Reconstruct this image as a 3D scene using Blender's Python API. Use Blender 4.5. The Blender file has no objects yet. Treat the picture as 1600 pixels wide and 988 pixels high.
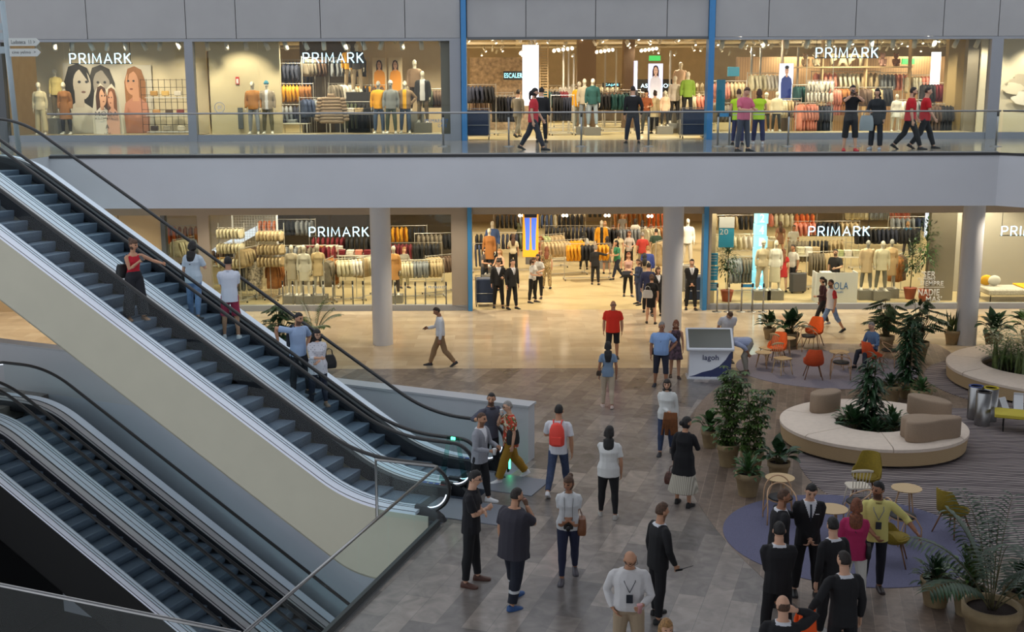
import bpy, bmesh, math, random
from math import sin, cos, pi, radians as R
from mathutils import Vector as V, Matrix, noise
random.seed(7)
C = bpy.context.scene.collection
scn = bpy.context.scene
# ------------------------------------------------------------------ camera
FPX, TH, RO, HC = 1830., R(10.8), -.0035, 7.6
cam = bpy.data.cameras.new('camera'); co = bpy.data.objects.new('camera', cam); C.objects.link(co)
cam.sensor_width = 36; cam.lens = FPX/1600*36; cam.clip_end = 400
co.matrix_world = Matrix.Translation((0, 0, HC)) @ Matrix.Rotation(pi/2-TH, 4, 'X') @ Matrix.Rotation(RO, 4, 'Z')
scn.camera = co
def ray(px, py):
    dx = px-800; dy = py-494; cr, sr = cos(-RO), sin(-RO)
    x = dx*cr-dy*sr; y = dx*sr+dy*cr
    u = -y/FPX; x = x/FPX; c, s = cos(TH), sin(TH)
    return V((x, c+u*s, -s+u*c))
def at(px, py, z=0.):                       # surveyed point on the level z
    r = ray(px, py); t = (z-HC)/r.z
    return V((0, 0, HC))+r*t
def atY(px, py, Y):                         # surveyed point on the plane Y
    r = ray(px, py)
    return V((0, 0, HC))+r*(Y/r.y)
# ------------------------------------------------------------------ materials
def lin(c): return tuple(((x/255.)/12.92 if x/255. <= .04045 else ((x/255.+.055)/1.055)**2.4) for x in c[:3])+(1.,)
MATS = {}
def mat(name, col=(128, 128, 128), rough=.5, metal=0., emit=None, es=1., var=0., vs=8., bump=0., bs=40., coat=0., spec=.5, stripes=None):
    if name in MATS: return MATS[name]
    m = bpy.data.materials.new(name); m.use_nodes = True; nt = m.node_tree; N = nt.nodes; L = nt.links
    b = N['Principled BSDF']
    b.inputs['Base Color'].default_value = lin(col); b.inputs['Roughness'].default_value = rough
    b.inputs['Metallic'].default_value = metal; b.inputs['Specular IOR Level'].default_value = spec
    if coat: b.inputs['Coat Weight'].default_value = coat; b.inputs['Coat Roughness'].default_value = .1
    if emit: b.inputs['Emission Color'].default_value = lin(emit); b.inputs['Emission Strength'].default_value = es
    tc = None
    if var or bump or stripes:
        tc = N.new('ShaderNodeTexCoord')
    if var:
        n = N.new('ShaderNodeTexNoise'); n.inputs['Scale'].default_value = vs; n.inputs['Detail'].default_value = 4
        L.new(tc.outputs['Object'], n.inputs['Vector'])
        cr = N.new('ShaderNodeValToRGB')
        lo = tuple(max(0, x*(1-var)) for x in col); hi = tuple(min(255, x*(1+var)) for x in col)
        cr.color_ramp.elements[0].position = .3; cr.color_ramp.elements[1].position = .7
        cr.color_ramp.elements[0].color = lin(lo); cr.color_ramp.elements[1].color = lin(hi)
        L.new(n.outputs['Fac'], cr.inputs['Fac']); L.new(cr.outputs['Color'], b.inputs['Base Color'])
    if stripes:                              # (axis, scale, colour2, distortion)
        ax, sc, c2, di = stripes
        w = N.new('ShaderNodeTexWave'); w.bands_direction = ax; w.inputs['Scale'].default_value = sc; w.inputs['Distortion'].default_value = di
        L.new(tc.outputs['Object'], w.inputs['Vector'])
        mx = N.new('ShaderNodeMix'); mx.data_type = 'RGBA'; mx.inputs['A'].default_value = lin(col); mx.inputs['B'].default_value = lin(c2)
        L.new(w.outputs['Fac'], mx.inputs['Factor']); L.new(mx.outputs['Result'], b.inputs['Base Color'])
    if bump:
        n = N.new('ShaderNodeTexNoise'); n.inputs['Scale'].default_value = bs; n.inputs['Detail'].default_value = 3
        L.new(tc.outputs['Object'], n.inputs['Vector'])
        bp = N.new('ShaderNodeBump'); bp.inputs['Strength'].default_value = bump; bp.inputs['Distance'].default_value = .02
        L.new(n.outputs['Fac'], bp.inputs['Height']); L.new(bp.outputs['Normal'], b.inputs['Normal'])
    MATS[name] = m; return m
def glass(name, tint=(235, 245, 242), refl=.6, rough=.02):
    if name in MATS: return MATS[name]
    m = bpy.data.materials.new(name); m.use_nodes = True; nt = m.node_tree; N = nt.nodes; L = nt.links
    N.remove(N['Principled BSDF']); out = N['Material Output']
    t = N.new('ShaderNodeBsdfTransparent'); t.inputs['Color'].default_value = lin(tint)
    g = N.new('ShaderNodeBsdfGlossy'); g.inputs['Roughness'].default_value = rough
    ge = N.new('ShaderNodeNewGeometry'); dt = N.new('ShaderNodeVectorMath'); dt.operation = 'DOT_PRODUCT'
    L.new(ge.outputs['Incoming'], dt.inputs[0]); L.new(ge.outputs['Normal'], dt.inputs[1])
    def mth(op, a_, b_=None):
        q = N.new('ShaderNodeMath'); q.operation = op
        for k, x in enumerate((a_, b_)):
            if x is None: continue
            if isinstance(x, (int, float)): q.inputs[k].default_value = x
            else: L.new(x, q.inputs[k])
        return q.outputs[0]
    f = mth('ADD', mth('MULTIPLY', mth('POWER', mth('SUBTRACT', 1., mth('ABSOLUTE', dt.outputs['Value'])), 5.), .92), .035)
    mu = mth('MULTIPLY', f, refl); mx = N.new('ShaderNodeMixShader')
    L.new(mu, mx.inputs[0]); L.new(t.outputs[0], mx.inputs[1]); L.new(g.outputs[0], mx.inputs[2]); L.new(mx.outputs[0], out.inputs['Surface'])
    MATS[name] = m; return m
def plank(name, c1, c2, mortar, w, h, rot, rough=.3, off=.37, msize=.006, nz=.25, spec=.5, ns=3.):
    m = bpy.data.materials.new(name); m.use_nodes = True; nt = m.node_tree; N = nt.nodes; L = nt.links
    b = N['Principled BSDF']; tc = N.new('ShaderNodeTexCoord'); mp = N.new('ShaderNodeMapping'); mp.inputs['Rotation'].default_value = (0, 0, R(rot))
    L.new(tc.outputs['Object'], mp.inputs['Vector'])
    br = N.new('ShaderNodeTexBrick'); br.inputs['Color1'].default_value = lin(c1); br.inputs['Color2'].default_value = lin(c2); br.inputs['Mortar'].default_value = lin(mortar)
    br.inputs['Scale'].default_value = 1; br.inputs['Brick Width'].default_value = w; br.inputs['Row Height'].default_value = h; br.inputs['Mortar Size'].default_value = msize
    br.offset = off; br.inputs['Mortar Smooth'].default_value = .2
    L.new(mp.outputs[0], br.inputs['Vector'])
    n = N.new('ShaderNodeTexNoise'); n.inputs['Scale'].default_value = ns; n.inputs['Detail'].default_value = 6; n.inputs['Distortion'].default_value = 1.2
    L.new(mp.outputs[0], n.inputs['Vector'])
    mr = N.new('ShaderNodeMapRange'); mr.inputs['From Min'].default_value = .3; mr.inputs['From Max'].default_value = .7; mr.inputs['To Min'].default_value = 1-nz; mr.inputs['To Max'].default_value = 1+nz
    L.new(n.outputs['Fac'], mr.inputs['Value'])
    mx = N.new('ShaderNodeMix'); mx.data_type = 'RGBA'; mx.blend_type = 'MULTIPLY'; mx.inputs['Factor'].default_value = 1
    L.new(br.outputs['Color'], mx.inputs['A']); L.new(mr.outputs[0], mx.inputs['B']); L.new(mx.outputs['Result'], b.inputs['Base Color'])
    b.inputs['Roughness'].default_value = rough; b.inputs['Specular IOR Level'].default_value = spec
    MATS[name] = m; return m
# ------------------------------------------------------------------ mesh builder
class MB:
    def __init__(s): s.v = []; s.f = []; s.m = []; s.cur = 0
    def add(s, vs, fs):
        o = len(s.v); s.v += [tuple(p) for p in vs]; s.f += [tuple(i+o for i in f) for f in fs]; s.m += [s.cur]*len(fs); return s
    def box(s, c, d, rz=0., M=None):
        x, y, z = d[0]/2, d[1]/2, d[2]/2; c = V(c)
        vs = [V((a*x, b*y, e*z)) for a in (-1, 1) for b in (-1, 1) for e in (-1, 1)]
        rm = Matrix.Rotation(rz, 3, 'Z') if M is None else M
        return s.add([c+rm@p for p in vs], [(0, 1, 3, 2), (4, 6, 7, 5), (0, 4, 5, 1), (2, 3, 7, 6), (0, 2, 6, 4), (1, 5, 7, 3)])
    def rbox(s, c, d, r=.02, rz=0., n=3):     # box with rounded vertical corners and a chamfered rim
        x, y, z = d[0]/2, d[1]/2, d[2]/2; r = min(r, x*.99, y*.99); rm = Matrix.Rotation(rz, 3, 'Z'); c = V(c); ch = min(r*.5, z*.5)
        def ring(q, zz):
            o = []
            for cx, cy, a0 in ((x-r, y-r, 0), (-x+r, y-r, pi/2), (-x+r, -y+r, pi), (x-r, -y+r, 1.5*pi)):
                for i in range(n+1):
                    a = a0+pi/2*i/n; o.append(c+rm@V((cx+(r-q)*cos(a), cy+(r-q)*sin(a), zz)))
            return o
        return s.loft([ring(ch, -z), ring(0, -z+ch), ring(0, z-ch), ring(ch, z)])
    def loft(s, rings, cap=True, closed=True):
        n = len(rings[0]); vs = [p for r in rings for p in r]; fs = []
        for i in range(len(rings)-1):
            for j in range(n if closed else n-1):
                k = (j+1) % n; fs.append((i*n+j, i*n+k, (i+1)*n+k, (i+1)*n+j))
        if cap and closed: fs.append(tuple(range(n-1, -1, -1))); fs.append(tuple((len(rings)-1)*n+i for i in range(n)))
        return s.add(vs, fs)
    def tube(s, pts, r, n=8, cap=True, sq=1.):
        pts = [V(p) for p in pts]; rr = r if isinstance(r, (list, tuple)) else [r]*len(pts); rings = []
        prev = None
        for i, p in enumerate(pts):
            d = (pts[min(i+1, len(pts)-1)]-pts[max(i-1, 0)])
            if d.length < 1e-9: d = V((0, 0, 1))
            d.normalize()
            if prev is None:
                a = V((0, 0, 1)) if abs(d.z) < .9 else V((1, 0, 0)); e = d.cross(a).normalized()
            else:
                e = (prev-d*prev.dot(d)); e = e.normalized() if e.length > 1e-6 else d.orthogonal().normalized()
            prev = e; g = d.cross(e)
            q = rr[i]; rings.append([p+e*q*cos(2*pi*k/n)+g*q*sq*sin(2*pi*k/n) for k in range(n)])
        return s.loft(rings, cap)
    def cyl(s, c, r, h, n=16, r2=None):
        c = V(c); r2 = r if r2 is None else r2
        return s.loft([[c+V((r*cos(2*pi*k/n), r*sin(2*pi*k/n), 0)) for k in range(n)], [c+V((r2*cos(2*pi*k/n), r2*sin(2*pi*k/n), h)) for k in range(n)]])
    def lathe(s, prof, c=(0, 0, 0), n=24, cap=True):
        c = V(c); return s.loft([[c+V((r*cos(2*pi*k/n), r*sin(2*pi*k/n), z)) for k in range(n)] for r, z in prof], cap)
    def prism(s, poly, z0, z1):
        n = len(poly); return s.add([(x, y, z0) for x, y in poly]+[(x, y, z1) for x, y in poly], [tuple(range(n-1, -1, -1)), tuple(range(n, 2*n))]+[(i, (i+1) % n, n+(i+1) % n, n+i) for i in range(n)])
    def prismY(s, poly, y0, y1):              # outline in x,z pushed from y0 to y1
        n = len(poly); return s.add([(x, y0, z) for x, z in poly]+[(x, y1, z) for x, z in poly], [tuple(range(n)), tuple(range(2*n-1, n-1, -1))]+[(i, n+i, n+(i+1) % n, (i+1) % n) for i in range(n)])
    def sphere(s, c, r, n=12, m=8):
        c = V(c); r = V(r) if not isinstance(r, (int, float)) else V((r, r, r))
        rings = []
        for i in range(m+1):
            t = pi*(i+.0)/m; q = max(sin(t), 1e-3); rings.append([c+V((r.x*q*cos(2*pi*k/n), r.y*q*sin(2*pi*k/n), -r.z*cos(t))) for k in range(n)])
        return s.loft(rings)
    def mesh(s, name, ms, smooth=False):
        me = bpy.data.meshes.new(name); me.from_pydata([tuple(p) for p in s.v], [], s.f)
        for m in (ms if isinstance(ms, (list, tuple)) else [ms]): me.materials.append(m)
        if any(s.m): me.polygons.foreach_set('material_index', s.m)
        if smooth: me.polygons.foreach_set('use_smooth', [True]*len(me.polygons))
        me.update(); return me
    def build(s, name, ms, parent=None, smooth=False, recalc=True):
        me = s.mesh(name, ms, smooth)
        if recalc:
            bm = bmesh.new(); bm.from_mesh(me); bmesh.ops.recalc_face_normals(bm, faces=bm.faces); bm.to_mesh(me); bm.free()
            if smooth == 'auto': pass
        o = bpy.data.objects.new(name, me); C.objects.link(o)
        if parent: o.parent = parent
        return o
def tag(o, label=None, cat=None, group=None, kind=None):
    if label: o['label'] = label
    if cat: o['category'] = cat
    if group: o['group'] = group
    if kind: o['kind'] = kind
    return o
def thing(name, label, cat, loc=(0, 0, 0), rz=0., group=None):
    o = bpy.data.objects.new(name, None); o.empty_display_size = .2; C.objects.link(o); o.location = loc; o.rotation_euler = (0, 0, rz)
    return tag(o, label, cat, group)
def struct(o): o['kind'] = 'structure'; return o
def dup(root, loc, rz=None, label=None, group=None):
    r = root.copy(); C.objects.link(r); r.location = loc
    if rz is not None: r.rotation_euler = (0, 0, rz)
    if label: r['label'] = label
    if group: r['group'] = group
    for ch in list(root.children):
        c = ch.copy(); C.objects.link(c); c.parent = r
        for g in list(ch.children):
            d = g.copy(); C.objects.link(d); d.parent = c
    return r
def smooth_by_angle(o, ang=40):
    me = o.data; me.polygons.foreach_set('use_smooth', [True]*len(me.polygons))
    try: me.set_sharp_from_angle(angle=R(ang))
    except Exception: pass
    return o
TX = bpy.data.scenes.new('type_bench')
def text(name, body, size, m, loc, rot=(pi/2, 0, 0), ext=.004, sp=1., align='CENTER', parent=None, bold=0., xs=1.):
    cu = bpy.data.curves.new(name, 'FONT'); cu.body = body; cu.size = size; cu.extrude = ext; cu.space_character = sp; cu.align_x = align; cu.offset = bold
    q = bpy.data.objects.new(name, cu); C.objects.link(q); C.objects.unlink(q); TX.collection.objects.link(q); TX.view_layers[0].update(); dg = TX.view_layers[0].depsgraph; dg.update(); me = bpy.data.meshes.new_from_object(q.evaluated_get(dg)); bpy.data.objects.remove(q); me.materials.clear(); me.materials.append(m)
    for v_ in me.vertices: v_.co.x *= xs
    o = bpy.data.objects.new(name, me); C.objects.link(o); o.location = loc; o.rotation_euler = rot
    if parent: o.parent = parent
    return o
# ------------------------------------------------------------------ common materials
M_white = mat('white_paint', (206, 206, 208), .55, bump=.05)
M_fascia = mat('white_plaster', (196, 198, 204), .6, var=.015, vs=.6)
M_panel = mat('grey_fascia_panel', (156, 156, 158), .35, var=.02, vs=1.)
M_frame = mat('grey_metal_frame', (142, 146, 154), .4)
M_tanframe = mat('taupe_metal_frame', (148, 138, 126), .45)
M_blue = mat('blue_painted_frame', (52, 124, 182), .4)
M_steel = mat('brushed_steel', (158, 158, 158), .34, 1., bump=.05, bs=200)
M_black = mat('black_rubber', (16, 16, 18), .35)
M_glass = glass('balustrade_glass', (250, 254, 254), .3, 0.)
M_sglass = glass('shopfront_glass', (240, 243, 241), .5)
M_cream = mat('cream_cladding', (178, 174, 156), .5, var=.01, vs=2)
M_skirt = mat('dark_skirt_metal', (24, 25, 32), .55, .0)
M_deck = mat('pale_aluminium_deck', (232, 235, 248), .4, 0)
M_deck2 = mat('warm_aluminium_deck', (196, 192, 194), .4, .1)
M_step = mat('blue_grey_step', (92, 106, 124), .5, 0., var=.06, vs=1.5, bump=.1, bs=90)
M_led = mat('white_light_strip', (255, 255, 255), .5, emit=(225, 235, 255), es=1.6)
M_green = mat('green_light', (60, 255, 160), .5, emit=(60, 255, 160), es=8)
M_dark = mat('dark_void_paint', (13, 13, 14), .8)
M_wallvoid = mat('void_wall_paint', (190, 196, 206), .6, var=.02, vs=.5)
# ------------------------------------------------------------------ frame of the escalators
PHI = R(22.56); ORI = V((-10.743, 25.249, 0.))
uh = V((cos(PHI), -sin(PHI), 0)); vh = V((sin(PHI), cos(PHI), 0))
def W(s, v, z=0.): p = ORI+uh*s+vh*v; return V((p.x, p.y, z))
# ------------------------------------------------------------------ floors
stone = plank('grey_stone_planks', (152, 142, 134), (104, 99, 96), (112, 106, 100), 1.3, .4, 90+18, .22, .37, .004, .22)
tile = plank('beige_stone_tiles', (208, 192, 166), (186, 168, 142), (164, 148, 124), 1.2, .6, 0, .14, .5, .003, .1, ns=1.2)
wood = plank('grey_brown_wood_planks', (132, 114, 100), (100, 86, 76), (140, 124, 110), 1.5, .21, 90+14, .4, .31, .006, .25, ns=5)
shopfl = plank('sand_shop_floor', (196, 178, 136), (190, 172, 130), (180, 162, 122), 1.2, 1.2, 0, .28, .5, .002, .04)
upfl = plank('grey_beige_walkway_tiles', (158, 152, 142), (140, 134, 124), (128, 122, 112), 1.2, .6, 0, .12, .5, .003, .08)
def slab(name, poly, z0, z1, m): return struct(MB().prism(poly, z0, z1).build(name, m))
def P2(p): return (p.x, p.y)
Cc = W(10.9, 2.62); C0 = V((-1.33, 19.85, 0)); C1 = V((-3.3, 13.35, 0)); CL = W(-9, -8.25); ZF = -.35
CP = W(-9, 3.55)
wleft = W(-2.7, 3.3); wl2 = W(-2.7, -8.25)
# shape of the zones
CW, RW = (21.48, 21.75), 18.01                       # curve between stone and wood
wood_arc = []
for k in range(0, 25):
    a = R(152 + k*(232-152)/24.); wood_arc.append((CW[0]+RW*cos(a), CW[1]+RW*sin(a)))
YB1, YB2 = 32.0, 35.2
base = [(Cc.x, Cc.y), (C0.x, C0.y), (C1.x, C1.y), (C1.x, 3.), (34, 3.), (34, YB1), (-30, YB1), (-30, W(-15, 4).y), (CP.x, CP.y), (wleft.x, wleft.y)]
slab('floor', base, ZF, 0, stone)
slab('floor', [P2(wl2), P2(wleft), P2(CP), P2(W(-9, -8.25))], ZF, 0, stone)
wf = [p for p in wood_arc if p[1] < YB2-.05]
wf = [(CW[0]+RW*cos(a), CW[1]+RW*sin(a)) for a in [R(180-math.degrees(math.asin((YB1-.02-CW[1])/RW))+k*2.2) for k in range(0, 40)] if CW[1]+RW*sin(a) > 3.5]
slab('floor', wf+[(34, 3.5), (34, YB1)], 0., .004, wood)
slab('floor', [(-30, YB1), (8.2, YB1), (8.2, 35.2), (13.0, 35.0), (13., YB1+.6), (34, YB1+.6), (34, 41), (-30, 41)], ZF, 0.0, tile)
slab('floor', [(8.2, YB1), (13, YB1), (13, 35.), (8.2, 35.2)], ZF, 0, wood)
slab('floor', [(13, YB1), (34, YB1), (34, YB1+.6), (13, YB1+.6)], ZF, 0, wood)
slab('floor', [(-14, 41), (34, 41), (34, 72), (-14, 72)], ZF, .0, shopfl)
slab('floor', [(-30, -4), (34, -4), (34, 3.), (-30, 3.)], ZF, 0, stone)
# carpets lying on the floor
def disc(name, c, r, z0, z1, m, n=64, sx=1., sy=1.): return MB().prism([(c[0]+sx*r*cos(2*pi*k/n), c[1]+sy*r*sin(2*pi*k/n)) for k in range(n)], z0, z1).build(name, m)
M_lilac = mat('lilac_grey_carpet', (128, 122, 132), .95, var=.06, vs=60, bump=.3, bs=200)
M_bluec = mat('slate_blue_carpet', (98, 98, 124), .95, var=.07, vs=60, bump=.3, bs=200)
tag(disc('round_rug', (5.83, 19.25), 2.15, .004, .012, M_bluec), 'round slate blue rug under the lower cafe chairs and the men in suits', 'rug')
tag(disc('round_rug', (8.75, 31.85), 2.35, .004, .012, M_lilac, sx=1.05), 'round lilac grey rug under the orange chairs', 'rug')
def stripemat(name, rot, a, b_, sc):
    m = bpy.data.materials.new(name); m.use_nodes = True; nt = m.node_tree; N = nt.nodes; L = nt.links; b = N['Principled BSDF']
    tc = N.new('ShaderNodeTexCoord'); mp = N.new('ShaderNodeMapping'); mp.inputs['Rotation'].default_value = (0, 0, R(rot)); mp.inputs['Scale'].default_value = (1, 1, 1)
    L.new(tc.outputs['Object'], mp.inputs['Vector'])
    w = N.new('ShaderNodeTexWave'); w.bands_direction = 'Y'; w.inputs['Scale'].default_value = sc; w.inputs['Distortion'].default_value = 1.6; w.inputs['Detail'].default_value = 2; w.inputs['Detail Scale'].default_value = .35
    L.new(mp.outputs[0], w.inputs['Vector'])
    n = N.new('ShaderNodeTexNoise'); n.inputs['Scale'].default_value = 1.2; mp2 = N.new('ShaderNodeMapping'); mp2.inputs['Rotation'].default_value = (0, 0, R(rot)); mp2.inputs['Scale'].default_value = (.25, 6, 1)
    L.new(tc.outputs['Object'], mp2.inputs['Vector']); L.new(mp2.outputs[0], n.inputs['Vector'])
    mu = N.new('ShaderNodeMath'); mu.operation = 'MULTIPLY'; L.new(w.outputs['Fac'], mu.inputs[0]); L.new(n.outputs['Fac'], mu.inputs[1])
    cr = N.new('ShaderNodeValToRGB'); cr.color_ramp.elements[0].position = .2; cr.color_ramp.elements[1].position = .45; cr.color_ramp.elements[0].color = lin(a); cr.color_ramp.elements[1].color = lin(b_)
    L.new(mu.outputs[0], cr.inputs['Fac']); L.new(cr.outputs['Color'], b.inputs['Base Color']); b.inputs['Roughness'].default_value = .95
    return m
stripe = stripemat('striped_woven_carpet', -8, (70, 62, 66), (168, 156, 152), 3.2)
tag(disc('striped_rug', (10.9, 22.6), 5.0, .004, .011, stripe), 'large striped grey rug around the near ring bench and the yellow bench', 'rug')
tag(disc('striped_rug', (14.5, 29.98), 3.45, .004, .0125, stripe), 'striped grey rug around the far ring bench by the column', 'rug')
# ------------------------------------------------------------------ void
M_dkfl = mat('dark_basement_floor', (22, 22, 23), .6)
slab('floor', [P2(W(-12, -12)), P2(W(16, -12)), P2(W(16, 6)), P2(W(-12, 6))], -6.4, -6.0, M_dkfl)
wq = MB(); a, b = W(-2.7, 3.28), W(10.9, 2.62); a2, b2 = W(-2.7, 3.62), W(10.9, 2.98)
wq.prism([P2(W(-9, 3.6)), P2(b), P2(b2), P2(W(-9, 3.95))], 0, 1.18)
struct(wq.build('wall_parapet', mat('white_parapet', (190, 192, 196), .5)))
cq = MB(); cq.prism([P2(W(-9, 3.57)), P2(W(10.93, 2.59)), P2(W(10.93, 3.01)), P2(W(-9, 3.98))], 1.18, 1.225)
struct(cq.build('trim_1', mat('parapet_cap', (176, 178, 182), .4)))
wq = MB(); wq.prism([P2(W(-9, 3.6)), P2(b), P2(W(16, 2.4)), P2(W(16, 2.9)), P2(W(-9, 3.95))], -6, -.001); struct(wq.build('wall_back', M_wallvoid))
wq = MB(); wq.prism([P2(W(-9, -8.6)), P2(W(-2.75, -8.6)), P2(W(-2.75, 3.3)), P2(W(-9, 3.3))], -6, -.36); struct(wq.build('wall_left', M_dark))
# ------------------------------------------------------------------ upper floor
E2 = 30.98; T1 = 6.0; B1 = 4.62
xk = 12.8
up = [(-30, 6), W(-2.75, 0), (-13.2, E2), (xk, E2), (xk+7, E2-8.3), (xk+7, 6), (34, 6), (34, 40.5), (-30, 40.5)]
A_ = W(-2.75, -8); B_ = W(-2.75, 3.0)
pu = [(-30, A_.y), P2(A_), P2(B_), (B_.x, E2), (xk, E2), (xk+5.2, E2-6.2), (34, E2-6.2), (34, 40.5), (-30, 40.5)]
sl = MB(); sl.prism(pu, B1, T1-.004); struct(sl.build('ceiling', M_fascia))
sl = MB(); q = pu; sl.prism(pu, T1-.004, T1); struct(sl.build('floor', upfl))
# dark strip along the slab edge
sl = MB(); sl.box(((B_.x+xk)/2, E2-.012, T1-.02), (xk-B_.x, .03, .07)); d = V((5.2, -6.2, 0)); L_ = d.length; ang = math.atan2(d.y, d.x)
sl.box((xk+2.6+.01, E2-3.1-.01, T1-.02), (L_, .03, .07), ang); struct(sl.build('trim_2', mat('dark_edge_strip', (38, 38, 40), .5)))
sl = MB(); sl.prism([(15.5, -4), (34, -4), (34, E2-6.2), (18.2, E2-6.2)], B1, T1-.002); struct(sl.build('ceiling', M_fascia))  # upper floor slab out of view on the right, added to shade the foreground
sl = MB(); sl.prism([(-30, -8), (18.2, -8), (18.2, 1.3), (-30, 1.3)], B1, T1-.002); struct(sl.build('ceiling', M_fascia))  # unseen floor slab on the camera side, added to block sky light
sl = MB(); sl.prism([(-30, -8), (34, -8), (34, 28), (16, 28), (12, 21), (8, 16), (-30, 14)], 11.2, 12.2); struct(sl.build('ceiling', M_fascia))  # unseen plate overhead, added and shaped to darken the foreground and right
slab('floor', [(-19.5, 40.5), (34, 40.5), (34, 72), (-19.5, 72)], 5.0, 6.0, shopfl)
# glazed railing of the upper walkway
rl = thing('glass_railing', 'long glass railing along the upper walkway in front of the shop windows', 'railing', (0, E2+.08, T1))
x = B_.x+.05; k = 0
while x < xk-.05:
    w_ = min(1.0, xk-x)
    MB().box((x+w_/2, 0, .53), (w_-.014, .016, 1.04)).build('glass_panel', M_glass, rl); x += 1.0
MB().tube([(B_.x, 0, 1.09), (xk, 0, 1.09)], .024, 8).build('handrail', M_steel, rl, True)
MB().box(((B_.x+xk)/2, 0, .02), (xk-B_.x, .05, .05)).build('base_channel', M_steel, rl)
rl = thing('glass_railing', 'short glass railing turning towards the viewer at the right end of the upper walkway', 'railing', (xk+.05, E2+.06, T1), ang)
for k in range(7):
    MB().box((k*1.0+.5, 0, .53), (.986, .016, 1.04)).build('glass_panel', M_glass, rl)
MB().tube([(0, 0, 1.09), (7, 0, 1.09)], .024, 8).build('handrail', M_steel, rl, True)
# columns
for px, py, lab in ((597, 541, 'round white column left of the shop entrance'), (1050, 541, 'round white column right of the shop entrance'), (1514, 541, 'round white column beside the far ring bench')):
    p = at(px, py); o = MB().lathe([(.31, 0), (.31, B1)], (p.x, p.y+.3, 0), 40, False).build('column', M_white, None, True); struct(o)
# ------------------------------------------------------------------ escalators
SP, TB = .42, math.tan(R(29.8)); DS = SP*cos(R(29.8)); DZ = SP*sin(R(29.8)); S0, S1 = (5.149-6)/TB, 5.149/TB
def prof(h, a=-3.4, b=10.9, n=10, cr=.85):     # level - incline - level line, vertical offset h
    pts = [(a, 6+h)]
    def bez(p, c, q):
        return [((1-t)**2*p[0]+2*t*(1-t)*c[0]+t*t*q[0], (1-t)**2*p[1]+2*t*(1-t)*c[1]+t*t*q[1]) for t in [i/n for i in range(n+1)]]
    pts += bez((S0-cr, 6+h), (S0, 6+h), (S0+cr*.8, 6+h-cr*.8*TB)); pts += bez((S1-cr*.8, h+cr*.8*TB), (S1, h), (S1+cr, h)); pts.append((b, h)); return pts
def zat(h, s):
    P = prof(h)
    for i in range(len(P)-1):
        if P[i][0] <= s <= P[i+1][0]:
            t = (s-P[i][0])/max(1e-9, P[i+1][0]-P[i][0]); return P[i][1]+t*(P[i+1][1]-P[i][1])
    return P[0][1] if s < P[0][0] else P[-1][1]
def ribbon(mb, va, vb, h0, h1, a=-3.4, b=10.9):
    lo, hi = prof(h0, a, b), prof(h1, a, b); mb.loft([[(l[0], va, l[1]), (l[0], vb, l[1]), (u[0], vb, u[1]), (u[0], va, u[1])] for l, u in zip(lo, hi)])
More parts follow.
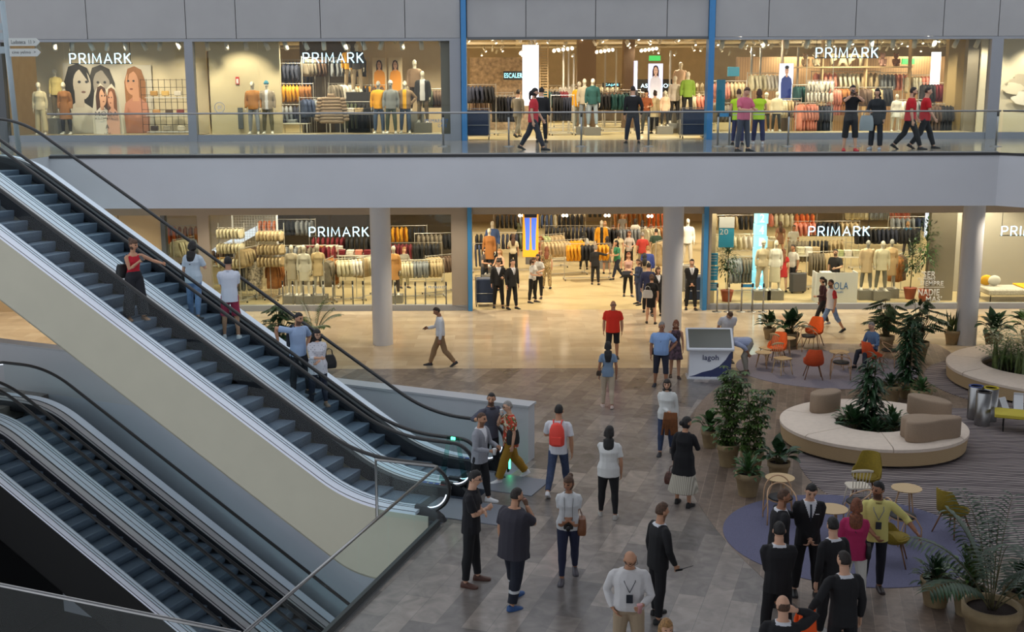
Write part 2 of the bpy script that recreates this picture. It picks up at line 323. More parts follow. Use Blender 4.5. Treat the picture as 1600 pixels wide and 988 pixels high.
def escalator(label, vn, vf, so=0., vo=0., zo=0., deckn=None, deckf=None, clad=None, cladm=None, end=10.85, ends=(10.88, 10.6), grp='escalators'):
    rt = thing('escalator', label, 'escalator', ORI+uh*so+vh*vo+V((0, 0, zo)), -PHI)
    s0, s1 = vn+.165, vf-.21                    # step band
    n = -4
    while n*DS < S1+2.2:
        s = n*DS+.02
        if s > -3.0:
            z = zat(0, s-.02) if s > S1-.1 or s < S0+.2 else 5.149-n*DZ
            z = max(z, .0); mb = MB()
            # tread with curved riser
            pr = [(s-.44, z-.012), (s-.02, z), (s, z-.012), (s-.006, z-.1), (s-.03, z-.2), (s-.06, z-.26), (s-.44, z-.26)]
            mb.loft([[(a, y, b) for a, b in pr] for y in (s0, s1)])
            mb.build('step', M_step, rt)
        n += 1
    for va, vb in ((s0-.022, s0-.004), (s1+.004, s1+.022)):
        mb = MB(); ribbon(mb, va, vb, -.12, .19, -3.4, 10.3); mb.build('skirt_panel', M_skirt, rt)
    for (va, vb, mm) in ((deckn[0], vn-.012, M_deck), (vn-.012, vn+.06, M_deck), (vn+.06, s0-.002, M_deck), (s1+.002, vf-(.012 if zo else .08), M_deck2 if zo else M_skirt), (vf-(.012 if zo else .08), vf+.012, M_deck2), (vf+.012, deckf[0], M_deck)):
        mb = MB(); ribbon(mb, va, vb, .13, .19, -3.4, 10.3); mb.build('deck', mm, rt)
        mb = MB(); ribbon(mb, va-.006, va+.006, .188, .196, -3.4, 10.3); mb.build('trim_line', M_skirt, rt)
    for vg, se in ((vn, ends[0]), (vf, ends[1])):
        cuts = [-2.9, -1.75, -.35, 1.05, 2.45, 3.85, 5.25, 6.65, 8.05, 9.3, se-.42]
        for a, b in zip(cuts[:-1], cuts[1:]):
            ss = [a+.005+(b-a-.01)*i/6 for i in range(7)]
            mb = MB(); mb.loft([[(q, vg-.006, zat(.19, q)), (q, vg+.006, zat(.19, q)), (q, vg+.006, zat(1.01, q)), (q, vg-.006, zat(1.01, q))] for q in ss]); mb.build('glass_panel', M_glass, rt)
        rr = .43; cz = 1.04-rr; cs = se-rr
        arc = [(cs+rr*cos(t), cz+rr*sin(t)) for t in [R(90-i*12) for i in range(0, 16)]]
        mb = MB(); aa = [(cs+(rr-.03)*cos(t), cz+(rr-.03)*sin(t)) for t in [R(90-i*15) for i in range(0, 11)]]+[(cs-.001, .19)]
        mb.loft([[(a, vg-.006, b) for a, b in aa], [(a, vg+.006, b) for a, b in aa]]); mb.build('glass_panel', M_glass, rt)
        P = [q for q in prof(1.04, -2.9, cs)]; top = [(-2.9-rr*sin(t), 7.04-rr+rr*cos(t)) for t in [R(180-i*15) for i in range(0, 12)]]
        path = [(a, vg, b) for a, b in top]+[(a, vg, b) for a, b in P]+[(a, vg, b) for a, b in arc]
        MB().tube(path, .044, 10, sq=.8).build('handrail', M_black, rt, True)
        la = [(cs+(rr-.05)*cos(t), vg, cz+(rr-.05)*sin(t)) for t in [R(-15-i*10) for i in range(0, 9)]]
        MB().tube(la, .011, 6).build('light_strip', M_led, rt)
        la = [(-2.9-(rr-.05)*sin(t), vg, 7.04-rr+(rr-.05)*cos(t)) for t in [R(110-i*12) for i in range(0, 10)]]
        MB().tube(la, .009, 6).build('light_strip', M_led, rt)
        mb = MB(); ax = [(cs-.25, 0), (cs+.35, 0), (cs+.3, .1), (cs+.16, .2), (cs-.05, .25), (cs-.25, .25)]; mb.loft([[(a, vg-.05, b) for a, b in ax], [(a, vg+.05, b) for a, b in ax]]); mb.build('rail_inlet', M_skirt, rt)
    if zo == 0:
        for k in range(4):
            o = MB().cyl((9.72+.13*k, vf-.035, .19), .048, .006, 16).build('safety_sticker', mat('sticker_red', (190, 70, 70), .4) if k == 3 else mat('sticker_blue', (36, 80, 170), .4), rt)
    if clad:
        mb = MB(); va = clad[0]; cb = clad[1]
        top = prof(.13, -3.4, 10.55); bot = prof(cb, -3.4, 10.55, cr=.5)
        mb2 = [[(l[0], va, l[1]), (l[0], va+.03, l[1]), (u[0], va+.03, u[1]), (u[0], va, u[1])] for l, u in zip(bot, top)]; mb.loft(mb2); mb.build('side_cladding', cladm, rt)
    if clad and len(clad) > 2:
        mb = MB(); bot = prof(cb, -3.4, 10.55, cr=.5); mb.loft([[(l[0], va, l[1]), (l[0], clad[2], l[1]), (l[0], clad[2], l[1]+.03), (l[0], va, l[1]+.03)] for l in bot]); mb.build('underside_cladding', cladm, rt)
    mb = MB(); mb.box((S1+1.95, (s0+s1)/2, .008), (1.6, s1-s0, .016)); mb.build('landing_plate', mat('steel_landing_plate', (128, 132, 142), .45, .4), rt)
    mb = MB(); mb.box((S1+1.06, (s0+s1)/2, .011), (.16, s1-s0, .022)); mb.build('comb_plate', M_skirt, rt)
    return rt
escalator('near escalator of the upper pair carrying the woman in the red top', -1.144, .208, deckn=(-1.36, 0), deckf=(.364, 0), clad=(-1.36, -1.23, 2.1), cladm=M_cream, ends=(10.88, 10.75))
escalator('far escalator of the upper pair carrying four riders beside the white parapet', .52, 1.89, deckn=(.366, 0), deckf=(2.1, 0), clad=(2.07, -1.23), cladm=M_wallvoid, ends=(10.75, 10.68))
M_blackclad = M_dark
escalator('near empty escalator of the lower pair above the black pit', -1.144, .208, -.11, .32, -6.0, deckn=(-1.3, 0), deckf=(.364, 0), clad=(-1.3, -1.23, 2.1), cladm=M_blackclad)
escalator('far empty escalator of the lower pair along the pale wall', .52, 1.89, -.11, .32, -6.0, deckn=(.366, 0), deckf=(2.15, 0), clad=(2.12, -1.23), cladm=M_wallvoid)
g = thing('glass_guard', 'pair of slanted glass guards with a small green light between the two upper escalators', 'guard', W(10.25, .36), -PHI)
for sx in (-1, 1):
    b = MB(); b.loft([[V((sx*.04, -.006, 1.12)), V((sx*.12, -.006, 1.12)), V((sx*.36, -.006, .0)), V((sx*.22, -.006, .0))], [V((sx*.04, .006, 1.12)), V((sx*.12, .006, 1.12)), V((sx*.36, .006, .0)), V((sx*.22, .006, .0))]]); b.build('glass_blade', glass('guard_glass', (206, 232, 228), 1.), g)
MB().rbox((0, 0, 1.08), (.09, .03, .05), .01).build('green_light', M_green, g)
g = thing('direction_light', 'small bright green direction light at the foot of the far upper escalator', 'light', W(10.78, 1.9), -PHI); MB().box((0, 0, .17), (.03, .03, .2)).build('light_bar', M_green, g); MB().box((-.03, 0, .14), (.03, .06, .28)).build('housing', M_skirt, g)
# glass railings around the opening
def railing(label, a, b, n, cap=.025):
    d = b-a; L = d.length; rz = math.atan2(d.y, d.x); rt = thing('glass_railing', label, 'railing', a, rz)
    for k in range(n): MB().box(((k+.5)*L/n, 0, .57), (L/n-.014, .016, 1.02)).build('glass_panel', M_glass, rt)
    MB().tube([(0, 0, 1.1), (L, 0, 1.1)], cap, 8).build('handrail', M_steel, rt, True)
    MB().box((L/2, 0, .06), (L, .07, .13)).build('base_channel', mat('dark_channel', (58, 62, 62), .5, .3), rt)
    MB().box((L/2, -.06, .008), (L, .05, .016)).build('floor_trim', M_steel, rt)
    return rt
railing('glass railing at the right edge of the escalator opening by the grey stone floor', C1+V((0, 0, 0)), C0+V((0, 0, 0)), 6)
railing('glass railing across the near edge of the dark escalator opening', W(-9, -8.2), C1+V((-.04, .02, 0)), 11, .03)
pr = C0; q = W(9.55, -1.42)
rt = thing('metal_end_frame', 'short glazed metal frame closing the railing beside the near escalator handrail', 'railing', pr, math.atan2((q-pr).y, (q-pr).x)); L_ = (q-pr).length
MB().tube([(0, 0, 1.1), (L_, 0, 1.1), (L_, 0, 0)], .028, 6).build('frame', M_steel, rt)
MB().box((L_/2, 0, .55), (L_-.05, .014, 1.0)).build('glass_panel', M_glass, rt)
# ================================================================== furniture
M_wood = mat('pale_ash_wood', (206, 178, 134), .45, stripes=('X', 9, (190, 160, 116), 3.))
M_woodd = mat('bent_beech_wood', (190, 152, 116), .4, var=.05, vs=6)
M_walnut = mat('walnut_leg', (120, 84, 58), .4)
M_orange = mat('orange_upholstery', (226, 92, 22), .85, var=.04, vs=30, bump=.2, bs=150)
M_rust = mat('burnt_orange_upholstery', (196, 72, 26), .85, var=.04, vs=30, bump=.2, bs=150)
M_olive = mat('olive_upholstery', (128, 108, 24), .85, var=.06, vs=30, bump=.2, bs=150)
M_seatk = mat('black_seat_pad', (30, 30, 32), .6)
M_cushion = mat('taupe_felt', (150, 130, 110), .9, var=.04, vs=60, bump=.2, bs=220)
M_ringtop = mat('cream_bench_upholstery', (216, 200, 184), .85, var=.02, vs=10, bump=.15, bs=150)
M_ringside = mat('oak_bench_skirt', (186, 160, 122), .55, stripes=('Z', 14, (174, 148, 110), 4.))
def shell_chair(name, label, m, p, rz, grp=None, legm=None):
    t = thing(name, label, 'chair', p, rz, grp)
    mb = MB(); n = 36; rings = []
    def rim(a): # extra height of the shell wall by angle; back is +Y
        b = (1+cos(a-pi/2))/2; ss = lambda e0, e1: (lambda q: q*q*(3-2*q))(min(1, max(0, (b-e0)/(e1-e0)))); return .02+.13*ss(.3, .6)+.26*ss(.68, .9)
    outer = []
    for k in range(n):
        a = 2*pi*k/n; h = rim(a); cx, cy = cos(a), sin(a)
        lean = .09*max(0, cy)
        row = [(.02*cx, .02*cy, .38), (.16*cx, .15*cy, .37), (.24*cx, .235*cy, .41), (.27*cx, .26*cy+lean*.3, .45), (.275*cx*(1-.12*h), .265*cy+lean, .45+h), (.255*cx*(1-.12*h), .245*cy+lean, .455+h), (.235*cx, .23*cy+lean*.25, .47), (.15*cx, .15*cy, .435), (.02*cx, .02*cy, .43)]
        outer.append([V(q) for q in row])
    rings = [[outer[k][i] for k in range(n)] for i in range(9)]
    mb.loft(rings); mb.build('seat_shell', m, t, True)
    mb = MB(); mb.lathe([(.2, .42), (.22, .45), (.19, .485), (.02, .49)], (0, -.02, 0), 20); mb.build('seat_cushion', m, t, True)
    for sx, sy in ((-1, -1), (1, -1), (-1, 1), (1, 1)):
        MB().tube([(sx*.13, sy*.12, .4), (sx*.24, sy*.23, 0)], [.018, .011], 8).build('leg', legm or M_walnut, t, True)
    return t
def arch_chair(name, label, p, rz, grp=None, wm=None):
    wm = wm or M_woodd; t = thing(name, label, 'chair', p, rz, grp)
    MB().lathe([(.02, .43), (.2, .435), (.225, .45), (.21, .475), (.02, .48)], (0, 0, 0), 24).build('seat', M_seatk, t, True)
    MB().tube([(.2*cos(a), .2*sin(a), .425) for a in [2*pi*k/24 for k in range(25)]], .014, 6).build('seat_rim', wm, t, True)
    def arch(y0, w, top, yt, nm):      # an arch from the floor over the back and down again
        pts = [(-w, y0, 0), (-w*.99, y0+.01, .3)]+[(-w*cos(a)*.98, y0+(yt-y0)*sin(a)**.8 if sin(a) > 0 else y0, .45+(top-.45)*sin(a)) for a in [pi*k/14 for k in range(1, 14)]]+[(w*.99, y0+.01, .3), (w, y0, 0)]
        MB().tube(pts, .013, 8).build(nm, wm, t, True)
    arch(.2, .26, .78, .27, 'back_arch')
    arch(-.22, .27, .66, .2, 'arm_arch')
    for sx in (-1, 1): MB().tube([(sx*.19, .06, .43), (sx*.26, .2, .1)], .011, 6).build('brace', wm, t, True)
    return t
def spindle_chair(name, label, p, rz, grp=None, m=None):
    m = m or M_wood; t = thing(name, label, 'chair', p, rz, grp)
    MB().rbox((0, 0, .445), (.42, .4, .03), .09).build('seat', m, t)
    for sx, sy in ((-1, -1), (1, -1), (-1, 1), (1, 1)): MB().tube([(sx*.14, sy*.13, .44), (sx*.2, sy*.2, 0)], [.017, .011], 8).build('leg', m, t, True)
    MB().tube([(-.17, 0, .2), (.17, 0, .2)], .009, 6).build('stretcher', m, t, True)
    for k in range(6):
        x = -.15+.06*k; MB().tube([(x*.9, .165, .45), (x*1.1, .25, .8)], .0075, 6).build('spindle', m, t, True)
    MB().tube([(-.2, .235, .79), (-.1, .26, .81), (0, .268, .815), (.1, .26, .81), (.2, .235, .79)], [.014, .018, .02, .018, .014], 8, sq=1.6).build('top_rail', m, t, True)
    return t
def round_table(label, p, r=.25, h=.5, wm=None, grp=None, legs=3):
    t = thing('round_table', label, 'table', p, 0.4, grp)
    MB().lathe([(r*.9, h-.025), (r, h-.012), (r, h), (.01, h+.001)], (0, 0, 0), 36).build('tabletop', wm or M_wood, t, False)
    for k in range(legs):
        a = 2*pi*k/legs+.5; MB().tube([(.12*cos(a), .12*sin(a), h-.02), (r*.85*cos(a), r*.85*sin(a), 0)], [.018, .011], 8).build('leg', M_woodd, t, True)
    return t
shell_chair('shell_chair', 'bright orange shell armchair on the left beside the small pale table', M_orange, at(1213, 568), R(-35))
shell_chair('shell_chair', 'bright orange shell armchair behind the black seated bentwood chair', M_orange, at(1271, 541), R(-35))
shell_chair('shell_chair', 'dark orange shell chair turned with its back to the viewer on the lilac rug', M_rust, at(1270, 592), R(172))
shell_chair('shell_chair', 'dark orange shell chair under the seated grey haired man', M_rust, at(1362, 580), R(115))
shell_chair('shell_chair', 'olive green shell armchair standing between the ring bench and the man in yellow', M_olive, at(1352, 780), R(-30))
shell_chair('shell_chair', 'olive green shell chair seen from behind next to the potted palm', M_olive, at(1487, 835), R(120))
shell_chair('shell_chair', 'olive green shell chair hidden behind the man in the yellow shirt', M_olive, at(1393, 880), R(70))
arch_chair('arch_chair', 'bentwood arch chair with dark seat in front of the rear orange armchair', at(1262, 548), R(8))
arch_chair('arch_chair', 'bentwood arch chair with black seat left of the seated grey haired man', at(1313, 592), R(165))
arch_chair('arch_chair', 'bentwood arch chair with black seat right of the seated grey haired man', at(1388, 572), R(60))
arch_chair('arch_chair', 'tall bentwood arch chair behind the bearded man in a suit', at(1218, 815), R(0))
arch_chair('arch_chair', 'bentwood arch chair with black seat behind the left shoulder of the man in yellow', at(1340, 822), R(-100))
arch_chair('arch_chair', 'bentwood arch chair with black seat right of the man in yellow', at(1408, 845), R(100))
spindle_chair('spindle_chair', 'pale spindle back chair in the middle of the lilac rug', at(1222, 585), R(25))
spindle_chair('spindle_chair', 'pale spindle back chair tucked behind the left orange armchair', at(1199, 568), R(-60))
spindle_chair('spindle_chair', 'white spindle back chair below the olive armchair', at(1338, 795), R(180), m=mat('cream_lacquer', (206, 196, 178), .4))
round_table('small round pale wood table between the two orange armchairs', at(1228, 555), .26, .52)
round_table('low round pale wood stool table beside the crouching man', at(1192, 575), .23, .45)
round_table('round pale wood table standing alone on the lilac rug', at(1310, 577), .27, .5)
round_table('round pale wood table behind the tall arch chair near the pots', at(1217, 790), .27, .55)
round_table('round pale wood table between the young man in a suit and the man in yellow', at(1297, 842), .28, .55)
round_table('round pale wood table at the edge of the striped rug by the olive armchair', at(1414, 805), .27, .52)
# ring benches
def ring(name, label, c, ro, ri, h, seams, off=(0, 0)):
    def pp(r, a, z): k = max(0, min(1, (ro-r)/(ro-ri))); return V((r*cos(a)+off[0]*k, r*sin(a)+off[1]*k, z))
    t = thing(name, label, 'bench', (c[0], c[1], .0115))
    MB().lathe([(ro-.16, .0), (ro-.16, .06), (ri+.8, .06), (ri+.8, 0)] if off[0] else [(ro-.16, .0), (ro-.16, .06), (ri+.1, .06), (ri+.1, 0)], (0, 0, 0), 72, False).build('plinth', M_dark, t)
    mb = MB(); n = 96; P = [(ro-.03, .06), (ro, h-.1), (ri, h-.1), (ri+.02, .06), (ro-.03, .06)]; mb.loft([[pp(r, 2*pi*k/n, z) for k in range(n)] for r, z in P], False); smooth_by_angle(mb.build('skirt', M_ringside, t), 50)
    m = 0
    for i, a0 in enumerate(seams):
        a1 = seams[(i+1) % len(seams)]
        if a1 <= a0: a1 += 360
        k = max(6, int((a1-a0)/5)); mb = MB()
        pr = [(ri-.01, h-.1), (ri-.015, h-.03), (ri+.03, h), (ro-.06, h), (ro+.012, h-.035), (ro+.012, h-.1)]
        g = .25
        mb.loft([[pp(r, R(a0+g+(a1-a0-2*g)*j/k), z) for r, z in pr] for j in range(k+1)]); smooth_by_angle(mb.build('seat_cushion', M_ringtop, t), 40)
    return t
RB1, RB2 = (7.92, 24.85), (14.6, 29.96)
ring('ring_bench', 'round ring bench in the foreground with four felt back cushions', RB1, 1.98, .8, .46, [-150, -95, -40, 15, 75, 150])
ring('ring_bench', 'round ring bench behind, planted with snake plants beside the column', RB2, 3.0, 1.45, .46, [-170, -110, -50, 20, 90, 150], (-.6, .3))
def cushion(label, p, w, d, h, rz, kind=0):
    t = MB(); n = 40; ol = []
    for k in range(n):
        a = 2*pi*k/n; r = 1+(.22*cos(3*a+.4) if kind else .05*cos(2*a)); ol.append((w/2*cos(a)*r, d/2*sin(a)*r))
    def rg(s_, z): return [V((x*s_, y*s_, z)) for x, y in ol]
    t.loft([rg(.95, 0), rg(1, .03), rg(1, h-.05), rg(.97, h-.015), rg(.9, h)])
    o = t.build('back_cushion', M_cushion); smooth_by_angle(o, 50); o.location = p; o.rotation_euler = (0, 0, rz); return tag(o, label, 'cushion')
zb = .4725
cushion('large rounded trefoil felt cushion at the front of the near ring bench', V((RB1[0]+.75, RB1[1]-1.25, zb)), 1.25, .62, .44, R(12), 1)
cushion('long curved felt cushion at the right of the near ring bench', V((RB1[0]+1.35, RB1[1]+.35, zb)), 1.05, .5, .44, R(125), 0)
cushion('felt cushion at the back left of the near ring bench beside the plant', V((RB1[0]-.8, RB1[1]+.95, zb)), .85, .5, .44, R(35), 0)
# litter bins, signs, yellow bench
for i, (px, py, cc, cn) in enumerate(((1522, 655, (60, 80, 140), 'blue'), (1545, 658, (190, 170, 30), 'yellow'), (1534, 665, (40, 40, 50), 'black'))):
    p = at(px, py); t = thing('litter_bin', f'tall steel cylindrical litter bin with {cn} rim', 'bin', (p.x, p.y, .011), 0, 'steel recycling bins')
    MB().lathe([(.165, 0), (.17, .02), (.17, .78), (.15, .785), (.15, .6)], (0, 0, 0), 32).build('body', M_steel, t, True)
    MB().lathe([(.168, .78), (.172, .8), (.13, .8), (.13, .78), (.168, .78)], (0, 0, 0), 32, False).build('rim', mat('bin_rim_'+cn, cc, .4), t)
M_card = mat('white_card', (226, 228, 230), .5)
for px, py, rz, lab in ((1565, 640, .5, 'small folded white card standing on the rug beside the bins'), (1590, 640, -.3, 'taller folded white card standing on the rug right of the bins')):
    p = at(px, py); t = MB(); h = .3 if px < 1580 else .42; M1 = Matrix.Rotation(R(22), 3, 'X'); M2 = Matrix.Rotation(R(-28), 3, 'X')
    t.box((0, -.06, h/2), (.22, .008, h), M=M2); t.box((0, .07, h/2), (.22, .008, h), M=M1)
    o = t.build('folded_card', M_card); o.location = (p.x, p.y, .011); o.rotation_euler = (0, 0, rz); tag(o, lab, 'card')
M_yel = mat('mustard_vinyl', (196, 180, 60), .6, bump=.1, bs=100)
p = at(1552, 672); t = thing('flat_bench', 'flat mustard yellow bench on black legs at the right edge', 'bench', (p.x, p.y, .011), R(-22))
MB().rbox((1.0, .1, .38), (2.0, .62, .09), .03).build('seat', M_yel, t)
for x in (.2, 1.8): MB().tube([(x, -.12, .34), (x, -.12, .012), (x, .32, .012), (x, .32, .34)], .014, 4).build('leg_frame', M_black, t)
# ================================================================== plants
M_pot = mat('clay_taupe_pot', (150, 130, 96), .75, var=.05, vs=8, bump=.15, bs=60)
M_soil = mat('dark_soil', (42, 30, 24), .95, bump=.6, bs=60)
def leafm(n, c, v=.25): return mat(n, c, .4, var=v, vs=5., spec=.4)
L_dark = leafm('dark_glossy_leaf', (36, 62, 36)); L_mid = leafm('mid_green_leaf', (52, 84, 42)); L_var = leafm('variegated_leaf', (58, 76, 36), .55); L_snake = leafm('snake_plant_leaf', (72, 84, 44), .35); L_fern = leafm('fern_green_leaf', (58, 90, 34)); L_stem = mat('plant_stem', (84, 78, 48), .7)
def leaf(mb, b, d, L, w, droop=.5, n=5, fold=.25, tip=1.):
    d = V(d).normalized(); b = V(b); p = b.copy(); side = d.cross(V((0, 0, 1)))
    if side.length < .05: side = V((random.uniform(-1, 1), random.uniform(-1, 1), 0))
    side.normalize(); up = side.cross(d).normalized(); vs = []
    for i in range(n+1):
        t = i/n; ww = w*math.sin(pi*min(1, (t*.93+.07))**tip)*.5+.001
        vs += [p-side*ww+up*ww*fold, p.copy(), p+side*ww+up*ww*fold]
        d = (d+V((0, 0, -droop/n))).normalized(); up = side.cross(d).normalized(); p = p+d*(L/n)
    mb.add(vs, [f for i in range(n) for f in ((i*3, i*3+1, i*3+4, i*3+3), (i*3+1, i*3+2, i*3+5, i*3+4))])
def rdir(el0, el1, az=None):
    a = random.uniform(0, 2*pi) if az is None else az; e = R(random.uniform(el0, el1)); return V((cos(e)*cos(a), cos(e)*sin(a), sin(e)))
def foliage(kind, h, r, mb, st, z0):
    if kind == 'schefflera':        # whorled leaflets on tall stems
        for s in range(4):
            a = 2*pi*s/4+random.random(); bx, by = .06*cos(a), .06*sin(a); H = h*random.uniform(.8, 1.); tx, ty = bx+r*.5*cos(a), by+r*.5*sin(a)
            st.tube([(bx, by, z0), (bx*1.4, by*1.4, z0+H*.5), (tx*.8, ty*.8, z0+H*.95)], .01, 5)
            m = int(H/.036)
            for k in range(m):
                t = (k+.5)/m; c = V((bx+(tx-bx)*t, by+(ty-by)*t, z0+H*t)); aa = random.uniform(0, 2*pi); q = r*random.uniform(.35, .95)*(1-.35*abs(t-.4)); e = c+V((q*cos(aa), q*sin(aa), q*.15))
                st.tube([c, e], .004, 3, False)
                for j in range(7):
                    an = 2*pi*j/7+random.random()*.3; leaf(mb, e, (cos(an), sin(an), .1), random.uniform(.1, .16), .055, .9, 3)
    elif kind == 'tall':            # dense tree-like cane of drooping leaves
        for s in range(3):
            a = 2*pi*s/3+.3; bx, by = .05*cos(a), .05*sin(a); H = h*(1-.12*s); st.tube([(bx, by, z0), (bx*2, by*2, z0+H)], .014, 5)
            for k in range(int(H/.012)):
                t = k*.012/H; c = V((bx*(1+t), by*(1+t), z0+H*t)); leaf(mb, c, rdir(5, 55), random.uniform(.7, 1)*r*(.75+.35*math.sin(pi*t)), .062, 1.3, 4)
    elif kind == 'broad':
        for k in range(int(26*max(.6, h/.5))):
            d = rdir(35, 85); b = V((random.uniform(-.06, .06), random.uniform(-.06, .06), z0)); q = h*random.uniform(.25, .6); e = b+d*q; st.tube([b, e], .006, 4, False); leaf(mb, e, d+V((0, 0, -.25)), random.uniform(.55, .8)*h*.75, r*.5, 1.1, 6)
    elif kind == 'bushy':
        for k in range(int(150*h/.4)):
            d = rdir(0, 88); q = random.uniform(.2, 1); b = V((0, 0, z0))+V((d.x*r*q, d.y*r*q, d.z*h*q*.85)); leaf(mb, b, d+V((0, 0, .1)), random.uniform(.1, .18), .06, 1., 4)
            if k % 6 == 0: st.tube([(0, 0, z0), b], .005, 3, False)
    elif kind == 'monstera':
        for k in range(int(40*h)):
            d = rdir(25, 85); q = h*random.uniform(.35, 1.); b = V((random.uniform(-.08, .08), random.uniform(-.08, .08), z0)); e = b+V((d.x*q*.6*r/h*1.4, d.y*q*.6*r/h*1.4, q*d.z)); st.tube([b, (b+e)/2+V((0, 0, .06)), e], .008, 4, False)
            o = V((d.x, d.y, -.15)).normalized(); sd = o.cross(V((0, 0, 1))).normalized(); L = random.uniform(.24, .36)
            for j in range(7):     # split lobes along a midrib
                t = j/6; m_ = e+o*L*t*.8
                for sg in (-1, 1): leaf(mb, m_, o*(.5+t)+sd*sg*(1.3-t), L*(.62-.25*abs(t-.35)), .06, .5, 2)
            leaf(mb, e, o, L, .08, .4, 4)
    elif kind == 'palm':
        for k in range(11):
            az = 2*pi*k/11+random.random()*.4; el = random.uniform(50, 84); d = rdir(el, el, az); L = h*random.uniform(.75, 1.05); p = V((0.04*cos(az), .04*sin(az), z0)); pts = [p.copy()]
            for i in range(12):
                d = (d+V((0, 0, -.085-.006*i))).normalized(); p = p+d*(L/12); pts.append(p.copy())
                if i > 2:
                    sd = d.cross(V((0, 0, 1))).normalized()
                    for sg in (-1, 1):
                        for u_ in (0, .5): leaf(mb, p-d*(L/24)*u_*2, sd*sg*1.0+d*.75+V((0, 0, .15)), r*.5*math.sin(pi*(.15+.8*(i-2)/11)), .045, .8, 3)
            st.tube(pts, [.011-.0007*i for i in range(len(pts))], 5)
    elif kind == 'snake':
        for k in range(16):
            d = rdir(68, 88); b = V((random.uniform(-r*.4, r*.4), random.uniform(-r*.4, r*.4), z0)); leaf(mb, b, d, h*random.uniform(.6, 1), .07, -.05, 5, .35, .8)
        st.tube([(0, 0, z0-.02), (0, 0, z0+.02)], .03, 5)
    elif kind == 'fern':
        for k in range(60):
            d = rdir(48, 86); L = h*random.uniform(.6, 1.); p = V((random.uniform(-r*.3, r*.3), random.uniform(-r*.3, r*.3), z0))
            for i in range(9):
                d = (d+V((0, 0, -.075))).normalized(); p = p+d*(L/9); sd = d.cross(V((0, 0, 1))).normalized()
                for sg in (-1, 1): leaf(mb, p, sd*sg+d*.5, .15*math.sin(pi*(i+1)/10)+.02, .04, .3, 2)
        st.tube([(0, 0, z0-.02), (0, 0, z0+.02)], .03, 5)
def pot_plant(label, px, py, kind, h, r, lm, pr=.22, ph=.42, z=0., Y=None, pm=None, cat='plant', sp=1.):
    p = at(px, py, z) if Y is None else atY(px, py, Y); t = thing('potted_plant', label, cat, (p.x, p.y, z), random.uniform(0, 6))
    pm = pm or M_pot; b = pr*.68
    MB().lathe([(b, 0), (b*1.02, .015), (pr*.9, ph*.72), (pr*.98, ph*.74), (pr, ph), (pr*.87, ph), (pr*.84, ph*.86)], (0, 0, 0), 32, True).build('pot', pm, t, True)
    MB().lathe([(pr*.85, ph*.88), (.01, ph*.9)], (0, 0, 0), 20).build('soil', M_soil, t)
    mb, st = MB(), MB(); foliage(kind, h, r, mb, st, ph*.88); mb.build('foliage', lm, t, True, False)
    if st.v: st.build('stem', L_stem, t, True)
    return t
random.seed(11)
pot_plant('potted peace lily standing alone at the left of the group by the grey floor', 1109, 699, 'broad', .52, .34, L_mid, .2, .4)
pot_plant('tall leafy umbrella plant at the back left of the potted group', 1137, 728, 'schefflera', 1.75, .26, L_var, .24, .48)
pot_plant('tall leafy umbrella plant at the right of the potted group', 1174, 738, 'schefflera', 1.5, .27, L_var, .24, .44)
pot_plant('low leafy plant in a flared clay pot in front of the umbrella plants', 1168, 774, 'bushy', .42, .3, L_mid, .25, .46)
pot_plant('dark broad leaved plant right of the umbrella plants beside the ring bench', 1216, 748, 'broad', .6, .36, L_dark, .23, .36)
pot_plant('broad leaved plant behind the left orange armchair', 1202, 530, 'broad', .6, .36, L_dark, .2, .36)
pot_plant('broad leaved plant behind the small table of the orange armchairs', 1235, 540, 'broad', .85, .42, L_dark, .26, .4)
pot_plant('low fern in a clay pot left of the tall cane plant', 1390, 628, 'bushy', .3, .3, L_dark, .27, .44)
pot_plant('tall drooping cane plant in the middle of the pots behind the ring bench', 1417, 622, 'tall', 1.75, .5, L_dark, .25, .44)
pot_plant('low fern in a clay pot right of the tall cane plant', 1438, 634, 'bushy', .28, .32, L_mid, .27, .42)
pot_plant('large split leaf plant left behind the cane plant', 1383, 548, 'monstera', 1.3, .75, L_dark, .26, .46)
pot_plant('large split leaf plant right behind the cane plant', 1434, 560, 'monstera', 1.45, .85, L_dark, .3, .5)
pot_plant('snake plant in a clay pot left of the column', 1487, 538, 'snake', .75, .3, L_snake, .24, .44)
pot_plant('leafy rubber plant in a clay pot right of the column', 1551, 545, 'broad', .85, .4, L_dark, .27, .45)
pot_plant('leafy plant at the far right edge behind the ring bench', 1608, 540, 'broad', .9, .45, L_mid, .27, .45)
pot_plant('small shrub in a clay pot at the bottom right, leftmost of that group', 1461, 945, 'bushy', .42, .38, L_dark, .24, .42)
pot_plant('variegated shrub in a clay pot behind the large palm pot', 1512, 960, 'bushy', .75, .4, L_var, .25, .42)
pot_plant('very large clay pot with a feathery palm at the bottom right corner', 1545, 1010, 'palm', 1.75, .8, L_dark, .4, .62)
pot_plant('shrub in a clay pot at the right edge behind the palm', 1592, 962, 'bushy', .5, .36, L_dark, .26, .42)
pot_plant('dark split leaf plant behind the escalator riders left of the column', 437, 544, 'monstera', 1.15, .7, L_dark, .3, .3, pm=mat('dark_plant_pot', (40, 38, 36), .6))
pot_plant('small feathery palm behind the young man on the escalator', 492, 538, 'palm', 1.35, .6, L_mid, .26, .3, pm=mat('dark_plant_pot', (40, 38, 36), .6))
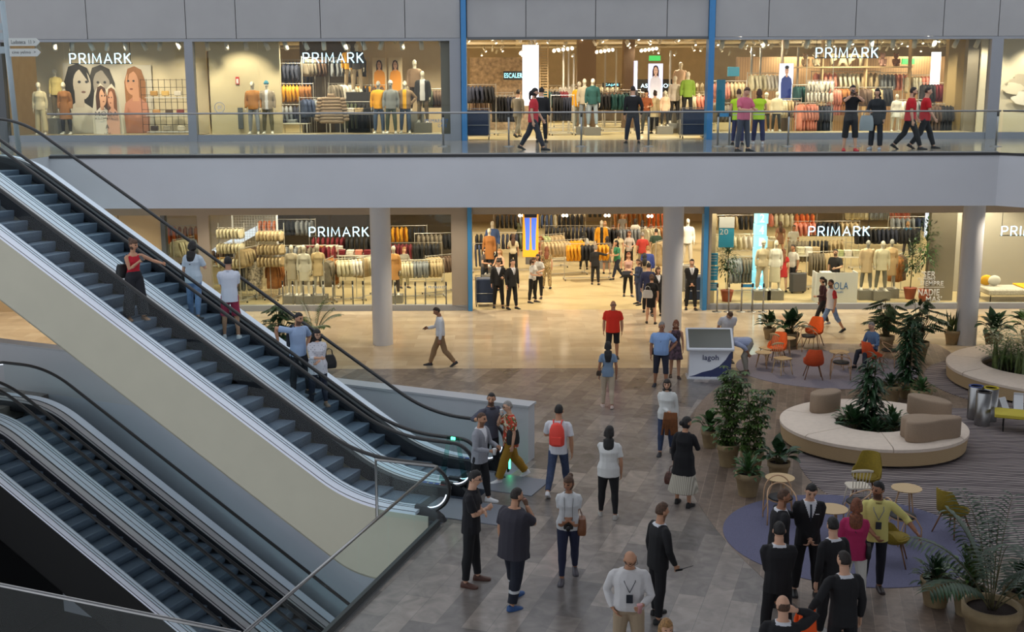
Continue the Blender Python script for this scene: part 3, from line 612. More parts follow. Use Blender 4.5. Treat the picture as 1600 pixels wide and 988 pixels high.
def bed(label, c, items, z0=.3, r=.8):
    t = thing('planting_bed', label, 'plants', (c[0], c[1], .0))
    MB().lathe([(r-.05, .07), (r-.05, z0), (.01, z0+.02)], (0, 0, 0), 32).build('soil', M_soil, t)
    for kind, x, y, h, rr, lm, nm in items:
        mb, st = MB(), MB(); foliage(kind, h, rr, mb, st, z0); o = mb.build(nm, lm, t, True, False); o.location = (x, y, 0)
        q = st.build('stem', L_stem, o, True)
bed('planting in the middle of the near ring bench with one tall cane plant', RB1, [('tall', -.05, .1, 1.6, .5, L_dark, 'tall_cane_plant'), ('broad', -.45, -.15, .5, .3, L_dark, 'broad_leaf_plant'), ('broad', .35, -.35, .45, .3, L_dark, 'broad_leaf_plant'), ('bushy', .5, .2, .4, .35, L_mid, 'low_shrub'), ('bushy', -.1, -.5, .35, .35, L_dark, 'low_shrub'), ('bushy', -.4, .4, .4, .35, L_mid, 'low_shrub')], .34, .8)
bed('dense bed of ferns and snake plants inside the far ring bench', (RB2[0]-.6, RB2[1]+.3), [('snake', -1.15, -.2, 1., .6, L_snake, 'snake_plant'), ('snake', -.7, -.85, .95, .7, L_snake, 'snake_plant'), ('snake', 0., -1.05, .95, .7, L_snake, 'snake_plant'), ('snake', .7, -.9, .95, .7, L_snake, 'snake_plant'), ('fern', -.75, .1, 1.25, .8, L_fern, 'fern'), ('fern', .1, -.3, 1.35, .9, L_fern, 'fern'), ('fern', .5, .5, 1.3, .9, L_fern, 'fern'), ('fern', -.5, .7, 1.3, .9, L_fern, 'fern'), ('fern', .9, -.2, 1.2, .9, L_fern, 'fern')], .3, 1.4)
# ================================================================== information kiosk
p = at(1109, 592); t = thing('information_kiosk', 'white information kiosk with a large tilted screen and blue wave on its front', 'kiosk', (p.x, p.y+.02, 0), R(-3))
K_w = mat('kiosk_white', (220, 224, 232), .3, coat=.3); K_b = mat('kiosk_navy', (32, 44, 92), .3)
MB().prismY([(-.62, 0), (.6, 0), (.62, .045), (-.6, .045)], -.1, .45).build('base_plate', K_w, t)
Mt = Matrix.Rotation(R(-12), 3, 'X')
mb = MB(); mb.loft([[V((-.57, .0, .045)), V((.55, .0, .045)), V((.55, .42, .045)), V((-.57, .42, .045))], [V((-.55, .12, .78)), V((.6, .12, .78)), V((.6, .5, .78)), V((-.55, .5, .78))]]); mb.build('body', K_w, t)
def onf(x, z): return V((x, .0+.12*(z-.045)/.735-.004, z))      # on the sloping front
q = [(-.56, .05), (-.4, .09), (-.2, .17), (.05, .23), (.25, .33), (.42, .5), (.52, .66), (.597, .75), (.555, .05)]
mb = MB(); vs = [onf(*a) for a in q]; mb.add(vs+[v_+V((0, .003, 0)) for v_ in vs], [tuple(range(9)), tuple(range(17, 8, -1))]); mb.build('blue_wave', K_b, t)
text('logo_text', 'lagoh', .2, K_b, (.02, .06, .5), (R(90-9), 0, 0), .003, 1.05, parent=t, bold=.002)
text('logo_text', 'lagoh', .1, K_b, (-.05, -.075, .012), (R(40), 0, 0), .002, 1.05, parent=t, bold=.001)
sc_ = MB(); sc_.rbox((0, 0, 0), (1.28, .78, .1), .05); sc = sc_.build('screen_housing', K_w, t); sc.location = (.0, .26, 1.02); sc.rotation_euler = (R(40), 0, 0)
o = MB().box((0, 0, .052), (1.14, .64, .01)).build('screen', mat('dim_screen', (96, 98, 92), .15), sc)
# ================================================================== people
TS = bpy.data.scenes.new('workbench')
def remesh(mb, vox, ms, name, parent, sm=2, paint=None, paintM=None, fold=0., seed=0.):
    me = mb.mesh('tmp', ms); o = bpy.data.objects.new('tmp', me); TS.collection.objects.link(o)
    r = o.modifiers.new('r', 'REMESH'); r.mode = 'VOXEL'; r.voxel_size = vox; r.use_smooth_shade = True
    if sm: s_ = o.modifiers.new('s', 'SMOOTH'); s_.iterations = sm; s_.factor = .5
    TS.view_layers[0].update(); dg = TS.view_layers[0].depsgraph; dg.update(); e = o.evaluated_get(dg); nm = bpy.data.meshes.new_from_object(e)
    bpy.data.objects.remove(o); bpy.data.meshes.remove(me); nm.name = name
    nm.materials.clear()
    for m in ms: nm.materials.append(m)
    if fold:
        ns = [v_.normal.copy() for v_ in nm.vertices]; cs = [v_.co.copy() for v_ in nm.vertices]; out = []
        for p, q_ in zip(cs, ns):
            q = noise.noise(V((p.x*7+seed, p.y*7, p.z*3.2)))+.5*noise.noise(V((p.x*15+seed, p.y*15, p.z*6))); p = p+q_*q*fold; out += [p.x, p.y, p.z]
        nm.vertices.foreach_set('co', out)
    if paint:
        idx = []
        for f in nm.polygons: idx.append(paint(f.center, f.normal) or 0)
        nm.polygons.foreach_set('material_index', idx)
    nm.polygons.foreach_set('use_smooth', [True]*len(nm.polygons)); nm.update()
    n = bpy.data.objects.new(name, nm); C.objects.link(n); n.parent = parent; return n
SK = {'light': (206, 160, 132), 'mid': (184, 136, 106), 'tan': (158, 110, 82), 'dark': (96, 64, 48)}
HA = {'black': (20, 17, 16), 'brown': (76, 52, 36), 'auburn': (112, 62, 36), 'grey': (130, 126, 122), 'blond': (150, 112, 66), 'dark': (34, 25, 20)}
ARMS = {'down': (.035, .02, -.31), 'fwd': (.02, .13, -.28), 'back': (.03, -.12, -.275), 'phone': (-.09, .2, -.13), 'phone2': (-.03, .2, -.15), 'hip': (.015, .0, -.235), 'cross': (-.15, .12, -.135), 'mouth': (-.085, .11, .035),
        'pocket': (.01, .035, -.265), 'eye': (-.085, .14, .07), 'hold': (-.02, .17, -.17), 'point': (.17, .2, -.07), 'wave': (.13, .14, .0), 'ear': (-.02, .06, .09), 'front': (-.1, .08, -.27), 'behind': (-.09, -.09, -.25), 'rail': (.12, .16, -.15), 'low': (-.02, .18, -.24), 'belly': (-.12, .12, -.2), 'chest': (-.1, .13, -.06), 'out': (.2, .12, -.2), 'reach': (.04, .28, -.1)}
HINT = {'hip': (1.2, -.6, -.1), 'cross': (.6, -.2, -.9), 'eye': (1., .1, -.8), 'mouth': (.5, .1, -1), 'ear': (1., .2, -.6)}
def ik(a, t, l1, l2, hint):
    d = t-a; L = min(d.length, (l1+l2)*.999); n = d.normalized(); t = a+n*L
    x = (l1*l1-l2*l2+L*L)/(2*L); h = math.sqrt(max(0, l1*l1-x*x)); k = hint-n*hint.dot(n)
    k = k.normalized() if k.length > 1e-4 else V((0, 1, 0))
    return a+n*x+k*h, t
def ell(c, ax, ay, rx, ry, n=14, e=1.):
    o = []
    for k in range(n):
        a = 2*pi*k/n; cx, cy = cos(a), sin(a); q = (abs(cx)**2.4+abs(cy)**2.4)**(-1/2.4) if e else 1
        o.append(c+ax*rx*cx*q+ay*ry*cy*q)
    return o
def person(label, loc, face, H=1.74, sex='m', g=1., legs=((8, 0, 3), (-8, 4, 3)), arms=('down', 'down'), lean=2, twist=0, head=(0, 0), skin='light', hair=('short', 'dark'), top=None, bot=None, shoe=(40, 36, 34), beard=False, glasses=False, fine=True, name='person', cat='person', group=None, hand_detail=True, z=None, seat=None, footyaw=8, mann=False, hat=None, extra=None, roll=0):
    """top=(kind,colour,opts)  bot=(kind,colour,opts)"""
    vox = .0095 if fine else .016
    t = thing(name, label, cat, loc, R(face), group)
    sd = random.random()*50
    X0 = V((1, 0, 0)); l = R(lean); U = V((0, -sin(l), cos(l))); F = V((0, -cos(l), -sin(l)))
    tw = Matrix.Rotation(R(twist), 3, U); X = tw @ X0; F = tw @ F
    if roll: q = Matrix.Rotation(R(roll), 3, F); U = q @ U; X = q @ X
    P = V((0, 0, .52*H)); fem = sex == 'f'
    hip_w = .05*H*(1+.3*(g-1))
    LG = []
    for i, (a, b, ab) in enumerate(legs):
        sx = 1 if i == 0 else -1      # 0: left leg (+x), 1: right leg
        h = P+V((sx*hip_w, 0, -.01*H)); ta, sa = R(a), R(a-b)
        k = h+V((sx*sin(R(ab)), -sin(ta), -cos(ta))).normalized()*.245*H
        an = k+V((sx*sin(R(ab))*.6, -sin(sa), -cos(sa))).normalized()*.232*H
        LG.append([h, k, an, sx, sa])
    if seat is None: dz = -min(q[2].z-.043*H for q in LG)
    else: dz = seat+.075*H-P.z
    up = V((0, 0, dz)); P = P+up
    for q in LG:
        for j in range(3): q[j] = q[j]+up
    sw = H*(.093 if fem else .108)*(1+.28*(g-1))
    sh0 = P+U*.272*H
    neck0 = P+U*.3*H; nk = (U+F*.18).normalized(); neck1 = neck0+nk*.042*H
    hy, hp = head; HU = (Matrix.Rotation(R(hp), 3, X) @ U).normalized()
    HF0 = (F-HU*F.dot(HU)).normalized(); HF = Matrix.Rotation(R(hy), 3, HU) @ HF0; HX = HF.cross(HU)*-1
    HX = HU.cross(HF)*-1; HX = HF.cross(HU)
    hc = neck1+HU*.068*H+HF*.008*H
    hw, hd, hh = .0445*H, .055*H, .0665*H
    if H < 1.5: hw, hd, hh = hw*1.12, hd*1.12, hh*1.1
    # ---- arms
    AR = []
    for i, nm in enumerate(arms):
        sx = 1 if i == 0 else -1
        o = nm if isinstance(nm, tuple) else ARMS[nm]; hi = HINT.get(nm, (.55, -.75, -.3)) if not isinstance(nm, tuple) else (.6, -.6, -.4)
        s0 = sh0+X*sx*sw; tg = s0+(X*sx*o[0]+F*o[1]+U*o[2])*H; hint = X*sx*hi[0]+F*hi[1]+U*hi[2]
        el, wr = ik(s0, tg, .168*H, .148*H, hint); AR.append([s0, el, wr, sx, nm])
    M_s = mat('mannequin_skin', (214, 206, 186), .45) if mann == 1 else mat('grey_mannequin', (150, 148, 140), .45) if mann else mat('skin_'+skin, SK[skin], .55, var=.04, vs=6)
    # ---- body: one continuous surface
    b = MB(); gy = 1+.9*(g-1)
    if fem: TR = [(-.035, .055, .045), (.0, .088, .06), (.03, .088, .062), (.1, .064, .05), (.16, .074, .058), (.205, .082, .07), (.25, .08, .052), (.28, .066, .042), (.3, .044, .035), (.316, .026, .029)]
    else: TR = [(-.035, .055, .045), (.0, .083, .06), (.04, .083, .062), (.1, .077, .056), (.17, .09, .063), (.22, .098, .064), (.255, .096, .056), (.282, .08, .045), (.303, .052, .038), (.318, .03, .032)]
    def tring(h, rx, ry, ex=0., exy=None):
        exy = ex if exy is None else exy; bl = max(0, 1-abs(h-.09)/.15)*(g-1)
        return ell(P+U*h*H+F*(.01*H*max(0, (h-.1))*0+bl*.03*H), X, F, rx*H*(1+.75*(g-1))+ex, ry*H*gy+exy+bl*.03*H)
    b.loft([tring(*q) for q in TR])
    b.tube([neck0-nk*.02*H, neck0+nk*.02*H, neck1+nk*.02*H], [.034*H*(.9 if fem else 1.05)]*3, 10)
    # head
    rings = []
    for i in range(11):
        th = pi*i/10; u = -cos(th); q = max(sin(th), .05)
        jaw = 1-.30*max(0, -u-.15)**1.2*1.3; fr = 1-.10*max(0, -u-.5); ring_ = []
        for k in range(16):
            a = 2*pi*k/16; cx, cf = cos(a), sin(a); ff = cf*hd*q*(1 if cf < 0 else fr); 
            if cf < 0 and u < -.2: ff *= 1-.35*(-u-.2)
            ring_.append(hc+HX*cx*hw*q*jaw+HF*(ff+(.006*H*max(0, -u-.3) if cf > 0 else 0))+HU*u*hh)
        rings.append(ring_)
    b.loft(rings)
    if mann != 1 or True:
        nb = hc+HF*hd*.93; b.tube([nb+HU*hh*.12, nb+HF*.006*H-HU*hh*.06, nb+HF*.0115*H-HU*hh*.24, nb+HF*.002*H-HU*hh*.32], [.004*H, .0058*H, .0078*H, .006*H], 6)
        if not mann:
            for sx in (-1, 1):
                e0 = hc+HX*sx*hw*.97-HF*hd*.08-HU*hh*.08; b.loft([ell(e0, HF, HU, .008*H, .016*H, 8), ell(e0+HX*sx*.006*H-HF*.003*H, HF, HU, .0095*H, .018*H, 8), ell(e0+HX*sx*.009*H-HF*.004*H, HF, HU, .006*H, .013*H, 8)])
    for s0, el, wr, sx, nm in AR:
        k = .92 if fem else 1.05*(1+.3*(g-1)); m1 = s0.lerp(el, .4); m2 = el.lerp(wr, .3)
        b.tube([s0-X*sx*.025*H, s0.lerp(el, .12), m1, el, m2, wr], [.022*H*k, .028*H*k, .027*H*k, .022*H*k, .0235*H*k, .0155*H*k], 10)
        # hand
        d = (wr-el).normalized(); inn = -X*sx; pn = (inn-d*inn.dot(d)); pn = pn.normalized() if pn.length > .2 else -F
        if nm in ('hip', 'pocket'): d = (d*.5-U*.4+F*.5*0-X*sx*.5).normalized(); pn = (inn-d*inn.dot(d)).normalized()
        sd_ = d.cross(pn).normalized();  sd_ = sd_ if sd_.dot(F+U*.3) > 0 else -sd_      # thumb side
        hs = H/1.75*(.92 if fem else 1.03); c0 = wr+d*.01*hs
        b.loft([ell(c0, sd_, pn, .026*hs, .018*hs, 10), ell(c0+d*.03*hs, sd_, pn, .036*hs, .017*hs, 10), ell(c0+d*.07*hs, sd_, pn, .042*hs, .015*hs, 10), ell(c0+d*.092*hs, sd_, pn, .040*hs, .012*hs, 10)])
        curl = .9 if nm in ('phone', 'phone2', 'eye', 'hold', 'low', 'belly', 'front', 'rail', 'mouth') or isinstance(nm, tuple) else .45
        if nm in ('wave', 'out', 'point'): curl = .08
        for j, (o, L) in enumerate(((.0315, .068), (.0105, .076), (-.0105, .071), (-.0315, .056))):
            p0 = c0+d*.085*hs+sd_*o*hs*(1.12 if curl < .2 else 1); dd = (d+sd_*o*(5 if curl < .2 else 1.5)).normalized(); pts = [p0]; cc = curl*(1+.12*j)
            for seg in (.42, .32, .26):
                dd = (dd*cos(cc*.75)+pn*sin(cc*.75)).normalized(); pts.append(pts[-1]+dd*L*hs*seg)
            b.tube(pts, [.0088*hs, .0086*hs, .0078*hs, .0066*hs], 6)
        p0 = c0+d*.028*hs+sd_*.03*hs; dd = (d*.75+sd_*.6+pn*.35).normalized(); b.tube([p0-dd*.012*hs, p0+dd*.03*hs, p0+dd*.03*hs+(dd*.7+d*.4+pn*.3*curl).normalized()*.028*hs], [.013*hs, .0105*hs, .0082*hs], 6)
    for h, k, an, sx, sa in LG:
        q = (.9 if not fem else .98)*(1+.4*(g-1)); b.tube([h+V((0, 0, .02*H)), h.lerp(k, .15), h.lerp(k, .55), k, k.lerp(an, .28)+V((0, .006*H, 0)), k.lerp(an, .7), an], [.05*H*q, .053*H*q, .044*H*q, .033*H, .034*H*q, .024*H, .02*H], 12)
        fy = R(footyaw)*sx; fd = V((sin(fy), -cos(fy), 0)); pit = max(0, -sa-.15)*.9
        fd = (fd*cos(pit)-V((0, 0, 1))*sin(pit)).normalized(); fu = fd.cross(V((cos(fy), sin(fy), 0))).normalized(); fu = fu if fu.z > 0 else -fu; fs = fd.cross(fu)
        heel = an-fd*.028*H-fu*.03*H; toe = an+fd*.1*H-fu*.034*H
        b.tube([an+fu*.01*H, an-fu*.02*H], [.019*H, .022*H], 8); b.loft([ell(heel, fs, fu, .02*H, .014*H, 8), ell(an-fu*.022*H, fs, fu, .021*H, .022*H, 8), ell(an+fd*.06*H-fu*.03*H, fs, fu, .026*H, .014*H, 8), ell(toe, fs, fu, .018*H, .008*H, 8)])
        # shoe
        if shoe:
            sb = MB(); c = an-fu*.043*H
            def sr(x, w, z0, z1): cc = c+fd*x*H; return [cc+fs*w*H*a+fu*(z0*(1-zz)+z1*zz)*H for a, zz in ((-1, 0), (-1.03, .3), (-.85, .8), (-.35, 1), (.35, 1), (.85, .8), (1.03, .3), (1, 0), (0, 0))]
            hi_ = .05 if (extra and 'boots' in extra) else .036
            sb.loft([sr(-.042, .012, .002, .02), sr(-.036, .019, 0, hi_+.01), sr(-.012, .0225, 0, hi_+.016), sr(.018, .024, 0, hi_+.01), sr(.055, .028, 0, .032), sr(.085, .0275, 0, .025), sr(.106, .021, .001, .02), sr(.113, .009, .003, .012)])
            sm = mat('shoe_%d_%d_%d' % shoe, shoe, .5)
            if fine:
                so_ = sb.build('shoe', sm, t); smooth_by_angle(so_, 50)
                if max(shoe) > 150 or min(shoe) > 90: pass
            else: sb.build('shoe', sm, t, True)
    pal = [M_s, mat('eye_dark', (24, 18, 16), .25), mat('lip', (150, 84, 76), .5), mat('beard_'+hair[1]+skin, tuple(int(.55*a_+.45*b__) for a_, b__ in zip(HA[hair[1]], SK[skin])), .9)]
    def fpaint(c, n):
        q = c-hc; x, f, u = q.dot(HX)/hw, q.dot(HF)/hd, q.dot(HU)/hh
        if abs(u) > 1.3 or abs(x) > 1.3: return 0
        if mann: return 0
        if f > .55 and abs(abs(x)-.42) < .17 and abs(u-.05) < .075: return 1
        if f > .6 and abs(abs(x)-.42) < .24 and abs(u-.23) < .05: return 3
        if f > .55 and abs(x) < .3 and abs(u+.52) < .065: return 2
        if beard and u < -.4 and f > -.1 and (abs(x) > .3 or u < -.6 or f < .5 or -.47 < u < -.34): return 3
        return 0
    remesh(b, vox, pal, 'body', t, 1, fpaint if fine or beard else None)
    # ---- top garment
    kind, col, o = top if top else (None, None, {})
    if kind:
        o = dict(o or {}); loose = o.get('loose', .006)*1.0+.004; hem = o.get('hem', .03); sl = o.get('sl', .45); cm = o.get('mat') or mat('cloth_%d_%d_%d' % col, col, .85, bump=.12, bs=25)
        c = MB(); ex = loose*H/1.75
        q = []
        lo = -hem
        if lo < -.035:
            fl = o.get('flare', .12); q.append(ell(P+V((0, 0, lo*H)), X0, -V((0, 1, 0)), (.088+fl*(-lo))*H*(1+.7*(g-1))+ex, (.066+fl*(-lo))*H*gy+ex)); q.append(ell(P+V((0, 0, lo*.5*H)), X0, -V((0, 1, 0)), (.09+fl*(-lo)*.4)*H*(1+.7*(g-1))+ex, (.068+fl*(-lo)*.4)*H*gy+ex))
        else: q.append(tring(lo, TR[1][1], TR[1][2], ex*1.3))
        for r_ in TR[2:-1]:
            w = ex*(1.7 if r_[0] < .15 else 1); q.append(tring(r_[0], max(r_[1], o.get('minw', 0)), r_[2], w))
        if kind not in ('tank', 'sleeveless'): q.append(tring(.31, .036, .036, ex*.5))
        if kind in ('tank',): q = q[:-1]+[tring(.262, .06, .046, ex*.6)]
        c.loft(q)
        if kind == 'tank':
            for sx in (-1, 1): c.tube([P+U*.245*H+X*sx*.045*H+F*.048*H, P+U*.3*H+X*sx*.046*H, P+U*.25*H+X*sx*.045*H-F*.045*H], .009*H, 6)
        if sl:
            for s0, el, wr, sx, nm in AR:
                kk = (.9 if fem else 1.*(1+.3*(g-1))); e1 = min(ex*1.1, .013)
                pts = [s0-X*sx*.035*H+U*.006*H, s0-X*sx*.008*H, s0.lerp(el, .14), s0.lerp(el, .38)]; rr = [.022*H*kk+e1*.4, .026*H*kk+e1*.7, .0295*H*kk+e1, .0285*H*kk+e1*1.1]
                if sl <= .5: pts.append(s0.lerp(el, sl*1.55)); rr.append(.028*H*kk+e1*1.5)
                else:
                    pts += [el, el.lerp(wr, .4)]; rr += [.0245*H*kk+e1, .0245*H*kk+e1*.9]
                    if sl > .8: pts += [el.lerp(wr, .97)]; rr += [.0175*H*kk+e1*.75]
                c.tube(pts, rr, 12)
        if o.get('collar'):
            c.tube([neck0-nk*.012*H, neck0+nk*.008*H], [.05*H, .043*H], 12)
        if o.get('scarf'): c.tube([neck0-nk*.01*H, neck0+nk*.03*H], [.065*H, .05*H], 12)
        mats_ = [cm]+list(o.get('mats', []))
        pf = None
        if kind == 'suit':
            wh = mat('white_shirt', (214, 216, 222), .7); tie = mat('tie_dark', (28, 34, 52), .5); mats_ = [cm, wh, tie if o.get('tie', 1) else wh]
            def pf(cc, n):
                w_ = cc-P; hgt = w_.dot(U)/H; x = w_.dot(X)/H; f = w_.dot(F)
                if hgt > .292 and abs(x) < .05: return 1
                if f > 0 and n.dot(F) > .2 and hgt > .15 and abs(x) < (hgt-.15)*.34: return 2 if abs(x) < .0095 else 1
                return 0
        if 'paint' in o:
            pp = o['paint']
            def pf(cc, n):
                w_ = cc-P; return pp(w_.dot(X)/H, w_.dot(F)/H, w_.dot(U)/H, n.dot(F))
        remesh(c, vox*1.15, mats_, o.get('name', 'shirt' if kind != 'suit' else 'jacket'), t, 2, pf, None, .006 if fine else .004, sd)
        if o.get('collar') and fine and kind != 'suit':
            cb = MB(); ring1 = ell(neck0+nk*.014*H, X, F, .041*H, .042*H, 16); ring2 = ell(neck0-nk*.012*H+F*.004*H, X, F, .058*H, .054*H, 16); ring3 = ell(neck0+nk*.016*H, X, F, .044*H, .045*H, 16)
            cb.loft([ring1, ring2, ring3], False); cb.build('collar', cm, t, True)
    # ---- bottom garment
    kind, col, o = bot if bot else (None, None, {})
    if kind:
        o = dict(o or {}); cm = o.get('mat') or mat('cloth_%d_%d_%d' % col, col, .85, bump=.12, bs=25); c = MB(); ex = o.get('loose', .008)*H/1.75
        if kind == 'skirt':
            ln = o.get('len', .2); fl = o.get('flare', .2); mid = (LG[0][1]+LG[1][1])/2
            sp_ = abs(LG[0][1].y-LG[1][1].y)*.5
            c.loft([ell(P+U*.08*H, X0, F, .075*H*(1+.7*(g-1))+ex, .055*H*gy+ex, 24), ell(P, X0, V((0, -1, 0)), .09*H+ex, .07*H+ex, 24)]+[ell(P.lerp(V((mid.x, mid.y, P.z-ln*H)), k)+V((0, 0, 0)), X0, V((0, -1, 0)), (.09+fl*ln*k)*H+ex, (.07+fl*ln*k)*H+ex+sp_*k*.6, 24) for k in (.35, .7, 1.)])
        else:
            ln = {'trousers': .96, 'leggings': .97, 'shorts': .52, 'capri': .8}[kind] if 'len' not in o else o['len']; wd = o.get('wide', 0)
            c.loft([tring(.075 if not fem else .085, .079 if not fem else .068, .057, ex*.8), tring(.04, .085, .063, ex), tring(0, .088, .063, ex), tring(-.03, .07, .052, ex)])
            for h, k, an, sx, sa in LG:
                q = (.9 if not fem else .98)*(1+.4*(g-1)); tot = ln*2
                pts = [h+V((0, 0, .015*H)), h.lerp(k, .18), h.lerp(k, .6)]; rr = [.052*H*q+ex, .055*H*q+ex, .046*H*q+ex+wd*.2]
                if tot > 1.02:
                    e2 = (tot-1); pts += [k, k.lerp(an, .3)+V((0, .006*H, 0))]; rr += [.0365*H+ex*1.3+wd*.45, .0365*H+ex*1.2+wd*.7]
                    if e2 > .5: pts += [k.lerp(an, .7), k.lerp(an, e2)]; rr += [.027*H+ex*1.3+wd*.9, .0245*H+ex*1.4+wd]
                else: pts += [h.lerp(k, tot)]; rr += [.041*H+ex*2+wd]
                c.tube(pts, rr, 12)
        mats_ = [cm]+list(o.get('mats', [])); pf = None
        if 'paint' in o:
            pp2 = o['paint']
            def pf(cc, n): return pp2(cc.x/H, cc.z/H)
        remesh(c, vox*1.15, mats_, o.get('name', 'skirt' if kind == 'skirt' else 'trousers' if kind != 'shorts' else 'shorts'), t, 2, pf, None, .005 if fine else .003, sd+9)
        if o.get('belt'):
            mb = MB(); mb.loft([tring(.07, .08, .058, ex+.004), tring(.088, .079, .057, ex+.004)]); mb.build('belt', mat('belt_brown', (60, 36, 24), .4), t, True)
    # ---- hair
    hk, hcx = hair
    if hk != 'none' and not mann:
        hm = mat('hair_'+hcx, HA[hcx], .6, var=.25, vs=40, bump=.5, bs=60); hb = MB(); rings = []; n, m = 20, 14
        for i in range(m+1):
            th = pi*i/m; u = -cos(th); q = max(sin(th), .03); rg = []
            for k in range(n):
                a = 2*pi*k/n; cx, cf = cos(a)*q, sin(a)*q
                if hk == 'bald': on = (cf < .35 and -.5 < u < .12-.25*cf)
                elif hk in ('short', 'crop', 'quiff'): on = (u > .34+.25*max(0, cf)) or (cf < .12 and u > -.42)
                else: on = (u > .42 if cf > .45 else True if cf < .35 else u > -.1) and not (cf > .3 and u < .4)
                tk = {'short': 1.08, 'crop': 1.035, 'bald': 1.03, 'quiff': 1.09}.get(hk, 1.13); s_ = tk if on else .86
                if hk == 'quiff' and u > .5 and cf > 0: s_ *= 1.06
                rg.append(hc+HX*cx*hw*s_+HF*cf*hd*s_+HU*u*hh*(s_ if on else .9))
            rings.append(rg)
        hb.loft(rings)
        if hk in ('long', 'bob', 'pony', 'curly'):
            L = {'long': .17, 'bob': .05, 'pony': .12, 'curly': .05}[hk]*H
            if hk == 'pony':
                p0 = hc-HF*hd*1.1+HU*hh*.3; hb.tube([p0, p0-HF*.02*H-U*.03*H, p0-HF*.02*H-U*L, p0-HF*.005*H-U*(L+.04*H)], [.016*H, .022*H, .018*H, .006*H], 8)
            else:
                back = -F; c1 = hc-HF*hd*.25
                lg = hk == 'long'; hb.loft([ell(c1+HU*hh*.2, HX, HF, hw*1.2, hd*.85, 14), ell(c1-HU*hh*.6-HF*hd*.12, HX, HF, hw*1.28, hd*.85, 14), ell(c1-U*hh*1.05+back*(.024 if lg else .005)*H, X, F, hw*1.3, hd*.8, 14), ell(c1-U*(hh*.95+L*.45)+back*(.05 if lg else .015)*H, X, F, hw*1.3, hd*.62, 14), ell(c1-U*(hh*.95+L)+back*(.058 if lg else .015)*H, X, F, hw*(.9 if lg else 1.1), hd*.42, 14)])
        if hk == 'bun': hb.sphere(hc+HU*hh*.85-HF*hd*.75, .028*H, 10, 8)
        if hk == 'bun_low' : hb.sphere(hc-HU*hh*.1-HF*hd*1.15, .03*H, 10, 8)
        if hk in ('long', 'bob', 'pony', 'curly', 'bun'): remesh(hb, .011 if fine else .017, [hm], 'hair', t, 2, None, None, .004, sd)
        else: hb.build('hair', hm, t, True)
    if glasses:
        gb = MB()
        for sx in (-1, 1):
            c_ = hc+HF*hd*1.05+HX*sx*hw*.43+HU*hh*.05; gb.tube([c_+HX*.016*H*cos(a)+HU*.0115*H*sin(a) for a in [2*pi*k/10 for k in range(11)]], .0016*H, 5); gb.tube([c_+HX*sx*.016*H, hc+HX*sx*hw*1.06, hc+HX*sx*hw*1.04-HF*hd*.3], .0016*H, 4)
        gb.tube([hc+HF*hd*1.08-HX*hw*.08+HU*hh*.06, hc+HF*hd*1.08+HX*hw*.08+HU*hh*.06], .0016*H, 4); gb.build('glasses', M_black, t, True)
    if hat:
        hb = MB(); hb.loft([ell(hc+HU*hh*a, HX, HF, hw*r_, hd*r_, 14) for a, r_ in ((.2, 1.1), (.5, 1.08), (.9, .85), (1.2, .4), (1.25, .1))]); hb.build('hat', mat('hat_%d_%d_%d' % hat, hat, .9), t, True)
    info = dict(H=H, P=P, U=U, X=X, F=F, sh0=sh0, sw=sw, hand=[a[2]+(a[2]-a[1]).normalized()*.05*H for a in AR], wrist=[a[2] for a in AR], head=hc, HF=HF, HU=HU, neck=neck0, t=t, rot=Matrix.Rotation(R(face), 3, 'Z'), loc=V(loc), HX=HX)
    return info
def wpt(i, p): return i['loc']+i['rot'] @ p
# ---- carried things, each a thing of its own
def phone(i, h, label, face=0):
    p = wpt(i, i['hand'][h]); o = MB().rbox((0, 0, 0), (.072, .15, .009), .012).build('phone', mat('phone_black', (18, 18, 20), .2)); o.location = p+V((0, 0, .02)); o.rotation_euler = (R(35), 0, i['t'].rotation_euler.z); return tag(o, label, 'phone')
def cup(i, h, label, col=(214, 214, 214)):
    p = wpt(i, i['hand'][h]); o = MB().lathe([(.028, -.06), (.038, .05), (.04, .055), (.03, .062), (.005, .064)], (0, 0, 0), 16).build('paper_cup', mat('cup_%d' % col[0], col, .5), None, True); o.location = p; return tag(o, label, 'cup')
def bag(i, label, off, size, col, name='handbag', strap=None, soft=.3, m=None, rz=0., handles=True):
    t = thing(name, label, 'bag', wpt(i, off), i['t'].rotation_euler.z+rz); m = m or mat('bag_%d_%d_%d' % col, col, .5, bump=.2, bs=30); w, d, h = size; b = MB()
    def rg(s_, z): return [V((x, y, z)) for x, y in [(w/2*s_*math.copysign(abs(cos(a))**.5, cos(a)), d/2*s_*math.copysign(abs(sin(a))**.5, sin(a))) for a in [2*pi*k/20 for k in range(20)]]]
    b.loft([rg(.9, -h/2), rg(1, -h/2+.03), rg(1.03, -h*.1), rg(1-soft*.3, h*.3), rg(.9-soft*.5, h/2)]); smooth_by_angle(b.build('bag_body', m, t), 50)
    if handles:
        for y in (-d*.2, d*.2): MB().tube([(-w*.25, y, h*.42), (-w*.2, y, h/2+.1), (0, y, h/2+.14), (w*.2, y, h/2+.1), (w*.25, y, h*.42)], .007, 6).build('handle', m, t, True)
    if strap:
        inv = (Matrix.Rotation(-(i['t'].rotation_euler.z+rz), 3, 'Z')); o = wpt(i, off); pts = [inv @ (wpt(i, q)-o) for q in strap]; MB().tube(pts, .009, 6, sq=.5).build('strap', m, t, True)
    return t
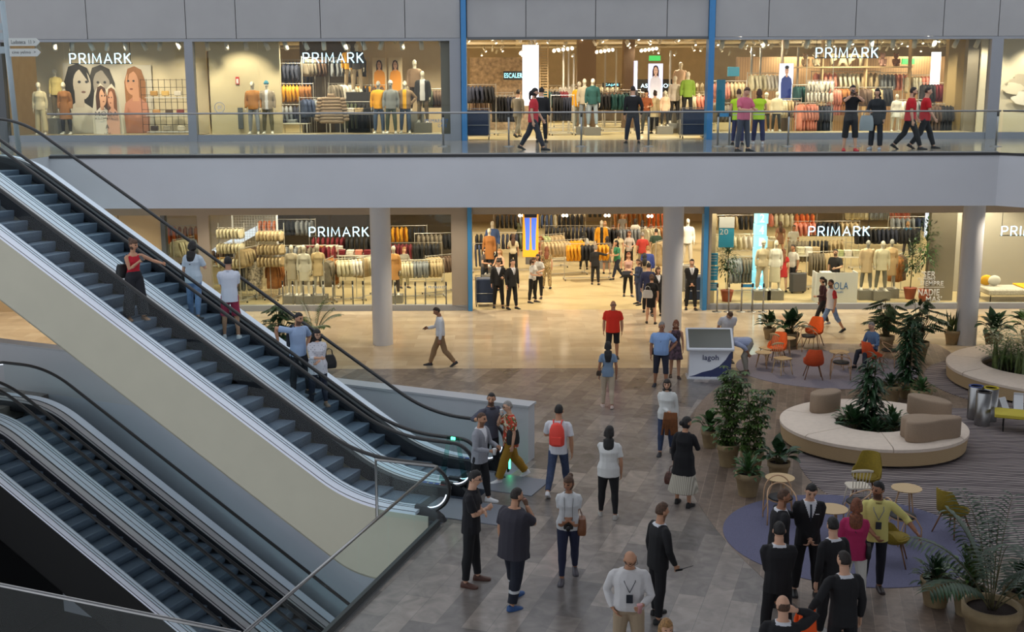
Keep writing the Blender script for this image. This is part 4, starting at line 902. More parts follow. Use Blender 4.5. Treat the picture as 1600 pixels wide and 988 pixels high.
def backpack(i, label, col, strapm=None):
    H = i['H']; P = i['sh0']-i['U']*.1*H-i['F']*(.1*H); t = thing('backpack', label, 'bag', wpt(i, P), i['t'].rotation_euler.z); m = mat('pack_%d_%d_%d' % col, col, .6, bump=.2, bs=30); b = MB()
    b.loft([[V((w*cos(a), .0+d*(sin(a)), z)) for a in [2*pi*k/20 for k in range(20)]] for w, d, z in ((.1, .05, -.22), (.145, .075, -.19), (.15, .085, -.05), (.14, .08, .1), (.1, .06, .2), (.04, .03, .235))]); b.build('bag_body', m, t, True)
    MB().rbox((0, .075, -.1), (.2, .04, .16), .03).build('front_pocket', m, t)
    for sx in (-1, 1): MB().tube([(sx*.07, -.04, .2), (sx*.085, -.1, .27), (sx*.09, -.2, .24), (sx*.1, -.23, .1), (sx*.11, -.17, -.08), (sx*.11, -.05, -.18)], .014, 6, sq=.5).build('strap', m, t, True)
    return t
def lanyard(i, label, cc=(40, 44, 60)):
    H = i['H']; n = i['neck']; F, U, X = i['F'], i['U'], i['X']; t = i['t']; b = MB()
    b.tube([n-F*.03*H+U*.03*H, n+X*.045*H+U*.012*H+F*.01*H, n+X*.04*H-U*.06*H+F*.08*H, n-U*.14*H+F*.096*H], .0045*H/1.7, 5); b.tube([n-F*.03*H+U*.03*H, n-X*.045*H+U*.012*H+F*.01*H, n-X*.04*H-U*.06*H+F*.08*H, n-U*.14*H+F*.096*H], .0045*H/1.7, 5)
    o = b.build('lanyard', mat('lanyard_%d_%d_%d' % cc, cc, .6), t, True)
    c = n-U*.185*H+F*.105*H; M = Matrix((X, -F, U)).transposed(); k = MB(); k.box(c, (.085, .006, .115), M=M); q = k.build('badge', mat('badge_dark', (36, 42, 52), .4), o); return o
# ================================================================== shop fronts
YF = 40.5
def X_(px, Y=YF, z=7.): 
    d = Y*cos(TH)-(z-HC)*sin(TH); return (px-800)/FPX*d
def Z_(py, Y=YF, px=800): return atY(px, py, Y).z
ZU = 9.32; ZL = 3.42
def wallbox(name, x0, x1, y0, y1, z0, z1, m): return struct(MB().box(((x0+x1)/2, (y0+y1)/2, (z0+z1)/2), (abs(x1-x0), abs(y1-y0), z1-z0)).build(name, m))
# upper facade: fascia panels, one by one
edges = [-22, X_(18), X_(148), X_(300), X_(377), X_(507), X_(637), X_(722)]
for a, b in zip(edges[:-1], edges[1:]): wallbox('wall_fascia', a+.012, b-.012, YF-.12, YF+.1, ZU+.1, 12.2, M_panel)
edges = [X_(732), X_(823), X_(930), X_(1040), X_(1104)]
for a, b in zip(edges[:-1], edges[1:]): wallbox('wall_fascia', a+.012, b-.012, YF-.12, YF+.1, ZU+.12, 10.75, M_panel)
edges = [X_(1114), X_(1196), X_(1330), X_(1465), X_(1550), X_(1700), 34]
for a, b in zip(edges[:-1], edges[1:]): wallbox('wall_fascia', a+.012, b-.012, YF-.12, YF+.1, ZU+.1, 12.2, M_panel)
wallbox('wall_fascia', -22, 34, YF+.05, YF+.12, ZU+.1, 12.2, M_frame)
wallbox('trim_3', -22, X_(722), YF-.14, YF+.1, ZU, ZU+.09, M_frame); wallbox('trim_4', X_(1114), 34, YF-.14, YF+.1, ZU, ZU+.09, M_frame); wallbox('trim_5', X_(732), X_(1104), YF-.14, YF+.1, ZU+.03, ZU+.12, mat('dark_grey_trim', (86, 90, 94), .4))
for i, (a, b, w_) in enumerate(((296, 309, 1), (705, 722, 1), (1541, 1559, 1), (1, 14, 0))): wallbox(f'trim_{10+i}', X_(a), X_(b), YF-.16, YF+.14, 6, ZU, M_frame if w_ else mat('dark_grey_trim'))
wallbox('trim_6', X_(723), X_(731), YF-.26, YF+.3, 6, 10.95, M_blue); wallbox('trim_7', X_(1104), X_(1113), YF-.26, YF+.3, 6, 10.95, M_blue); wallbox('trim_8', X_(723), X_(1113), YF-.26, YF+.3, 10.78, 10.95, M_blue)
for i, (a, b) in enumerate(((14, 722), (1114, 1700))): wallbox(f'baseboard_upper_{i}', X_(a), X_(b), YF-.12, YF+.12, 6, 6.22, M_frame)
bays_u = [(14, 296, 3), (309, 705, 4), (1114, 1541, 4), (1559, 1700, 2)]
n = 1
for a, b, k in bays_u:
    xa, xb = X_(a), X_(b)
    for j in range(k):
        o = MB().box((xa+(xb-xa)*(j+.5)/k, YF, (6.22+ZU)/2), ((xb-xa)/k-.012, .02, ZU-6.22)).build(f'window_{n}', M_sglass); struct(o); n += 1
# lower facade
XL = lambda px: X_(px, YF+.5, 2.)
YL = 41.0
wallbox('trim_20', -22, 34, YL-.1, YL+.2, ZL, B1, M_tanframe)
for i, (a, b, m) in enumerate(((255, 262, mat('dark_grey_trim')), (312, 330, M_tanframe), (706, 731, M_tanframe), (1106, 1111, M_tanframe), (1503, 1530, M_tanframe))): wallbox(f'trim_{21+i}', XL(a), XL(b), YL-.1, YL+.18, 0, ZL, m)
wallbox('trim_30', XL(731.5), XL(738), YL-.22, YL+.3, 0, B1-.02, M_blue); wallbox('trim_31', XL(1098), XL(1105), YL-.22, YL+.3, 0, B1-.02, M_blue)
for i, (a, b) in enumerate(((262, 731), (1106, 1700))): wallbox(f'baseboard_lower_{i}', XL(a), XL(b), YL-.1, YL+.12, 0, .2, M_frame)
for a, b, k in ((262, 312, 1), (330, 706, 4), (1111, 1503, 4), (1530, 1700, 2)):
    xa, xb = XL(a), XL(b)
    for j in range(k):
        o = MB().box((xa+(xb-xa)*(j+.5)/k, YL+.02, (.2+ZL)/2), ((xb-xa)/k-.012, .02, ZL-.2)).build(f'window_{n}', M_sglass); struct(o); n += 1
M_tanwall = mat('tan_wall_panel', (186, 160, 122), .5, var=.02, vs=1)
for k in range(9): x0 = XL(258)-1.55*(k+1); wallbox('wall_tan_panel', x0+.01, x0+1.54, YL-.05, YL+.1, 0, B1, M_tanwall)
wallbox('wall_tan_backing', -24, XL(258), YL+.1, YL+.15, 0, B1, mat('panel_joint', (120, 100, 76), .7))
# interior shells
M_shopwall = mat('warm_shop_wall', (196, 178, 148), .7, var=.03, vs=2); M_shopceil = mat('shop_ceiling_grey', (186, 172, 148), .9)
for lv, z0, z1, xl in (('lower', 0, 4.55, -15), ('upper', 6, 10.4, -19)):
    wallbox(f'wall_{lv}_shop_back', xl, 34, 70, 70.2, z0, z1, M_shopwall); wallbox(f'wall_{lv}_shop_left', xl, xl+.1, YL+.3, 70, z0, z1, M_shopwall); wallbox(f'wall_{lv}_shop_right', 33.8, 34, YL+.3, 70, z0, z1, M_shopwall)
wallbox('ceiling', -19, 34, YF+.13, 70, 10.4, 10.5, M_shopceil); wallbox('ceiling', -15, 34, YL+.3, 70, 4.62, 4.7, M_shopceil)
# ------------------------------------------------------------------ signs
M_sign = mat('white_sign_light', (225, 245, 255), .4, emit=(190, 232, 255), es=3.2); M_bar = mat('black_sign_bar', (22, 22, 24), .5)
def fit_text(name, body, w, h, m, loc, rot=(pi/2, 0, 0), ext=.02, parent=None, bold=0., sp=1.1):
    o = text(name, body, 1., m, (0, 0, 0), (0, 0, 0), 0, sp, 'LEFT', None, bold); me = o.data
    xs = [v_.co.x for v_ in me.vertices]; ys = [v_.co.y for v_ in me.vertices]; x0, x1, y0, y1 = min(xs), max(xs), min(ys), max(ys)
    for v_ in me.vertices: v_.co.x = (v_.co.x-(x0+x1)/2)/(x1-x0)*w; v_.co.y = (v_.co.y-(y0+y1)/2)/(y1-y0)*h
    bm = bmesh.new(); bm.from_mesh(me); r = bmesh.ops.extrude_face_region(bm, geom=bm.faces[:]); bmesh.ops.translate(bm, verts=[e for e in r['geom'] if isinstance(e, bmesh.types.BMVert)], vec=(0, 0, ext)); bm.to_mesh(me); bm.free()
    o.location = loc; o.rotation_euler = rot
    if parent: o.parent = parent
    return o
def arcp(cx, cz, rx, rz, a0, a1, n=8): return [(cx+rx*cos(R(a0+(a1-a0)*k/n)), cz+rz*sin(R(a0+(a1-a0)*k/n))) for k in range(n+1)]
GL = {'P': (.62, [[(0, 0), (0, 1), (.35, 1)]+arcp(.35, .74, .25, .26, 90, -90)+[(0, .48)]]), 'I': (.0, [[(0, 0), (0, 1)]]), 'M': (.86, [[(0, 0), (.08, 1), (.43, .2), (.78, 1), (.86, 0)]]), 'A': (.76, [[(0, 0), (.38, 1), (.76, 0)], [(.14, .34), (.62, .34)]]), 'K': (.6, [[(0, 0), (0, 1)], [(.58, 1), (.0, .45)], [(.18, .6), (.62, 0)]])}
GL['R'] = (.64, GL['P'][1]+[[(.3, .48), (.64, 0)]])
def stroke_word(word, w, h, m, parent, r=.021):
    xs = []; x = 0
    for ch in word: xs.append(x); x += GL[ch][0]+.36
    tot = x-.36; b = MB()
    for ch, x0 in zip(word, xs):
        for pl in GL[ch][1]: b.tube([((x0+a)/tot*w-w/2, 0, (z-.5)*h) for a, z in pl], r, 6)
    return b.build('letters', m, parent)
def shop_sign(px, py, w, lab, Y, body='PRIMARK', h=.33, al=0):
    p = atY(px, py, Y); t = thing('shop_sign', lab, 'sign', p); o = stroke_word(body, w, h, M_sign, t)
    MB().box((0, .06, -h/2-.0), (w+.06, .03, .03)).build('mounting_bar', M_bar, t)
    for sx in (-1, 1): MB().tube([(sx*w*.49, .06, -h/2), (sx*w*.49, .06, .72)], .01, 4).build('hanger', M_bar, t)
shop_sign(156.5, 91.5, 2.06, 'illuminated shop sign upstairs in the far left window above the portraits', YF+.35)
shop_sign(520.5, 90.5, 2.03, 'illuminated shop sign upstairs in the second window above the puffer jacket', YF+.35)
shop_sign(1323.5, 82.5, 2.1, 'illuminated shop sign upstairs in the right window above the baby clothes', YF+.35)
shop_sign(529.5, 362.5, 2.08, 'illuminated shop sign downstairs left of the column', YL+.35)
shop_sign(1311, 361.5, 2.14, 'illuminated shop sign downstairs above the reception counter', YL+.35)
shop_sign(1612, 361, 2.12, 'illuminated shop sign downstairs cut by the right edge of the picture', YL+.35)
def board(name, label, cat, px, py, Y, w, h, m, body=None, tm=None, tw=.8, th=.5, d=.08, parts=None):
    p = atY(px, py, Y); t = thing(name, label, cat, p); MB().rbox((0, 0, 0), (w, d, h), .01).build('panel', m, t)
    if body: fit_text('letters', body, w*tw, h*th, tm, (0, -d/2-.004, 0), parent=t, ext=.004)
    return t
M_emw = mat('white_lightbox', (250, 250, 255), .5, emit=(250, 248, 255), es=2.2); M_cyan = mat('cyan_letters', (160, 236, 250), .4, emit=(120, 220, 240), es=2.5); M_blk = mat('black_board', (16, 18, 22), .5); M_teal = mat('teal_panel', (28, 128, 158), .4, emit=(28, 120, 150), es=.15); M_ink = mat('dark_ink', (50, 50, 56), .6); M_gw = mat('window_lettering', (206, 210, 212), .5)
t = board('light_column', 'tall glowing white advertising column in the upper shop entrance', 'sign', 829, 118, 46.5, .62, 2.3, M_emw, d=.5)
fit_text('letters', 'TREND', .44, .13, M_ink, (.0, -.256, .95), parent=t, ext=.003); fit_text('letters', 'ING', .24, .13, M_ink, (-.1, -.256, .74), parent=t, ext=.003)
board('hanging_sign', 'hanging sign with glowing letters for the stairs left in the upper entrance', 'sign', 806, 118, 50, 1.05, .36, M_blk, 'ESCALERAS', M_cyan, .92, .55)
board('hanging_sign', 'black hanging sign with glowing letters for the lifts deep in the upper shop', 'sign', 1030, 134, 58, 2.9, .62, M_blk, 'ASCENSORES', M_sign, .62, .3)
board('hanging_sign', 'small glowing cyan sign deep in the middle of the upper shop', 'sign', 955, 133, 60, .9, .22, M_blk, 'CAJAS', M_cyan, .8, .6)
def suitposter(name, label, px, py, Y, w, h, hairc, skin, coat, bgm, legs=None):
    t = board(name, label, 'screen', px, py, Y, w, h, bgm, d=.12); portrait(t, 0, -h/2, w*.9, h*.95, hairc, skin, coat, -.064); return t
def flat(parent, nm, pts, m, y): 
    b = MB(); k = len(pts); b.add([(x, y, z) for x, z in pts]+[(x, y-.003, z) for x, z in pts], [tuple(range(k-1, -1, -1)), tuple(range(k, 2*k))]+[(i, (i+1) % k, k+(i+1) % k, k+i) for i in range(k)]); return b.build(nm, m, parent)
def oval(cx, cz, rx, rz, n=20, a0=0, sk=0): return [(cx+rx*cos(2*pi*k/n)+sk*sin(2*pi*k/n), cz+rz*sin(2*pi*k/n)) for k in range(n)]
def lum(n, c, es=.0): return mat(n, c, .6, emit=c if es else None, es=es)
def portrait(t, cx, z0, w, h, hairc, skin, coat, y, es=0., turn=0, longh=True, big=1.):
    hm, sm, cm = (lum('print_%d_%d_%d_%d' % (*c, int(es*10)), c, es) for c in (hairc, skin, coat)); hx = w*.2*big; hz = z0+h*(1-.16*big); h0 = h; h = h*big
    if longh: flat(t, 'printed_hair', [(cx-hx*1.25, hz-h*.26), (cx-hx*1.3, hz), (cx-hx*.8, hz+h*.13), (cx, hz+h*.155), (cx+hx*.8, hz+h*.12), (cx+hx*1.25, hz), (cx+hx*1.2, hz-h*.24)], hm, y)
    zt = hz-.15*h; flat(t, 'printed_coat', [(cx-w*.42, z0), (cx+w*.42, z0), (cx+w*.46, zt-h0*.24), (cx+w*.4, zt-h0*.09), (cx+w*.12, zt), (cx-w*.12, zt), (cx-w*.4, zt-h0*.09), (cx-w*.46, zt-h0*.24)], cm, y-.004)
    flat(t, 'printed_neck', [(cx-hx*.4, hz-h*.19), (cx+hx*.4, hz-h*.19), (cx+hx*.4, hz-h*.05), (cx-hx*.4, hz-h*.05)], sm, y-.008)
    flat(t, 'printed_face', oval(cx+turn*hx*.3, hz-h*.01, hx*.78, h*.12), sm, y-.012)
    if not longh: flat(t, 'printed_hair', oval(cx, hz+h*.085, hx*.85, h*.05), hm, y-.016)
    else: flat(t, 'printed_fringe', [(cx-hx*.95, hz-h*.02), (cx-hx*.6, hz+h*.08), (cx+hx*.1, hz+h*.115), (cx+hx*.95, hz), (cx+hx*.7, hz+h*.12), (cx, hz+h*.15), (cx-hx*.8, hz+h*.12)], hm, y-.016)
    for sx in (-1, 1): flat(t, 'printed_eye', oval(cx+turn*hx*.4+sx*hx*.32, hz+h*.01, hx*.14, h*.011, 10), M_ink, y-.018)
    flat(t, 'printed_mouth', oval(cx+turn*hx*.4, hz-h*.07, hx*.2, h*.009, 10), lum('print_lips_%d_%d' % skin[:2], (int(skin[0]*.62), int(skin[1]*.5), int(skin[2]*.5))), y-.018)
# portraits in the far left upper window
M_wprint = mat('white_print', (200, 192, 176), .6)
wallbox('wall_window_back', X_(14), X_(296), 43.2, 43.3, 6, 10.4, mat('cream_window_wall', (206, 192, 162), .7))
p = atY(146, 208, 43.1); t = thing('poster', 'large black and white print of two dark haired women in pale coats', 'poster', p); 
MB().box((0, .02, 1.25), (1.9, .02, 2.5)).build('panel', M_wprint, t); portrait(t, .42, 0, 1.1, 2.45, (60, 56, 52), (150, 142, 132), (150, 144, 134), -.005, big=1.75); portrait(t, -.4, 0, 1.15, 2.5, (34, 32, 30), (196, 186, 172), (206, 200, 186), -.03, turn=1, big=1.8)
p = atY(214, 208, 43.1); t = thing('poster', 'large colour print of a blond woman in a pink blouse looking left', 'poster', p)
MB().box((0, .02, 1.2), (1.3, .02, 2.45)).build('panel', M_wprint, t); portrait(t, .05, 0, 1.0, 2.4, (150, 100, 60), (206, 150, 116), (190, 132, 108), -.01, turn=-1.2, big=1.5)
p = atY(171, 220, 42.2); t = thing('standee', 'cut out standee of two hugging women in pale coats in front of the portraits', 'standee', p)
flat(t, 'panel', [(-.55, 0), (.55, 0), (.5, 1.1), (.42, 1.7), (.2, 2.0), (0, 1.8), (-.2, 2.02), (-.42, 1.7), (-.52, 1.1)], M_wprint, .01); MB().box((0, .12, .02), (.6, .3, .04)).build('base', M_steel, t)
portrait(t, -.17, .1, .6, 1.85, (70, 44, 30), (206, 156, 124), (216, 208, 196), -.01, turn=1, big=1.35); portrait(t, .2, .1, .5, 1.78, (120, 74, 46), (206, 150, 120), (206, 160, 140), -.035, turn=-1, big=1.35)
for k, (s_, hz) in enumerate((('LLEGA', 1.15), ('MODA', .95), ('KILOMETROS', .78), ('A', .5), ('LOS', .25))): fit_text('letters', s_, (.3, .8, .8, .12, .22)[k], (.1, .15, .08, .15, .08)[k], M_ink, (-.02, -.06, hz), parent=t, ext=.003)
# grid shelf with goods
p = atY(262, 222, 42.4); t = thing('grid_shelf', 'black wire grid shelf with bags and shoes in the far left upper window', 'shelf', (p.x, p.y, 6.22))
b = MB()
for k in range(9): b.tube([(-.85+k*.2125, 0, 0), (-.85+k*.2125, 0, 1.9)], .009, 4)
for k in range(8): b.tube([(-.85, 0, .05+k*.26), (.85, 0, .05+k*.26)], .007, 4)
b.build('grid', M_blk, t)
for z in (.05, .62, 1.25): MB().box((.1, -.12, z), (1.5, .26, .02)).build('shelf_board', M_white, t)
goods = [(-.35, .75, (190, 140, 84)), (.1, .75, (80, 60, 40)), (.5, .75, (120, 50, 44)), (-.4, 1.4, (160, 120, 60)), (.0, 1.4, (196, 160, 90)), (.45, 1.4, (206, 196, 180)), (-.45, .18, (60, 44, 40)), (0., .18, (150, 140, 120)), (.5, .18, (190, 180, 160))]
for k, (x, z, c) in enumerate(goods):
    o = MB().rbox((0, 0, 0), (.26, .14, .17), .04).build('boxed_bag' if z > .5 else 'display_shoe_bag', mat('goods_%d_%d_%d' % c, c, .6)); o.location = (p.x+x+.05, p.y-.12, 6.22+z-.0); tag(o, f'small {("tan","brown","dark red","ochre","straw","white","dark","beige","cream")[k]} bag on the {("middle" if z==.75 else "top" if z>1 else "bottom")} shelf of the black wire grid', 'bag')
for a, b in ((14, 296), (309, 705), (1114, 1541)): wallbox('floor', X_(a), X_(b), YF+.1, 43.1 if a < 1000 else 42.9, 6, 6.2, mat('window_platform', (160, 146, 118), .5))
# ------------------------------------------------------------------ mannequins
STAND = ((4, 0, 5), (-3, 2, 5)); U0 = 6.0
def mq(label, px, Y, z, top, bot, face=0, H=1.82, kind=1, hat=None, plinth=None, legs=STAND, arms=('down', 'down'), sex='m', shoe=(214, 210, 200)):
    x = X_(px, Y, z+1); zb_ = z
    if plinth:
        o = MB().rbox((0, 0, plinth/2), (.62, .5, plinth), .01).build('plinth', mat('grey_plinth', (120, 118, 112), .6)); o.location = (x, Y, z)
        pl_ = 'grey plinth under the '+label; pl_ = pl_ if len(pl_.split()) < 17 else 'plinth of the '+label; tag(o, ' '.join(pl_.split()[:16]) if len(pl_.split()) < 17 else 'plinth of the '+label.replace('mannequin ', '').replace('the ', ''), 'plinth'); zb_ = z+plinth
    return person(label, V((x, Y, zb_)), face, H, sex, legs=legs, arms=arms, hair=('none', 'dark'), top=top, bot=bot, shoe=shoe, fine=False, mann=kind, name='mannequin', cat='mannequin', hat=hat)
U0 = 6.0
def sh(c, **k): return ('shirt', c, dict({'sl': 1, 'hem': .06, 'loose': .013}, **k))
def trs(c, **k): return ('trousers', c, dict(k))
TAN, CRM, GRY, DNM = (176, 120, 62), (214, 200, 166), (150, 146, 136), (70, 88, 116)
mq('mannequin in cream blouse and wide cream trousers at the left of the portraits', 64, 42, U0+.2, sh((206, 194, 160)), trs((200, 188, 150), wide=.04), sex='f')
mq('mannequin in pale yellow top standing highest beside the black and white print', 91, 42.7, U0+.2, sh((206, 186, 120)), trs((120, 110, 90)), sex='f', H=1.75, plinth=.55)
mq('mannequin in long brown coat and dark stockings beside the black and white print', 103, 42.1, U0+.2, sh((150, 100, 56), hem=.24, flare=.1), ('leggings', (40, 38, 44), {}), sex='f')
mq('mannequin in tan jacket over dark shirt, left of the two by the cream wall', 397, 41.8, U0+.2, sh(TAN), trs((140, 144, 150)))
mq('mannequin in blue beanie and open grey brown shirt by the cream wall', 419, 41.8, U0+.2, sh((150, 138, 120), mats=[M_white], paint=lambda x, f, u, n: 1 if f > 0 and abs(x) < .03 else 0), trs((92, 84, 58)), hat=(64, 128, 150))
mq('mannequin in mustard sweater on the high black stand upstairs', 547, 43.5, U0+1.65, sh((214, 152, 30)), trs((150, 130, 100)), H=1.7)
mq('mannequin in dark jacket on the high black stand upstairs', 559, 43.4, U0+1.65, sh((52, 48, 48)), trs((140, 124, 100)), H=1.72)
mq('mannequin in yellow sweater leftmost of the group of three upstairs', 593, 42, U0+.2, sh((226, 160, 40)), trs(DNM), kind=2)
mq('mannequin in white cap and denim jacket in the middle of the group upstairs', 612, 41.8, U0+.2, sh((130, 134, 134)), trs((74, 84, 72)), kind=2, hat=(200, 200, 196))
mq('mannequin in brown puffer vest and yellow shirt right in the group upstairs', 634, 42, U0+.2, sh((146, 122, 96), loose=.035, mats=[mat('yellow_shirt', (230, 170, 30), .8)], paint=lambda x, f, u, n: 1 if f > 0 and abs(x) < .035 else 0), trs(DNM), arms=('hip', 'down'))
mq('mannequin in padded brown coat standing tall on a plinth upstairs', 650, 43, U0, sh((136, 112, 90), loose=.04), trs((60, 52, 46)), plinth=.95)
mq('mannequin in white shirt under a dark coat right of the padded coat upstairs', 662, 42.6, U0, sh((44, 46, 50), hem=.1, loose=.024, mats=[M_white], paint=lambda x, f, u, n: 1 if f > 0 and abs(x) < .05 else 0), trs((96, 84, 64)), plinth=.55)
mq('mannequin in mustard jacket at the back of the trio in the upper entrance', 906, 46.5, U0+.2, sh((236, 172, 40)), trs((150, 150, 140)))
mq('mannequin in grey hoodie between the mustard jacket and the green sweater', 914, 45.8, U0, sh((170, 160, 140)), trs((120, 130, 140)), plinth=.3)
mq('mannequin in dark green sweater and light jeans in the upper entrance', 927, 45, U0, sh((28, 74, 74), scarf=1), trs((140, 156, 170)), plinth=.3, arms=('down', 'down'))
mq('mannequin in pale pink sweater raised at the right of the upper entrance', 1063, 47.5, U0, sh((220, 190, 164)), trs((40, 38, 40)), plinth=.95)
mq('mannequin in green sweater and black trousers at the right of the upper entrance', 1075, 46, U0, sh((110, 140, 50)), trs((24, 24, 26)), plinth=.55)
mq('mannequin in floral blouse left of the green sweater in the upper entrance', 1055, 46.4, U0+.2, sh((190, 180, 166)), trs((36, 34, 34)), plinth=.2, sex='f')
mq('child size mannequin in pale pink coat and black leggings in the upper entrance', 1040, 46, U0, sh((222, 190, 160), hem=.1), ('leggings', (26, 26, 28), {}), H=1.35, plinth=.3, sex='f')
mq('child size mannequin in cream coat near the yellow vests upstairs', 1215, 42.5, U0+.2, sh((220, 206, 170), hem=.08, loose=.03), trs((40, 40, 36)), H=1.4)
mq('second child size mannequin in cream jacket left of the cream coat upstairs', 1198, 43, U0+.2, sh((210, 190, 150), loose=.03), trs((60, 60, 56)), H=1.35, hat=(226, 214, 190))
mq('small child mannequin in white bib and skirt left of the red tees upstairs', 1402, 42.2, U0+.2, sh((226, 220, 206)), ('skirt', (220, 216, 206), {'len': .15}), H=1.3, sex='f')
# lower mannequins
mq('mannequin in grey scarf and button dress, left of three by the column', 457, 42.6, 0, sh((176, 164, 140), hem=.22, flare=.05), None, plinth=.3, sex='f', H=1.86)
mq('mannequin in white sweater and pale skirt, middle of three by the column', 476, 42.5, 0, sh((206, 200, 182)), ('skirt', (200, 192, 170), {'len': .24, 'flare': .05}), plinth=.3, sex='f', H=1.86)
mq('mannequin in beige wrap dress, right of three by the column', 498, 42.6, 0, sh((196, 172, 128), hem=.15), None, plinth=.3, sex='f', H=1.9)
mq('mannequin in orange tan coat just right of the left column', 616, 42.6, 0, sh((206, 150, 88), hem=.22, flare=.08), trs((60, 50, 46)), plinth=.3, sex='f')
mq('mannequin in long brown coat in the left of the lower entrance', 765, 45.5, 0, sh((150, 98, 48), hem=.2, flare=.08), trs((30, 34, 42)), plinth=.6, sex='f')
mq('mannequin in blue jacket behind the brown coat in the lower entrance', 770, 46.2, 0, sh((60, 84, 130)), trs((30, 34, 42)), plinth=.8)
mq('white mannequin high at the right of the lower entrance', 1073, 45, 0, sh((220, 216, 204)), trs((200, 190, 170)), plinth=1.0)
mq('white mannequin in beanie and cardigan, left of the pair by the glowing cubes', 1191, 43, 0, sh((206, 190, 160), hem=.05), trs((196, 184, 160), wide=.02), plinth=.35, sex='f', H=1.86, hat=(214, 206, 190))
mq('white mannequin in white top and long woven skirt, right of the pair by the cubes', 1211, 43, 0, sh((230, 226, 214)), ('skirt', (206, 198, 172), {'len': .36, 'flare': .05}), plinth=.35, sex='f', H=1.86)
mq('mannequin in pale trench coat, left of the three right of the counter', 1354, 43, 0, sh((200, 176, 140), hem=.18, flare=.1), trs((120, 118, 110)), plinth=.35, kind=2, H=1.86)
mq('mannequin in cream blazer, middle of the three right of the counter', 1377, 42.8, 0, sh((206, 196, 166), hem=.12), trs((110, 108, 96)), plinth=.35, H=1.86)
mq('mannequin in pleated beige dress, right of the three right of the counter', 1391, 43.3, 0, sh((196, 166, 124), hem=.26, flare=.12), None, plinth=.35, kind=2, sex='f', H=1.86)
mq('mannequin in yellow coat with price tag at the back of the lower entrance', 940, 51, 0, sh((214, 150, 30), hem=.1, mats=[M_blk], paint=lambda x, f, u, n: 1 if f > 0 and abs(x) < .04 else 0), trs((70, 60, 56)), plinth=.3)
# ------------------------------------------------------------------ clothes racks
GM = {}
def garment(kind, c):
    k = (kind, c)
    if k in GM: return GM[k]
    b = MB(); m = mat('garment_%d_%d_%d' % c, c, .85, var=.08, vs=9, bump=.3, bs=12); rnd = random.Random(hash(k) % 1000)
    def rg(w, d, z, ox=0): return [V((ox+w*cos(a)*(1+.06*sin(5*a+z*9)), d*sin(a)*(1+.25*sin(3*a+z*7)), z)) for a in [2*pi*j/14 for j in range(14)]]
    if kind in ('jacket', 'shirt', 'coat'):
        L = {'jacket': .68, 'shirt': .66, 'coat': 1.0}[kind]; dp = .06 if kind != 'shirt' else .035
        b.loft([rg(.06, .03, -.05), rg(.14, dp*.7, -.08), rg(.215, dp, -.14), rg(.22, dp*1.1, -.35), rg(.23, dp*1.1, -L*.8), rg(.24, dp*1.2, -L)])
        for sx in (-1, 1): b.tube([(sx*.18, 0, -.11), (sx*.25, .01, -.3), (sx*.26, -.02, -.5), (sx*.25, -.01, -.62)], [.06, .055, .048, .04], 8, sq=.7)
    elif kind == 'skirt': b.loft([rg(.15, .03, -.08), rg(.17, .04, -.2), rg(.23, .06, -.75)])
    elif kind == 'trousers':
        for sx in (-1, 1): b.loft([rg(.09, .03, -.08, sx*.07), rg(.09, .035, -.4, sx*.08), rg(.075, .03, -.95, sx*.09)])
    b.tube([(-.2, 0, -.1), (0, 0, -.045), (.2, 0, -.1)], .008, 4); b.tube([(0, 0, -.05), (0, 0, -.005), (.015, 0, .015), (.03, 0, 0)], .004, 4)
    o = b.build('hanging_'+kind, m, None, True); GM[k] = o; o['_proto'] = 1; return o
PLACED = set()
QJ = []
def put_g(kind, c, loc, rz, label, group, now=False):
    if kind == 'jacket' and not now: QJ.append((kind, c, loc, rz, label, group)); return None
    o = garment(kind, c)
    if o.name in PLACED: o = o.copy(); C.objects.link(o)
    PLACED.add(o.name)
    if '_proto' in o: del o['_proto']
    o.location = loc; o.rotation_euler = (random.uniform(-.04, .04), 0, rz+random.uniform(-.12, .12)); tag(o, label, {'trousers': 'trousers'}.get(kind, kind), group); return o
CN = {(30, 30, 34): 'black', (40, 44, 60): 'navy', (110, 22, 34): 'dark red', (206, 196, 166): 'cream', (176, 156, 120): 'beige', (214, 150, 30): 'mustard', (120, 110, 94): 'taupe', (150, 96, 44): 'rust brown', (88, 96, 74): 'olive', (130, 134, 138): 'grey', (52, 66, 96): 'denim blue', (222, 214, 200): 'white', (206, 130, 110): 'salmon', (90, 70, 56): 'brown', (170, 178, 130): 'pale green', (28, 74, 74): 'dark green', (214, 110, 50): 'orange'}
CB = {v_: k for k, v_ in CN.items()}
M_rail = mat('pale_rack_metal', (190, 186, 176), .4, .3)
def rack(where, x, y, z, L, rz, cols, kind, n=9, h=1.5):
    t = thing('clothes_rack', f'metal rack of {cols[0]} {kind}s {where}', 'rack', (x, y, z), rz); b = MB()
    MB().tube([(-L/2, 0, h), (L/2, 0, h)], .014, 6).build('rail', M_rail, t)
    for sx in (-1, 1):
        MB().tube([(sx*L/2, 0, .1), (sx*L/2, 0, h+.04)], .016, 6).build('upright', M_rail, t); MB().box((sx*L/2, 0, .08), (.05, .6, .03)).build('foot', M_rail, t)
    MB().box((0, 0, .085), (L, .04, .03)).build('base_bar', M_rail, t)
    for sx in (-1, 1):
        for sy in (-1, 1): MB().tube([(sx*L/2-.012, sy*.27, .034), (sx*L/2+.012, sy*.27, .034)], .033, 8).build('caster', M_black, t)
    for k in range(n):
        q = -L/2+.08+(L-.16)*(k+.5)/n; ci = cols[min(len(cols)-1, int(k*len(cols)/n))]; c = CB[ci]
        put_g(kind, c, (x+q*cos(rz), y+q*sin(rz), z+h-.005), rz+pi/2, f'{ci} {kind} on the rack {where}', f'{ci} {kind}s on the rack {where}')
random.seed(21)
